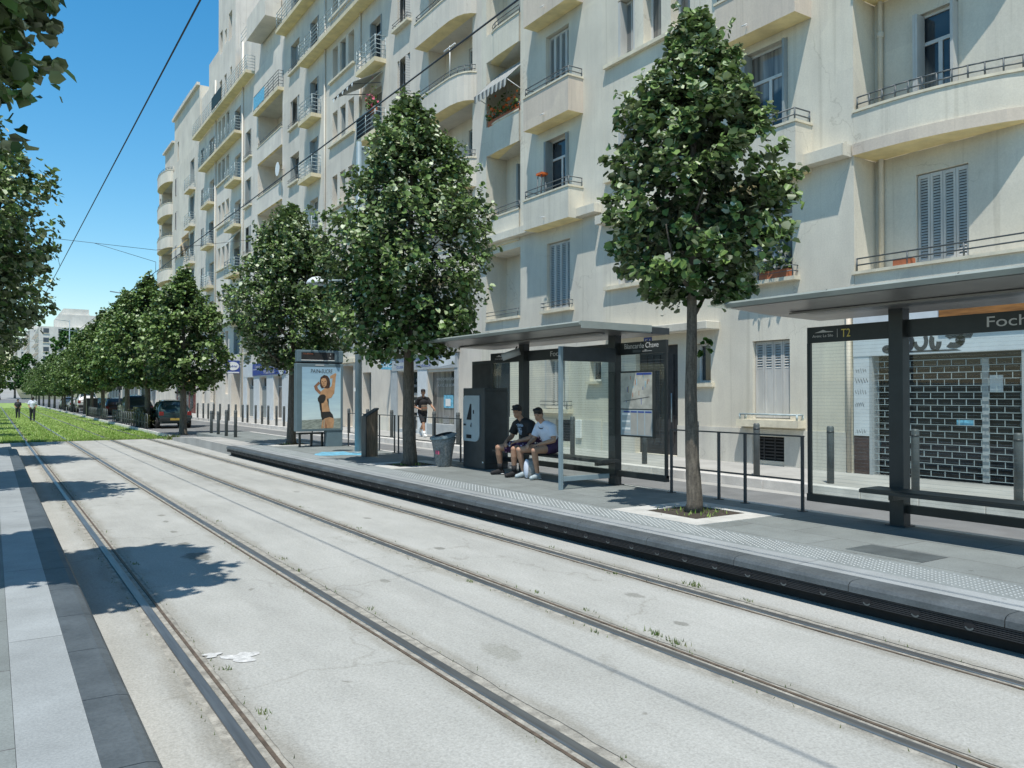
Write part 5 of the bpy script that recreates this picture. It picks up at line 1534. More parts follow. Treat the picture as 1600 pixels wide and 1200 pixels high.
# ------------------------------------------------------------------ bollards
def bollard(h=1.02, r=.062):
    t = thing('bollard', None, 'bollard', (0, 0, 0), 'steel bollards along the far kerb')
    mb = MB(); mb.lathe([(r, 0), (r, h - .03), (r * .8, h)], (0, 0, 0), 'bollard', 12); mb.build('post', t)
    mb = MB(); mb.lathe([(r + .003, h - .12), (r + .003, h - .09)], (0, 0, 0), 'steel', 12); mb.build('collar', t)
    return t
B0 = bollard()
bys = [(5.75, 'bollard seen through the second shelter, right of its post, nearest the right edge'), (7.3, 'bollard just right of the second shelter post, before the roller grille'), (8.86, 'bollard before the white graffiti panel, seen through shelter glass'),
       (10.5, 'bollard in front of the basement grille under the white shuttered window'), (12.1, 'bollard right of the slim tree trunk, left of the shuttered window'), (13.7, 'bollard seen through the glass under the map board'),
       (16.4, 'bollard seen through the first shelter, left of its right post'), (19.7, 'bollard behind the boy in black, seen past the ticket machine'), (22.3, 'bollard at the right edge of the faded repair shop'),
       (23.9, 'bollard before the repair shop, right of the walking man by two'), (25.5, 'bollard beside the walking man on his right'), (27.2, 'bollard left of the walking man, right of the dark tree trunk'), (29.4, 'bollard left of the dark tree trunk by the repair shop'), (31.3, 'bollard before the narrow shuttered opening, under the blue hanging sign')]
for k, y in enumerate([33.2, 35.2, 37.3, 39.7, 40.9, 42.3, 43.4, 44.6, 46.2, 47.2, 48.7, 50.3, 52.4, 54, 55.5, 56.9, 58.6, 60.7]):
    bys.append((y, 'bollard number %d along the far kerb, counted leftward from the blue hanging sign' % (k + 1)))
for k, (y, lab) in enumerate(bys):
    o = B0 if k == 0 else copy_tree(B0)
    o.location = (12.52 - .012 * max(0, y - 16), y, .28); o['label'] = lab
for k, (x, y) in enumerate(((7.57, 34.3), (7.57, 33.1), (7.5, 31.5), (7.59, 30.5))):
    o = copy_tree(B0); o.location = (x, y, PZ - .1 if y > 33 else PZ - .02)
    o['label'] = '%s of four bollards at the far end of the right platform ramp' % ['leftmost', 'second from left', 'third from left', 'rightmost'][k]; o['group'] = 'four bollards at the platform end'

# ------------------------------------------------------------------ street furniture
# ticket machine
t = thing('ticket_machine', 'dark grey ticket machine with pale rounded front, left of the seated boys', 'ticket machine', (8.95, 14.8, PZ))
mb = MB(); mb.box(8.66, 9.25, 14.38, 15.28, PZ, 2.0, 'steel'); mb.build('cabinet', t, .012)
mb = MB()
y0, y1, z0, z1, r = 14.56, 15.24, .86, 1.84, .16
pl = [(y1, z0), (y1, z1)] + [(y1, z1)][:0]
pl = [(y1, z0), (y1, z1 - .06), (y1 - .06, z1), (y0, z1)] + [(y0 + r - r * math.cos(R(a)), z0 + r - r * math.sin(R(a))) for a in (0, 22, 45, 67, 90)]
mb.prism(pl, 'x', 8.635, 8.659, 'offwhite'); f = mb.build('front_panel', t, .006)
mb = MB(); mb.prism([(14.88, 1.32), (15.08, 1.32), (14.93, 1.66), (14.88, 1.66)], 'x', 8.628, 8.6345, 'dark'); mb.build('screen', f)
mb = MB(); mb.box(8.63, 8.6345, 14.77, 14.81, 1.45, 1.53, 'dark'); mb.box(8.62, 8.6345, 15.12, 15.2, 1.19, 1.23, 'dark'); mb.prism([(14.88, 1.16), (14.93, 1.18), (14.88, 1.26)], 'x', 8.628, 8.6345, 'dark'); mb.build('coin_slot', f)
mb = MB(); mb.box(8.628, 8.6345, 14.88, 15.09, .92, 1.0, 'dark'); mb.build('tray', f)
mb = MB(); mb.box(8.655, 8.6595, 14.42, 14.47, .42, .45, 'white'); mb.build('sticker', t)
mb = MB(); mb.box(8.66, 9.25, 14.374, 14.3795, .40, .41, 'dark'); mb.box(8.70, 9.2, 14.374, 14.3795, 1.93, 1.94, 'dark'); mb.build('panel_seam', t)
# bin
t = thing('litter_bin', 'speckled grey litter bin with slanted lid, beside the ticket machine', 'litter bin', (8.35, 15.62, PZ))
mb = MB(); mb.lathe([(.17, 0), (.18, .02), (.205, .25), (.25, .5), (.29, .64), (.27, .64), (.22, .45)], (8.35, 15.62, PZ), 'binbody', 18); mb.build('body', t)
mb = MB()
for i in range(18):
    a, c = 2 * math.pi * i / 18, 2 * math.pi * (i + 1) / 18
    zz = lambda q: PZ + .68 + .05 * math.cos(q)
    p = lambda q, rr, dz: (8.35 + rr * math.cos(q), 15.62 + rr * math.sin(q), zz(q) + dz)
    mb.face([p(a, .30, -.045), p(c, .30, -.045), p(c, .30, .0), p(a, .30, .0)], 'mast'); mb.face([p(a, .30, 0), p(c, .30, 0), p(c, .2, .025), p(a, .2, .025)], 'mast'); mb.face([p(a, .2, .025), p(c, .2, .025), p(c, .17, -.03), p(a, .17, -.03)], 'dark')
mb.build('lid', t)
mb = MB(); mb.box(8.12, 8.135, 15.4, 15.56, PZ + .28, PZ + .36, 'pinkfl'); mb.build('sticker', t)
# validator
t = thing('validator_post', 'wood-faced validator post with slanted top, leaning against the grey-blue mast', 'validator', (8.08, 19.1, PZ))
mb = MB(); mb.prism([(7.95, PZ), (7.95, 1.30), (8.26, 1.48), (8.26, PZ)], 'y', 18.98, 19.22, 'woodgrey'); mb.build('body', t, .008)
mb = MB(); mb.prism([(7.92, PZ), (7.92, 1.31), (8.28, 1.52), (8.28, 1.483), (7.949, 1.29), (7.949, PZ)], 'y', 18.96, 19.24, 'steel'); mb.build('frame', t)
# lighting and wire mast
t = thing('mast', 'tall blue-grey steel mast rising into the lime crown, carrying tram wires and a lamp', 'mast', (8.29, 20.35, PZ))
mb = MB(); mb.tube([(8.29, 20.35, PZ), (8.29, 20.35, 4), (8.29, 20.35, 8.7)], [.098, .088, .07], 'mast', 14); mb.lathe([(.16, 0), (.16, .03), (.1, .05)], (8.29, 20.35, PZ), 'mast', 14); mb.build('pole', t)
mb = MB(); mb.bar((8.29, 20.35, 8.56), (9.1, 20.35, 8.56), .05, 'mast', 8); mb.build('arm', t)
mb = MB(); mb.bar((8.29, 20.35, 4.95), (7.3, 20.35, 4.86), .03, 'mast', 8); mb.build('lamp_arm', t)
mb = MB(); mb.lathe([(.02, .20), (.16, .17), (.26, .10), (.30, .02), (.29, 0)][::-1], (7.15, 20.35, 4.76), 'shopwhite', 16); lh = mb.build('lamp_head', t)
mb = MB(); mb.lathe([(.10, -.04), (.27, -.002)], (7.15, 20.35, 4.76), 'offwhite', 16); mb.build('lamp_glass', lh)
mb = MB(); mb.box(8.18, 8.19, 20.3, 20.4, 1.95, 2.05, 'white'); mb.build('sticker', t)

# advert panel
YP = 23.5
t = thing('advert_panel', 'blue-grey advert panel showing a woman in a black swimsuit by the sea', 'advert panel', (8.8, YP, PZ))
mb = MB(); mb.box(7.57, 9.03, YP - .12, YP + .12, .76, 2.80, 'adblue'); mb.build('poster_case', t, .02)
mb = MB(); mb.box(7.60, 9.03, YP - .12, YP + .12, 2.84, 3.20, 'adblue'); h = mb.build('display_case', t, .02); 
mb = MB(); mb.box(7.72, 8.74, YP - .135, YP - .121, 2.91, 3.13, 'dark'); mb.box(7.71, 8.75, YP - .14, YP - .121, 2.885, 2.905, 'white'); d = mb.build('display', h)
text('6', (8.6, YP - .137, 3.06), .07, '-y', 'textw', d); text('12', (8.56, YP - .137, 2.95), .07, '-y', 'textw', d); text('T2 La Blancarde', (7.76, YP - .137, 3.07), .05, '-y', 'terracotta', d)
mb = MB(); mb.box(7.60, 9.0, YP - .09, YP + .09, 2.80, 2.84, 'dark'); mb.build('gap', t)
mb = MB(); mb.box(8.52, 9.02, YP - .1, YP + .1, PZ, .76, 'adblue'); mb.build('foot', t, .008)
mb = MB(); mb.box(8.15, 8.42, YP - .127, YP - .121, 2.735, 2.765, 'textw'); mb.build('maker_plate', t)
px = lambda a: 7.73 + a / 610 * 1.22
pz = lambda b: 2.70 - (b - 150) / 945 * 1.87
M['pskyc'] = grad_mat('poster_sky', [(0, (.62, .66, .60)), (.2, (.60, .72, .72)), (.55, (.42, .60, .68)), (1, (.30, .46, .58))], pz(1095), pz(155))
M['psea'] = mat('poster_sea', (.26, .29, .25), .4, .35, 9, mapping=(1, 1, 5))
M['pskin'] = mat('poster_skin', (.48, .27, .14), .4, .22, 6)
M['pskin2'] = mat('poster_skin_shade', (.27, .13, .07), .4, .2, 6)
M['phair'] = mat('poster_hair', (.06, .03, .02), .4, .4, 9)
M['pblack'] = mat('poster_black', (.025, .022, .02), .4, .2, 9)
def pp(parent, poly, m, d, name):
    mb = MB(); mb.face([(px(a), YP - .122 - d * .0012, pz(b)) for a, b in poly], m); return mb.build(name, parent)
pb = MB(); pb.face([(px(5), YP - .1225, pz(155)), (px(608), YP - .1225, pz(155)), (px(608), YP - .1225, pz(1095)), (px(5), YP - .1225, pz(1095))], 'pskyc'); po = pb.build('poster', t)
W = MB()
def wp(poly, m, d): W.face([(px(a), YP - .1225 - d * .0012, pz(b)) for a, b in poly], m)
wp([(5, 960), (300, 945), (608, 935), (608, 1095), (5, 1095)], 'psea', 1)
wp([(440, 290), (490, 260), (525, 240), (540, 260), (530, 300), (505, 560), (440, 600), (420, 480), (462, 440), (478, 320), (440, 330)], 'pskin', 2)
wp([(262, 372), (188, 445), (205, 500), (265, 560), (340, 590), (350, 520), (300, 535), (250, 480), (240, 445), (285, 405)], 'pskin2', 2)
wp([(300, 520), (400, 440), (470, 480), (490, 570), (460, 620), (400, 640), (425, 760), (440, 830), (490, 910), (505, 980), (490, 1085), (300, 1085), (320, 960), (290, 830), (300, 700), (260, 640)], 'pskin', 3)
wp([(355, 960), (345, 1085), (335, 1085), (342, 960)], 'psea', 4)
wp([(365, 960), (400, 1085), (362, 1085)], 'pskin2', 4)
wp([(345, 272), (290, 310), (278, 370), (285, 440), (310, 480), (330, 470), (400, 480), (430, 470), (442, 400), (430, 330), (395, 285)], 'phair', 5)
wp([(300, 340), (330, 320), (370, 325), (388, 370), (382, 430), (345, 468), (312, 430), (298, 385)], 'pskin', 6)
wp([(310, 372), (328, 368), (326, 378), (311, 382)], 'phair', 7); wp([(348, 366), (372, 366), (370, 376), (350, 376)], 'phair', 7); wp([(330, 432), (356, 430), (344, 442)], 'redwood', 7); wp([(336, 380), (346, 380), (348, 412), (332, 412)], 'pskin2', 7)
wp([(245, 630), (270, 590), (310, 570), (350, 572), (374, 600), (365, 650), (335, 700), (280, 710), (250, 670)], 'pblack', 5)
wp([(268, 690), (305, 710), (315, 830), (300, 850), (282, 800)], 'pblack', 5)
wp([(395, 635), (415, 635), (420, 690), (412, 780), (405, 700), (392, 660)], 'pblack', 5)
wp([(292, 838), (440, 832), (480, 880), (496, 935), (430, 915), (360, 935), (320, 965), (298, 900)], 'pblack', 5)
W.build('printed_figure', po)
text('PAIN', (px(140), YP - .1245, pz(245)), .17, '-y', 'textd', po, .27, slant=.05); text('de', (px(268), YP - .1245, pz(235)), .09, '-y', 'textd', po, .07); text('SUCRE', (px(308), YP - .1245, pz(245)), .17, '-y', 'textd', po, .33, slant=.05)
# low frame under the panel
t = thing('cycle_rack', 'low black metal frame on three legs beneath the swimwear advert panel', 'rack', (8.0, 23.9, PZ))
mb = MB(); mb.box(7.75, 8.6, 23.7, 23.95, .66, .71, 'steel2'); mb.build('top_bar', t)
for x in (7.82, 8.18, 8.52):
    mb = MB(); mb.box(x - .025, x + .025, 23.78, 23.86, PZ, .66, 'steel2'); mb.build('leg', t)
# blue paint on the paving
mb = MB(); rnd = random.Random(2)
pts = [(7.75 + (.75 + rnd.uniform(-.2, .2)) * math.cos(a * .45) * .8, 20.4 + (.55 + rnd.uniform(-.25, .2)) * math.sin(a * .45) * 1.6, PZ + .004) for a in range(14)]
mb.face(pts, 'skyblue'); o = mb.build('paint_patch'); props(o, 'light blue paint smear on the paving at the foot of the mast', 'paint mark')
# white paint splash on the track
for k, (cx, cy, s) in enumerate(((1.50, 5.80, 1.0), (1.325, 5.95, .5))):
    mb = MB(); pts = []
    for i in range(22):
        a = 2 * math.pi * i / 22; rr = s * .085 * (1 + .28 * math.sin(3 * a + k) + .2 * math.sin(5 * a + 1) + rnd.uniform(-.08, .08)); pts.append((cx + rr * math.cos(a) * 1.25, cy + rr * math.sin(a) * 1.3, .004 + .003 * k))
    mb.face(pts, 'splash'); o = mb.build('paint_splash'); props(o, ['larger white paint splash on the concrete beside the left rail', 'smaller white paint splash just left of the larger one'][k], 'paint mark')
# manhole on platform
mb = MB(); mb.box(7.3, 7.75, 4.2, 5.0, PZ - .02, PZ + .003, 'bollard'); o = mb.build('access_cover', None); props(o, 'dark grey access cover set in the near platform paving under the shelter', 'cover')

# weeds
rngw = random.Random(12)
wd = [(1.34, 5.6), (1.34, 4.7), (2.77, 6.5), (2.78, 9.0), (2.72, 8.3), (3.99, 6.9), (4.30, 6.2), (4.32, 4.6), (4.29, 4.35), (3.96, 4.9), (5.73, 5.6), (5.72, 7.9), (5.40, 6.4), (4.3, 10.5), (4.3, 13.0), (2.8, 12.2), (1.33, 9.6), (5.72, 4.9), (4.3, 5.4)]
for k, (x, y) in enumerate(wd):
    big = k in (7, 8, 10)
    o = blades('weed', 34 if big else 18, lambda rng, x=x, y=y, b=big: (x + rng.normal() * (.028 if b else .018), y + rng.normal() * (.07 if b else .04)), .036 if big else .024, 'weed', None, kind=None, seed=k + 100)
    props(o, 'small green weed growing in the dirt joint beside a tram rail', 'weed', 'weeds in the rail joints')
o = blades('verge_weeds', 1500, lambda rng: (RX[int(rng.integers(4))] + (.135 if rng.random() < .5 else -.12) + rng.normal() * .022, rng.uniform(2, 36)), .022, 'weed', None, seed=5)
o = blades('weed', 70, lambda rng: (6.3 + rng.normal() * .12, 35.6 + rng.normal() * .15), .2, 'weed', None, kind=None, seed=77); props(o, 'tuft of grass at the far corner of the platform ramp', 'weed')

# hedge and cycle hoops by the parked car
hm = crown_mesh('hedge', 9, 1.0, 0, 1.0, 260, 30, .09, 'hedge', .0, shape='round')
v = np.empty(len(hm.vertices) * 3); hm.vertices.foreach_get('co', v); v = v.reshape(-1, 3)
rr = np.hypot(v[:, 0], v[:, 1]) + 1e-6; k = np.maximum(np.abs(v[:, 0]), np.abs(v[:, 1])) / rr
v[:, 0] = v[:, 0] / np.maximum(k, .75) * .38; v[:, 1] = v[:, 1] / np.maximum(k, .75) * 2.4; v[:, 2] = np.minimum(v[:, 2] * 1.1, 1.1)
hm.vertices.foreach_set('co', v.ravel()); hm.update()
o = bpy.data.objects.new('hedge', hm); COL.objects.link(o); o.location = (7.05, 48.2, .08); props(o, 'clipped brownish green hedge between the grass track and the parked cars', 'hedge')
def hoop(x, y, lab):
    t = thing('hoop_rail', lab, 'hoop', (0, 0, 0), 'metal hoops along the grass track')
    mb = MB(); mb.tube([(0, -.32, 0), (0, -.32, .62), (0, -.2, .78), (0, .2, .78), (0, .32, .62), (0, .32, 0)], .022, 'iron', 6); mb.build('hoop', t)
    mb = MB(); mb.bar((0, -.32, .35), (0, .32, .35), .015, 'iron', 6); mb.build('bar', t)
    t.location = (x, y, .1); return t
H0 = hoop(6.62, 44.4, 'grey metal hoop in the row between the grass track and the cars')
for k in range(1, 30):
    o = copy_tree(H0); o.location = (6.62, 44.4 + k * .95 + (2.5 if k > 14 else 0), .1)
# traffic light
t = thing('traffic_light', 'traffic light showing amber among the far tree trunks', 'traffic light', (7.5, 62, .1))
mb = MB(); mb.bar((7.5, 62, .1), (7.5, 62, 2.4), .05, 'steel', 8); mb.build('pole', t)
mb = MB(); mb.box(7.35, 7.65, 62 - .1, 62.15, 2.2, 3.0, 'steel'); mb.build('housing', t, .02)
for z, m_ in ((2.85, 'dark'), (2.6, 'orange'), (2.35, 'dark')):
    mb = MB(); mb.bar((7.5, 61.86, z), (7.5, 61.899, z), .10, m_, 12); mb.build('lens', t)
# dark utility box, far lamp masts
t = thing('utility_cabinet', 'black utility cabinet standing at the right edge of the grass', 'cabinet', (6.9, 74, .1))
mb = MB(); mb.box(6.5, 7.3, 73.6, 74.3, .1, 1.5, 'steel2'); mb.build('body', t, .02); mb = MB(); mb.box(6.45, 7.35, 73.55, 74.35, 1.5, 1.58, 'steel'); mb.build('lid', t)
for k, (x, y, h) in enumerate(((8.3, 57, 8.5), (8.3, 100, 9), (10.5, 148, 14))):
    t = thing('lamp_mast', ['pale blue mast between the parked cars and the low houses', 'pale blue mast among the far tree trunks beside the road', 'thin mast standing above the treetops in front of the white block'][k], 'mast', (x, y, .1))
    mb = MB(); mb.tube([(x, y, .1), (x, y, h * .5), (x, y, h)], [.12, .1, .07], 'mast', 10); mb.build('pole', t)
    mb = MB(); mb.bar((x, y, h - .2), (x - 2.0, y, h), .04, 'mast', 6); mb.build('arm', t)
# posts on left beyond platform
t = thing('railing', 'short dark railing at the far end of the left platform', 'railing', (-.7, 34, 0))
for k in range(3):
    mb = MB(); mb.box(-.55, -.48, 33.0 + k * 1.4, 33.08 + k * 1.4, 0, 1.2, 'steel'); mb.build('post', t)
mb = MB(); mb.box(-.54, -.49, 33.08, 35.8, 1.1, 1.15, 'steel'); mb.build('top_rail', t)

# ------------------------------------------------------------------ balcony things
def flower_box(name, label, x0, x1, y0, y1, z, m_leaf, m_fl, seed):
    t = thing(name, label, 'plants', ((x0 + x1) / 2, (y0 + y1) / 2, z))
    mb = MB(); mb.box(x0, x1, y0, y1, z, z + .18, 'terracotta'); mb.build('trough', t)
    rng = np.random.default_rng(seed); n = 260
    c = np.stack([rng.uniform(x0 - .12, x1 + .05, n), rng.uniform(y0, y1, n), z + .15 + rng.gamma(2., .13, n)], 1)
    v = leaf_cloud(rng, c - np.array(ORG[t.name]), rng.normal(size=(n, 3)) + np.array([-.3, 0, .4]), rng.uniform(.06, .14, n), None)
    for nm, sel, m_ in (('foliage', slice(0, 190), m_leaf), ('flowers', slice(190, 260), m_fl)):
        vv = v.reshape(n, 6, 3)[sel].reshape(-1, 3)
        me = bpy.data.meshes.new(nm); me.from_pydata(vv.tolist(), [], [f for i in range(len(vv) // 6) for f in ((i * 6, i * 6 + 1, i * 6 + 2, i * 6 + 3), (i * 6, i * 6 + 3, i * 6 + 4, i * 6 + 5))])
        at = me.attributes.new('tint', 'FLOAT', 'FACE'); at.data.foreach_set('value', [float(q) for q in np.repeat(rng.random(len(vv) // 6) * .75, 2)])
        me.materials.append(M[m_]); o = bpy.data.objects.new(nm, me); COL.objects.link(o); o.parent = t
flower_box('balcony_plants', 'overflowing plants with red blooms under the striped awning', XF - .02, XF + .2, 22.0, 24.0, 11.28, 'weed', 'orangefl', 1)
flower_box('balcony_plants', 'pink flowers in a trough on the dark-screened rail balcony', XF - .5, XF - .3, 33.0, 33.7, 14.5, 'leaf2', 'pinkfl', 2)
flower_box('balcony_plants', 'white flowering pot on the first-floor sill right of the slim lime tree', XF - .18, XF - .02, 11.25, 12.0, 4.42, 'leaf', 'textw', 3)
flower_box('balcony_plants', 'red flowers along the low round-ended balcony of the ivory block', XF - .7, XF - .4, 75.8, 78.2, 10.9, 'leaf2', 'pinkfl', 4)
t = thing('deck_chair', 'orange folding chair with tall legs on the box balcony beside the open white window', 'chair', (XF - .2, 20.3, 7.95))
mb = MB(); mb.box(XF - .34, XF - .1, 20.25, 20.55, 8.72, 8.79, 'orangefl'); mb.build('seat', t)
for dx, dy in ((-.3, 20.3), (-.3, 20.5), (-.14, 20.3), (-.14, 20.5)):
    mb = MB(); mb.bar((XF + dx, dy, 8.72), (XF + dx * 1.1, dy + .1, 7.4), .015, 'iron', 6); mb.build('leg', t)
t = thing('flower_pot', 'terracotta pot on the long straight balcony in front of the louvred shutters', 'pot', (XF + .2, 8.75, 4.34))
mb = MB(); mb.box(XF + .02, XF + .2, 8.6, 8.95, 4.345, 4.47, 'terracotta'); mb.build('trough', t)
mb = MB(); mb.box(XF + .04, XF + .18, 8.62, 8.93, 4.47, 4.476, 'soil'); mb.build('soil', t)
t = thing('satellite_dish', 'white satellite dish on the loggia pier of the pale stepped block', 'satellite dish', (XF - .3, 48.0, 15.4))
mb = MB(); mb.lathe([(.02, 0), (.25, .03), (.42, .1)], (0, 0, 0), 'white', 16)
mb.v = [(XF - .25 - z, 47.75 + x, 15.4 + y) for x, y, z in mb.v]; mb.build('dish', t)
mb = MB(); mb.bar((XF - .0, 47.75, 15.4), (XF - .26, 47.75, 15.4), .03, 'iron', 6); mb.build('bracket', t)
# ------------------------------------------------------------------ cars
def paint(name, col):
    m, nt, b, out = nodes_of(name)
    b.inputs['Base Color'].default_value = (*col, 1); b.inputs['Roughness'].default_value = .32
    b.inputs['Metallic'].default_value = .35; b.inputs['Coat Weight'].default_value = .8; b.inputs['Coat Roughness'].default_value = .06
    c = ramp(nt, noise_fac(nt, 2.5, 5), tuple(x * .85 for x in col), tuple(x * 1.1 for x in col)); nt.links.new(c, b.inputs['Base Color'])
    return m
ST = [  # y, wb, wm, wbelt, zb, zbelt, wroof, zroof
    (0.00, .66, .76, .72, .36, .74, .62, .76), (0.05, .72, .82, .78, .30, .88, .70, .92), (0.16, .74, .835, .80, .27, .93, .68, 1.02), (0.42, .76, .84, .80, .24, .94, .60, 1.33), (0.62, .76, .84, .80, .24, .94, .58, 1.40),
    (1.25, .76, .84, .80, .22, .93, .58, 1.44), (2.0, .76, .84, .80, .22, .91, .57, 1.41), (2.30, .76, .84, .80, .22, .90, .59, 1.28), (2.78, .76, .83, .79, .24, .88, .66, .95), (3.35, .74, .81, .75, .26, .80, .60, .86), (3.66, .70, .76, .68, .30, .66, .50, .70), (3.76, .60, .64, .56, .36, .56, .42, .58)]
def sect(s):
    y, wb, wm, wt, zb, zt, wr, zr = s
    h = [(wb * .9, zb), (wb, zb + .08), (wm, (zb + zt) / 2), (wt, zt), (wr, zr), (wr * .6, zr + .025), (0, zr + .032)]
    return [(x, y, z) for x, z in h] + [(-x, y, z) for x, z in reversed(h[:-1])]
def lerp(y):
    for a, b in zip(ST, ST[1:]):
        if a[0] <= y <= b[0]:
            t = (y - a[0]) / (b[0] - a[0]); return tuple(p + (q - p) * t for p, q in zip(a, b))
    return ST[-1]
def car(name, label, col, loc, sc=(1, 1, 1), group='cars parked beside the grass track', cat='car', rz=0, detail=True):
    t = thing(name, label, cat, (0, 0, 0), group)
    pm = paint(name + '_paint', col)
    mb = MB(); ss = [sect(s) for s in ST]; n = len(ss[0])
    for a, b in zip(ss, ss[1:]):
        for i in range(n):
            j = (i + 1) % n; mb.face([a[i], a[j], b[j], b[i]], pm, True)
    mb.face(ss[0], pm); mb.face(ss[-1], pm)
    bo = mb.build('body', t)
    bm = bmesh.new(); bm.from_mesh(bo.data); bmesh.ops.remove_doubles(bm, verts=bm.verts, dist=.0005); bm.to_mesh(bo.data); bm.free()
    sb = bo.modifiers.new('s', 'SUBSURF'); sb.levels = 1; sb.render_levels = 2
    # glass
    def gl(nm, y0, y1, side):
        m = MB(); k = 4; P = []
        for i in range(k + 1):
            s = lerp(y0 + (y1 - y0) * i / k); _, wb, wm, wt, zb, zt, wr, zr = s
            f = lambda u: (side * (wt + (wr - wt) * u + .004), s[0], zt + (zr - zt) * u + .004)
            P.append((f(.10), f(.86)))
        for p, q in zip(P, P[1:]): m.face([p[0], q[0], q[1], p[1]], 'carglass', True)
        m.build(nm, t)
    for sd in (-1, 1):
        gl('side_window', .62, 1.22, sd); gl('side_window', 1.30, 2.10, sd)
    m = MB(); m.face([(-.62, .135, 1.0), (.62, .135, 1.0), (.52, .40, 1.345), (-.52, .40, 1.345)], 'carglass'); m.build('rear_window', t)
    m = MB(); m.face([(-.62, 2.74, 1.01), (.62, 2.74, 1.01), (.53, 2.27, 1.33), (-.53, 2.27, 1.33)], 'carglass'); m.build('windscreen', t)
    m = MB(); m.box(-.76, .76, -.03, .10, .36, .56, 'steel2'); m.build('bumper', t, .03)
    m = MB(); m.box(-.26, .26, -.034, -.031, .42, .53, 'plate'); m.build('number_plate', t)
    for sd in (-1, 1):
        m = MB(); m.box(min(sd * .56, sd * .78), max(sd * .56, sd * .78), -.004, .12, .66, .86, 'lampred'); m.build('tail_lamp', t, .02)
        m = MB(); m.box(min(sd * .45, sd * .66), max(sd * .45, sd * .66), 3.60, 3.70, .56, .68, 'white'); m.build('headlight', t, .02)
        m = MB(); m.box(min(sd * .82, sd * .97), max(sd * .82, sd * .97), 2.1, 2.2, .92, 1.05, pm); m.build('mirror', t, .02)
        for y in (.68, 3.02):
            m = MB(); m.bar((sd * .66, y, .30), (sd * .845, y, .30), .30, 'rubber', 18); w = m.build('wheel', t, .03)
            m = MB(); m.bar((sd * .846, y, .30), (sd * .855, y, .30), .19, 'chrome', 14); m.build('rim', w)
    t.location = loc; t.scale = sc; t.rotation_euler = (0, 0, rz)
    return t
car('parked_hatchback', 'dark teal hatchback with yellow rear plate parked just beyond the platform end', (.014, .042, .048), (8.05, 44.6, .1), (1.02, 1, 1.02))
car('parked_minivan', 'dark grey-green minivan parked behind the hedge, ahead of the teal hatchback', (.035, .055, .06), (7.95, 56.2, .1), (1.08, 1.12, 1.2))
car('parked_car', 'dark brown car parked ahead of the grey-green minivan', (.06, .03, .022), (7.9, 66.5, .1), (1, 1.05, 1.05))
car('parked_car', 'deep teal car parked beyond the brown one', (.015, .06, .07), (7.9, 76.5, .1), (1, 1.05, 1.02))
car('parked_van', 'white van among the tree trunks near the utility cabinet', (.6, .6, .58), (7.9, 88, .1), (1.15, 1.2, 1.4), cat='van')
car('parked_car', 'silver car beyond the white van', (.4, .42, .43), (7.9, 99, .1), (1, 1.05, 1.02))
car('parked_car', 'white car farthest along the parked row', (.6, .6, .6), (7.9, 112, .1), (1, 1.05, 1.02))
car('moving_car', 'pale car on the crossing road at the far end of the grass', (.62, .62, .6), (1.2, 258, hill(262)), (1, 1, 1), None)

# ------------------------------------------------------------------ people
def capsule(mb, p, q, r1, r2, m, n=12, sq=1.0):
    p, q = Vector(p), Vector(q); d = q - p
    L_ = d.length; d = d / max(L_, 1e-6); a = d.orthogonal().normalized(); b = d.cross(a)
    rings = []
    for k in range(5):
        t = -math.pi / 2 + k * math.pi / 8 + .02; rings.append((p + d * r1 * math.sin(t), r1 * math.cos(t)))
    for k in range(5):
        t = k * math.pi / 8; rings.append((q + d * r2 * math.sin(t), max(.0005, r2 * math.cos(t))))
    k0 = len(mb.v); mi = mb.mi(m)
    for c, r in rings:
        for i in range(n):
            th = 2 * math.pi * i / n; mb.v.append(tuple(c + (a * math.cos(th) + b * math.sin(th)) * r))
    for j in range(len(rings) - 1):
        for i in range(n):
            i2 = (i + 1) % n; mb.f.append((k0 + j * n + i, k0 + j * n + i2, k0 + (j + 1) * n + i2, k0 + (j + 1) * n + i)); mb.m.append(mi); mb.sm.append(True)
    mb.f.append(tuple(k0 + i for i in range(n - 1, -1, -1))); mb.m.append(mi); mb.sm.append(True)
    e = k0 + (len(rings) - 1) * n; mb.f.append(tuple(e + i for i in range(n))); mb.m.append(mi); mb.sm.append(True)
def ellipsoid(mb, c, ax, m, n=16):
    # ax: three Vectors (scaled axes)
    k0 = len(mb.v); mi = mb.mi(m); rows = 10
    for j in range(rows + 1):
        ph = -math.pi / 2 + math.pi * j / rows
        for i in range(n):
            th = 2 * math.pi * i / n
            mb.v.append(tuple(Vector(c) + ax[0] * (math.cos(th) * max(.02, math.cos(ph))) + ax[1] * (math.sin(th) * max(.02, math.cos(ph))) + ax[2] * math.sin(ph)))
    for j in range(rows):
        for i in range(n):
            i2 = (i + 1) % n; mb.f.append((k0 + j * n + i, k0 + j * n + i2, k0 + (j + 1) * n + i2, k0 + (j + 1) * n + i)); mb.m.append(mi); mb.sm.append(True)
    mb.f.append(tuple(k0 + i for i in range(n - 1, -1, -1))); mb.m.append(mi); mb.sm.append(True)
    e = k0 + rows * n; mb.f.append(tuple(e + i for i in range(n))); mb.m.append(mi); mb.sm.append(True)
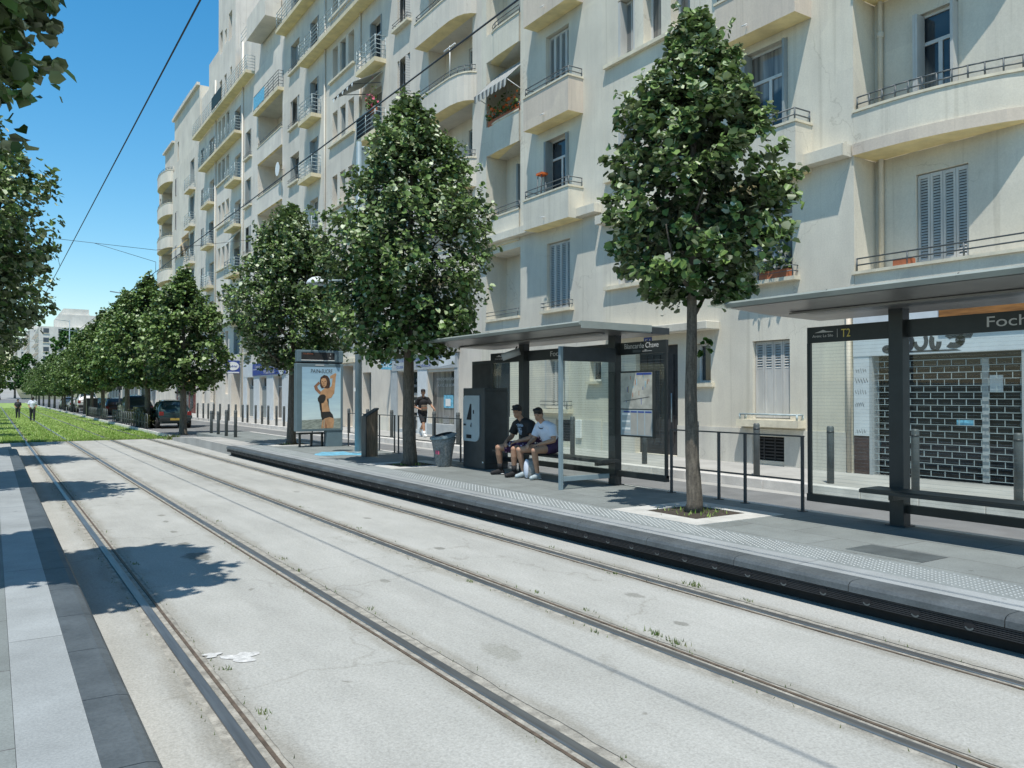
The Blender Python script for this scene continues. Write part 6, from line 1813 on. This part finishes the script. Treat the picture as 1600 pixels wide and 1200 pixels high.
def fused(mb, name, parent, vox, smooth=6):
    o = mb.build(name, parent)
    r = o.modifiers.new('r', 'REMESH'); r.mode = 'VOXEL'; r.voxel_size = vox; r.use_smooth_shade = True
    s = o.modifiers.new('s', 'SMOOTH'); s.factor = .5; s.iterations = smooth
    bpy.context.view_layer.update()
    me = bpy.data.meshes.new_from_object(o.evaluated_get(bpy.context.evaluated_depsgraph_get()))
    old = o.data; mats = [m for m in old.materials]
    o.modifiers.clear(); o.data = me; me.materials.clear()
    me.materials.append(mats[0])
    me.polygons.foreach_set('material_index', [0] * len(me.polygons)); me.polygons.foreach_set('use_smooth', [True] * len(me.polygons))
    bpy.data.meshes.remove(old); me.name = name
    return o
def lerpv(a, b, t): return Vector(a) + (Vector(b) - Vector(a)) * t

def hand(mb, w, d, palm_n, m, curl=.8, s=1.0):
    # w wrist, d direction of the hand, palm_n palm normal
    d = Vector(d).normalized(); n = Vector(palm_n); n = (n - d * n.dot(d)).normalized(); sd = d.cross(n)
    w = Vector(w)
    for k, off in enumerate((-.030, -.010, .010, .030)):
        a = w + sd * off * .6 * s; b = w + d * .085 * s + sd * off * s
        capsule(mb, a, b, .017 * s, .0125 * s, m, 8)
        ln = (.066, .076, .072, .056)[k] * s
        p = b; ang = .25 * curl
        for seg, fr in enumerate((.45, .32, .23)):
            ang += .5 * curl
            q = p + (d * math.cos(ang) + n * math.sin(ang)) * ln * fr
            capsule(mb, p, q, (.0095 - seg * .0008) * s, (.0088 - seg * .0008) * s, m, 7); p = q
    th = w + d * .03 * s + sd * -.03 * s
    q = th + (d * .7 - sd * .65 + n * .35).normalized() * .042 * s; capsule(mb, th, q, .013 * s, .0105 * s, m, 7)
    capsule(mb, q, q + (d * .9 + n * .5).normalized() * .032 * s, .010 * s, .0085 * s, m, 7)

def head(mb, c, f, up, m, s=1.0):
    f = Vector(f).normalized(); up = Vector(up); up = (up - f * up.dot(f)).normalized(); r = f.cross(up); c = Vector(c)
    ellipsoid(mb, c + up * .025 * s - f * .008 * s, (f * .098 * s, r * .077 * s, up * .10 * s), m)
    ellipsoid(mb, c - up * .045 * s + f * .022 * s, (f * .070 * s, r * .060 * s, up * .075 * s), m)
    capsule(mb, c - up * .10 * s + f * .055 * s, c - up * .098 * s + f * .068 * s, .022 * s, .018 * s, m, 8)          # chin
    capsule(mb, c + up * .008 * s + f * .088 * s, c - up * .032 * s + f * .108 * s, .008 * s, .0125 * s, m, 8)        # nose
    capsule(mb, c + up * .03 * s + f * .086 * s + r * .045 * s, c + up * .03 * s + f * .092 * s - r * .045 * s, .010 * s, .010 * s, m, 8)  # brow
    capsule(mb, c - up * .066 * s + f * .082 * s + r * .018 * s, c - up * .066 * s + f * .082 * s - r * .018 * s, .011 * s, .011 * s, m, 8)  # mouth
    for sd in (-1, 1):
        ellipsoid(mb, c + r * sd * .078 * s - f * .008 * s - up * .01 * s, (f * .018 * s, r * .009 * s, up * .030 * s), m, 8)
    return f, r, up
def face_bits(body, c, f, r, up, s=1.0):
    c = Vector(c)
    for sd in (-1, 1):
        e = MB(); ellipsoid(e, c + up * .008 * s + f * .087 * s + r * sd * .032 * s, (f * .007 * s, r * .013 * s, up * .006 * s), 'hair', 8); e.build('eye', body)
        e = MB(); capsule(e, c + up * .036 * s + f * .097 * s + r * sd * .018 * s, c + up * .036 * s + f * .085 * s + r * sd * .05 * s, .0045 * s, .0035 * s, 'hair', 6); e.build('eyebrow', body)
    e = MB(); capsule(e, c - up * .064 * s + f * .093 * s + r * .018 * s, c - up * .064 * s + f * .093 * s - r * .018 * s, .005 * s, .005 * s, 'pskin2', 6); e.build('mouth', body)

def person(label, J, skin, shirt, short, shoe, hdir, hs=1.0, hair='crop', cap=None, thick=1.0, trouser=False, sock=None, hands=True, vox=.0075, hc=((0, 0, -1),) * 2, org=None):
    t = thing('person', label, 'person', org or J['hip'])
    k = thick
    b = MB()
    up = Vector((0, 0, 1))
    hip, chest, neck, hd = (Vector(J[n]) for n in ('hip', 'chest', 'neck', 'head'))
    capsule(b, hip, chest, .125 * k, .135 * k, skin); capsule(b, chest, neck, .11 * k, .06, skin); capsule(b, neck, hd - Vector((0, 0, .03)), .056, .054, skin)
    f, r, u = head(b, hd, hdir, up, skin, hs)
    for s in 'LR':
        sh, el, wr = (Vector(J[n + s]) for n in ('sh', 'el', 'wr'))
        hp, kn, an = (Vector(J[n + s]) for n in ('hp', 'kn', 'an'))
        capsule(b, chest + (sh - chest) * .5, sh, .07 * k, .056 * k, skin); capsule(b, sh, el, .052 * k, .041 * k, skin); capsule(b, el, lerpv(el, wr, .35), .042 * k, .043 * k, skin); capsule(b, lerpv(el, wr, .35), wr, .043 * k, .026, skin)
        if hands: hand(b, wr, Vector(J['hd' + s]) - wr, J['pn' + s], skin, J.get('curl', .8))
        else: capsule(b, wr, J['hd' + s], .03, .03, skin)
        capsule(b, hip + (hp - hip) * .8, lerpv(hp, kn, .5), .088 * k, .078 * k, skin); capsule(b, lerpv(hp, kn, .5), kn, .078 * k, .056 * k, skin)
        capsule(b, kn, lerpv(kn, an, .3), .055 * k, .058 * k, skin); capsule(b, lerpv(kn, an, .3), an, .058 * k, .036, skin)
        to = Vector(J['to' + s]); capsule(b, an - Vector((0, 0, .03)), to, .036, .028, skin)
    body = fused(b, 'body', t, vox)
    face_bits(body, hd, f, r, u, hs)
    # shirt
    m = MB(); K = 1.17
    side = (Vector(J['shL']) - Vector(J['shR'])).normalized()
    for o_ in (-.055, .055):
        capsule(m, hip + side * o_ + Vector((0, 0, .02)), lerpv(hip, chest, .55) + side * o_ * 1.1, .125 * k, .122 * k, shirt); capsule(m, lerpv(hip, chest, .55) + side * o_ * 1.1, chest + side * o_ * 1.25, .122 * k, .128 * k, shirt)
    capsule(m, hip + Vector((0, 0, .02)), lerpv(hip, chest, .5), .148 * k, .148 * k, shirt); capsule(m, lerpv(hip, chest, .5), chest, .148 * k, .155 * k, shirt)
    capsule(m, chest, lerpv(chest, neck, .72), .128 * k, .078, shirt)
    for s in 'LR':
        sh, el = Vector(J['sh' + s]), Vector(J['el' + s])
        capsule(m, lerpv(chest, neck, .5) + (sh - chest) * .35, sh, .088 * k, .076 * k, shirt)
        mm = lerpv(sh, el, .72); m.bar(sh, mm, .074 * k, shirt, 14, r2=.078 * k)
    fused(m, 'shirt', t, .011, 5)
    # shorts / trousers
    m = MB()
    for o_ in (-.06, .06): capsule(m, hip + side * o_, hip + side * o_ + Vector((0, 0, .07)), .13 * k, .125 * k, short)
    for s in 'LR':
        hp, kn, an = (Vector(J[n + s]) for n in ('hp', 'kn', 'an'))
        if trouser:
            capsule(m, hp, kn, .112 * k, .078 * k, short); m.bar(lerpv(kn, an, -.04), lerpv(kn, an, 1.0), .076 * k, short, 14, r2=.062 * k)
        else:
            capsule(m, hp, lerpv(hp, kn, .3), .11 * k, .10 * k, short); m.bar(lerpv(hp, kn, .2), lerpv(hp, kn, J.get('hem', .72)), .105 * k, short, 16, r2=.092 * k)
    fused(m, 'trousers' if trouser else 'shorts', t, .012, 5)
    for s in 'LR':
        an, to = Vector(J['an' + s]), Vector(J['to' + s]); d = (to - an); d.z = 0; d.normalize()
        base = min(an.z, to.z)
        m = MB(); 
        heel = Vector((an.x, an.y, an.z - .045)) - d * .035
        capsule(m, heel, to - Vector((0, 0, 0)), .045, .040, shoe); capsule(m, an - Vector((0, 0, .03)), an + Vector((0, 0, .005)), .047, .047, shoe); capsule(m, lerpv(heel, to, .3) + Vector((0, 0, .02)), to, .045, .036, shoe)
        so = fused(m, 'shoe', t, .009, 3)
        sm = MB(); sm.bar(heel + Vector((0, 0, -.043)), heel + Vector((0, 0, -.030)), .05, 'white' if J.get('soleW', 1) else 'rubber', 10); capsule(sm, heel + Vector((0, 0, -.034)), to + Vector((0, 0, -.026)), .016, .016, 'white' if J.get('soleW', 1) else 'rubber', 8); sm.build('sole', so)
        if sock:
            kn = Vector(J['kn' + s]); m = MB(); m.bar(an + Vector((0, 0, -.01)), lerpv(an, kn, .30), .047, sock, 12, r2=.055); m.build('sock', t)
    # hair / cap
    m = MB()
    if hair:
        ellipsoid(m, hd + u * .060 * hs - f * .012 * hs, (f * .104 * hs, r * .089 * hs, u * .088 * hs), 'hair')
        capsule(m, hd + u * .105 * hs + f * .05 * hs + r * .05 * hs, hd + u * .10 * hs + f * .055 * hs - r * .05 * hs, .033 * hs, .033 * hs, 'hair')
        ellipsoid(m, hd + u * .0 - f * .042 * hs, (f * .07 * hs, r * .084 * hs, u * .085 * hs), 'hair')
        fused(m, 'hair', t, .009, 2)
    if cap:
        m = MB(); ellipsoid(m, hd + u * .062 * hs - f * .008 * hs, (f * .108 * hs, r * .092 * hs, u * .078 * hs), cap); fused(m, 'cap', t, .009, 2)
        m = MB(); c0 = hd + u * .058 * hs + f * .075 * hs; pts = []
        for i in range(9):
            a = -1.25 + 2.5 * i / 8; pts.append(c0 + f * (.085 * math.cos(a)) * hs + r * .083 * math.sin(a) * hs - u * .012 * math.cos(a))
        m.face(pts, cap); br = m.build('cap_brim', t); br.modifiers.new('t', 'SOLIDIFY').thickness = .008
    return t, f, r, u

G0 = PZ
JA = dict(hip=(8.86, 12.86, .90), chest=(8.75, 12.93, 1.20), neck=(8.66, 12.99, 1.375), head=(8.585, 13.02, 1.52),
    shL=(8.72, 12.73, 1.28), shR=(8.67, 13.18, 1.27), elL=(8.66, 12.64, 1.03), elR=(8.62, 13.27, 1.03), wrL=(8.44, 12.86, .955), wrR=(8.42, 13.16, .95), hdL=(8.36, 12.96, .90), hdR=(8.34, 13.08, .88), pnL=(-.1, .5, -1), pnR=(-.1, -.5, -1),
    hpL=(8.80, 12.76, .87), hpR=(8.80, 12.98, .87), knL=(8.33, 12.74, .82), knR=(8.33, 13.30, .82), anL=(8.37, 12.80, .385), anR=(8.42, 13.36, .385), toL=(8.19, 12.79, .325), toR=(8.25, 13.40, .325), hem=.80)
pa, f, r, u = person('boy in black t-shirt, black cap and floral shorts sitting on the shelter bench', JA, 'skin2', 'black', 'floral', 'black', (-.80, -.55, -.06), 1.02, cap='black', thick=1.16, sock='black')
# print on the black shirt
M['print'] = mat('shirt_print', (.22, .28, .36), .8, .7, 22, src='Object')
JB = dict(hip=(8.86, 12.20, .90), chest=(8.75, 12.26, 1.18), neck=(8.67, 12.29, 1.345), head=(8.59, 12.31, 1.48),
    shL=(8.73, 12.05, 1.25), shR=(8.70, 12.46, 1.25), elL=(8.70, 11.97, 1.01), elR=(8.64, 12.53, 1.01), wrL=(8.46, 12.10, .945), wrR=(8.45, 12.42, .945), hdL=(8.38, 12.19, .91), hdR=(8.37, 12.36, .90), pnL=(-.1, .5, -1), pnR=(-.1, -.5, -1),
    hpL=(8.80, 12.10, .87), hpR=(8.80, 12.31, .87), knL=(8.34, 12.08, .83), knR=(8.33, 12.57, .82), anL=(8.50, 12.20, .385), anR=(8.47, 12.62, .385), toL=(8.33, 12.16, .325), toR=(8.30, 12.60, .325), hem=.40)
pb_, f2, r2, u2 = person('boy in white t-shirt and dark short shorts sitting on the shelter bench', JB, 'skin', 'tee', 'purple', 'offwhite', (-.82, -.50, -.22), .98, thick=1.05)
def chest_print(parent, J, polys, m, nm):
    c = Vector(J['chest']); side = (Vector(J['shL']) - Vector(J['shR'])).normalized()
    mb = MB()
    for pl in polys: mb.face([(c.x - .175 - abs(a) * 0, c.y + side.y * a, c.z + b) for a, b in pl], m)
    o = mb.build(nm, parent)
    sw = o.modifiers.new('sub', 'SUBSURF'); sw.subdivision_type = 'SIMPLE'; sw.levels = sw.render_levels = 3
    s = o.modifiers.new('w', 'SHRINKWRAP'); s.target = [x for x in CH[parent.name] if x.name.startswith('shirt')][0]; s.offset = .004; s.wrap_method = 'NEAREST_SURFACEPOINT'; s.wrap_mode = 'ABOVE_SURFACE'
chest_print(pa, JA, [[(-.12, .08), (-.02, .10), (.08, .09), (.11, .05), (0, .04), (-.10, .03)], [(-.06, .02), (.06, .02), (.08, -.06), (.02, -.14), (-.07, -.12)]], 'print', 'shirt_print')
chest_print(pb_, JB, [[(-.08, .075), (.04, .06), (.08, .07), (.08, .05), (.03, .04), (-.05, .05)]], 'textd', 'shirt_print')
# bag between the boy's feet
t = thing('backpack', 'pale blue and grey backpack standing between the white-shirted boy\'s feet', 'backpack', (8.42, 12.42, G0))
m = MB(); ellipsoid(m, (8.50, 12.40, G0 + .19), (Vector((.11, 0, 0)), Vector((0, .14, 0)), Vector((0, 0, .19))), 'binbody'); capsule(m, (8.5, 12.40, G0 + .08), (8.5, 12.40, G0 + .3), .11, .09, 'binbody'); fused(m, 'body', t, .014)
m = MB(); ellipsoid(m, (8.41, 12.43, G0 + .19), (Vector((.05, 0, 0)), Vector((0, .075, 0)), Vector((0, 0, .18))), 'tee'); m.build('pocket', t)
m = MB(); m.tube([(8.44, 12.36, G0 + .34), (8.44, 12.40, G0 + .41), (8.46, 12.46, G0 + .34)], .01, 'iron', 6); m.build('strap', t)

# walking man on the far pavement
wx, wy, wz = 13.55, 27.0, .28
JW = dict(hip=(wx, wy, wz + .97), chest=(wx, wy - .03, wz + 1.30), neck=(wx, wy - .04, wz + 1.49), head=(wx - .01, wy - .07, wz + 1.655),
    shL=(wx + .20, wy - .03, wz + 1.42), shR=(wx - .20, wy - .05, wz + 1.42), elL=(wx + .30, wy - .16, wz + 1.16), elR=(wx - .28, wy + .10, wz + 1.14), wrL=(wx + .30, wy - .40, wz + 1.03), wrR=(wx - .20, wy - .14, wz + 1.05), hdL=(wx + .29, wy - .48, wz + .98), hdR=(wx - .12, wy - .20, wz + 1.05), pnL=(-1, 0, 0), pnR=(.3, 0, -1),
    hpL=(wx + .09, wy, wz + .93), hpR=(wx - .09, wy, wz + .93), knL=(wx + .09, wy + .07, wz + .52), knR=(wx - .09, wy - .24, wz + .53), anL=(wx + .09, wy + .38, wz + .20), anR=(wx - .09, wy - .34, wz + .10), toL=(wx + .09, wy + .26, wz + .045), toR=(wx - .09, wy - .50, wz + .06), hem=.95)
person('man in black cap, black t-shirt and black shorts walking past the repair shop', JW, 'skin2', 'black', 'black', 'white', (-.45, -.9, 0), 1.0, cap='black', sock='white', vox=.009)
t = thing('parcel', 'brown paper parcel held against the walking man\'s waist', 'parcel', (wx - .1, wy - .22, wz + 1.05))
m = MB(); m.box(wx - .16, wx + .06, wy - .30, wy - .20, wz + .99, wz + 1.2, 'woodgrey'); m.build('wrapping', t, .02)
m = MB(); m.box(wx - .162, wx + .062, wy - .302, wy - .198, wz + 1.08, wz + 1.1, 'terracotta'); m.build('tape', t)
# people on the grass
def stander(label, x, y, shirt, short, face, h=1.0, z=.0):
    s = h / 1.75
    q = lambda dx, dy, dz: (x + dx * s, y + dy * s, z + dz * s)
    J = dict(hip=q(0, 0, .97), chest=q(0, -.02, 1.29), neck=q(0, -.03, 1.49), head=q(0, -.04, 1.64), shL=q(.19, -.02, 1.41), shR=q(-.19, -.02, 1.41), elL=q(.25, .02, 1.14), elR=q(-.25, -.02, 1.14), wrL=q(.20, -.16, .98), wrR=q(-.2, -.18, 1.0), hdL=q(.16, -.24, .95), hdR=q(-.14, -.25, 1.0), pnL=(-1, 0, 0), pnR=(1, 0, 0),
        hpL=q(.09, 0, .93), hpR=q(-.09, 0, .93), knL=q(.1, -.05, .5), knR=q(-.1, .03, .5), anL=q(.1, -.06, .09), anR=q(-.1, .12, .09), toL=q(.1, -.2, .045), toR=q(-.1, -.02, .045))
    return person(label, J, 'skin2', shirt, short, 'black', face, s, thick=1.05 * s, trouser=True, hands=True, vox=.014)
stander('person in dark clothes standing on the grass track beside the left rail', 1.75, 75.0, 'trouser', 'trouser', (.6, -.8, 0), 1.5)
stander('person in white shirt and dark trousers walking on the grass track', 2.42, 66.0, 'tee', 'trouser', (-.4, .9, 0), 1.70)

# ------------------------------------------------------------------ overhead wires
def wire(label, pts, r=.009, cat='wire', group=None):
    mb = MB()
    for a, b in zip(pts, pts[1:]): mb.bar(a, b, r, 'cable', 6)
    o = mb.build('overhead_wire', None); return props(o, label, cat, group)
wire('tram contact wire over the left track, crossing open sky', [(1.87, -10, 6.17), (1.87, 30.5, 6.13), (1.87, 70, 6.15), (1.87, 215, 6.15)], .011)
wire('tram contact wire over the right track, crossing the facades', [(4.82, -10, 6.2), (4.82, 20.35, 6.2), (4.82, 30.5, 6.2), (4.82, 70, 6.2), (4.82, 215, 6.2)], .011)
wire('span wire across the avenue from the left mast to the facade', [(-2.2, 30.5, 7.35), (1.66, 30.5, 7.05), (4.82, 30.5, 6.97), (14.6, 30.5, 9.1)], .008)
wire('short bridle wire dropping from the span wire toward the right contact wire', [(2.89, 30.5, 7.015), (4.82, 30.5, 6.55), (4.82, 30.5, 6.2)], .008)
wire('hanger wire linking the span wire to the left contact wire', [(1.66, 30.5, 7.05), (1.87, 30.5, 6.14)], .007)
wire('second span wire farther down the avenue, above the tree row', [(-2, 95, 8.6), (3.4, 95, 7.3), (8.3, 100, 8.4)], .009)
t = thing('mast', 'left-hand wire mast hidden among the lime crowns', 'mast', (-2.2, 30.5, 0))
mb = MB(); mb.tube([(-2.2, 30.5, 0), (-2.2, 30.5, 4), (-2.2, 30.5, 8)], [.1, .09, .07], 'mast', 10); mb.build('pole', t)

# ------------------------------------------------------------------ light, sky, camera
EL = 68.5
AZ = Vector((.68, .733))
d = Vector((AZ.x * math.cos(R(EL)), AZ.y * math.cos(R(EL)), -math.sin(R(EL))))
sun = bpy.data.lights.new('sun', 'SUN'); sun.energy = 5.0; sun.angle = R(.5); sun.color = (1, .965, .895)
so = bpy.data.objects.new('sun', sun); COL.objects.link(so); so.rotation_euler = d.to_track_quat('-Z', 'Y').to_euler(); so.location = (0, 0, 40)
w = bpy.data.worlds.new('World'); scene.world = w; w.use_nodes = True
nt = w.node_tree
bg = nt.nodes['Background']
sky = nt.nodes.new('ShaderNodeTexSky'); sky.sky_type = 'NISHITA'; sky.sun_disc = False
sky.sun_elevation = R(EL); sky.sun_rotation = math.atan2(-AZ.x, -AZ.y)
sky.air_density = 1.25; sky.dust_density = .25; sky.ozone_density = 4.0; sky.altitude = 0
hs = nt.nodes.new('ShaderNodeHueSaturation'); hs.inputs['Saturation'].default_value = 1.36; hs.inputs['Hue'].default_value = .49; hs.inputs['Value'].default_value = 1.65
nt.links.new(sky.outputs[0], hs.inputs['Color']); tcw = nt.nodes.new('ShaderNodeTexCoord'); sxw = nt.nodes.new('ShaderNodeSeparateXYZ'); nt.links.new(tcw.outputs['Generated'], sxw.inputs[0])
mrw = nt.nodes.new('ShaderNodeMapRange'); mrw.inputs[1].default_value = .42; mrw.inputs[2].default_value = .95; mrw.inputs[3].default_value = 1.0; mrw.inputs[4].default_value = .45  # added dimming of the sky toward the zenith, weakens fill light in shadows
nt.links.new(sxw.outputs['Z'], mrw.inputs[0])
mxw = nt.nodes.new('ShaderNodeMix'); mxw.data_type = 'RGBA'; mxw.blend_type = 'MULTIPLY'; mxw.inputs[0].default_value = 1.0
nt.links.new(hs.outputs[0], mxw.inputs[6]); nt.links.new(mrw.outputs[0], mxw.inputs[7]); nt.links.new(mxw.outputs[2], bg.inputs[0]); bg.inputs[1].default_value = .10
cam = bpy.data.cameras.new('camera'); cam.sensor_width = 36; cam.lens = 1250 / 1600 * 36; cam.clip_start = .05; cam.clip_end = 6000
co = bpy.data.objects.new('camera', cam); COL.objects.link(co)
co.location = (0, 0, 1.854); co.rotation_euler = (R(90 + .78), 0, R(-33.03))
scene.camera = co
scene.render.resolution_x = 1024; scene.render.resolution_y = 768
scene.view_settings.view_transform = 'Standard'; scene.view_settings.look = 'None'; scene.view_settings.exposure = 0; scene.view_settings.gamma = 1
scene.cycles.max_bounces = 6; scene.cycles.transparent_max_bounces = 12
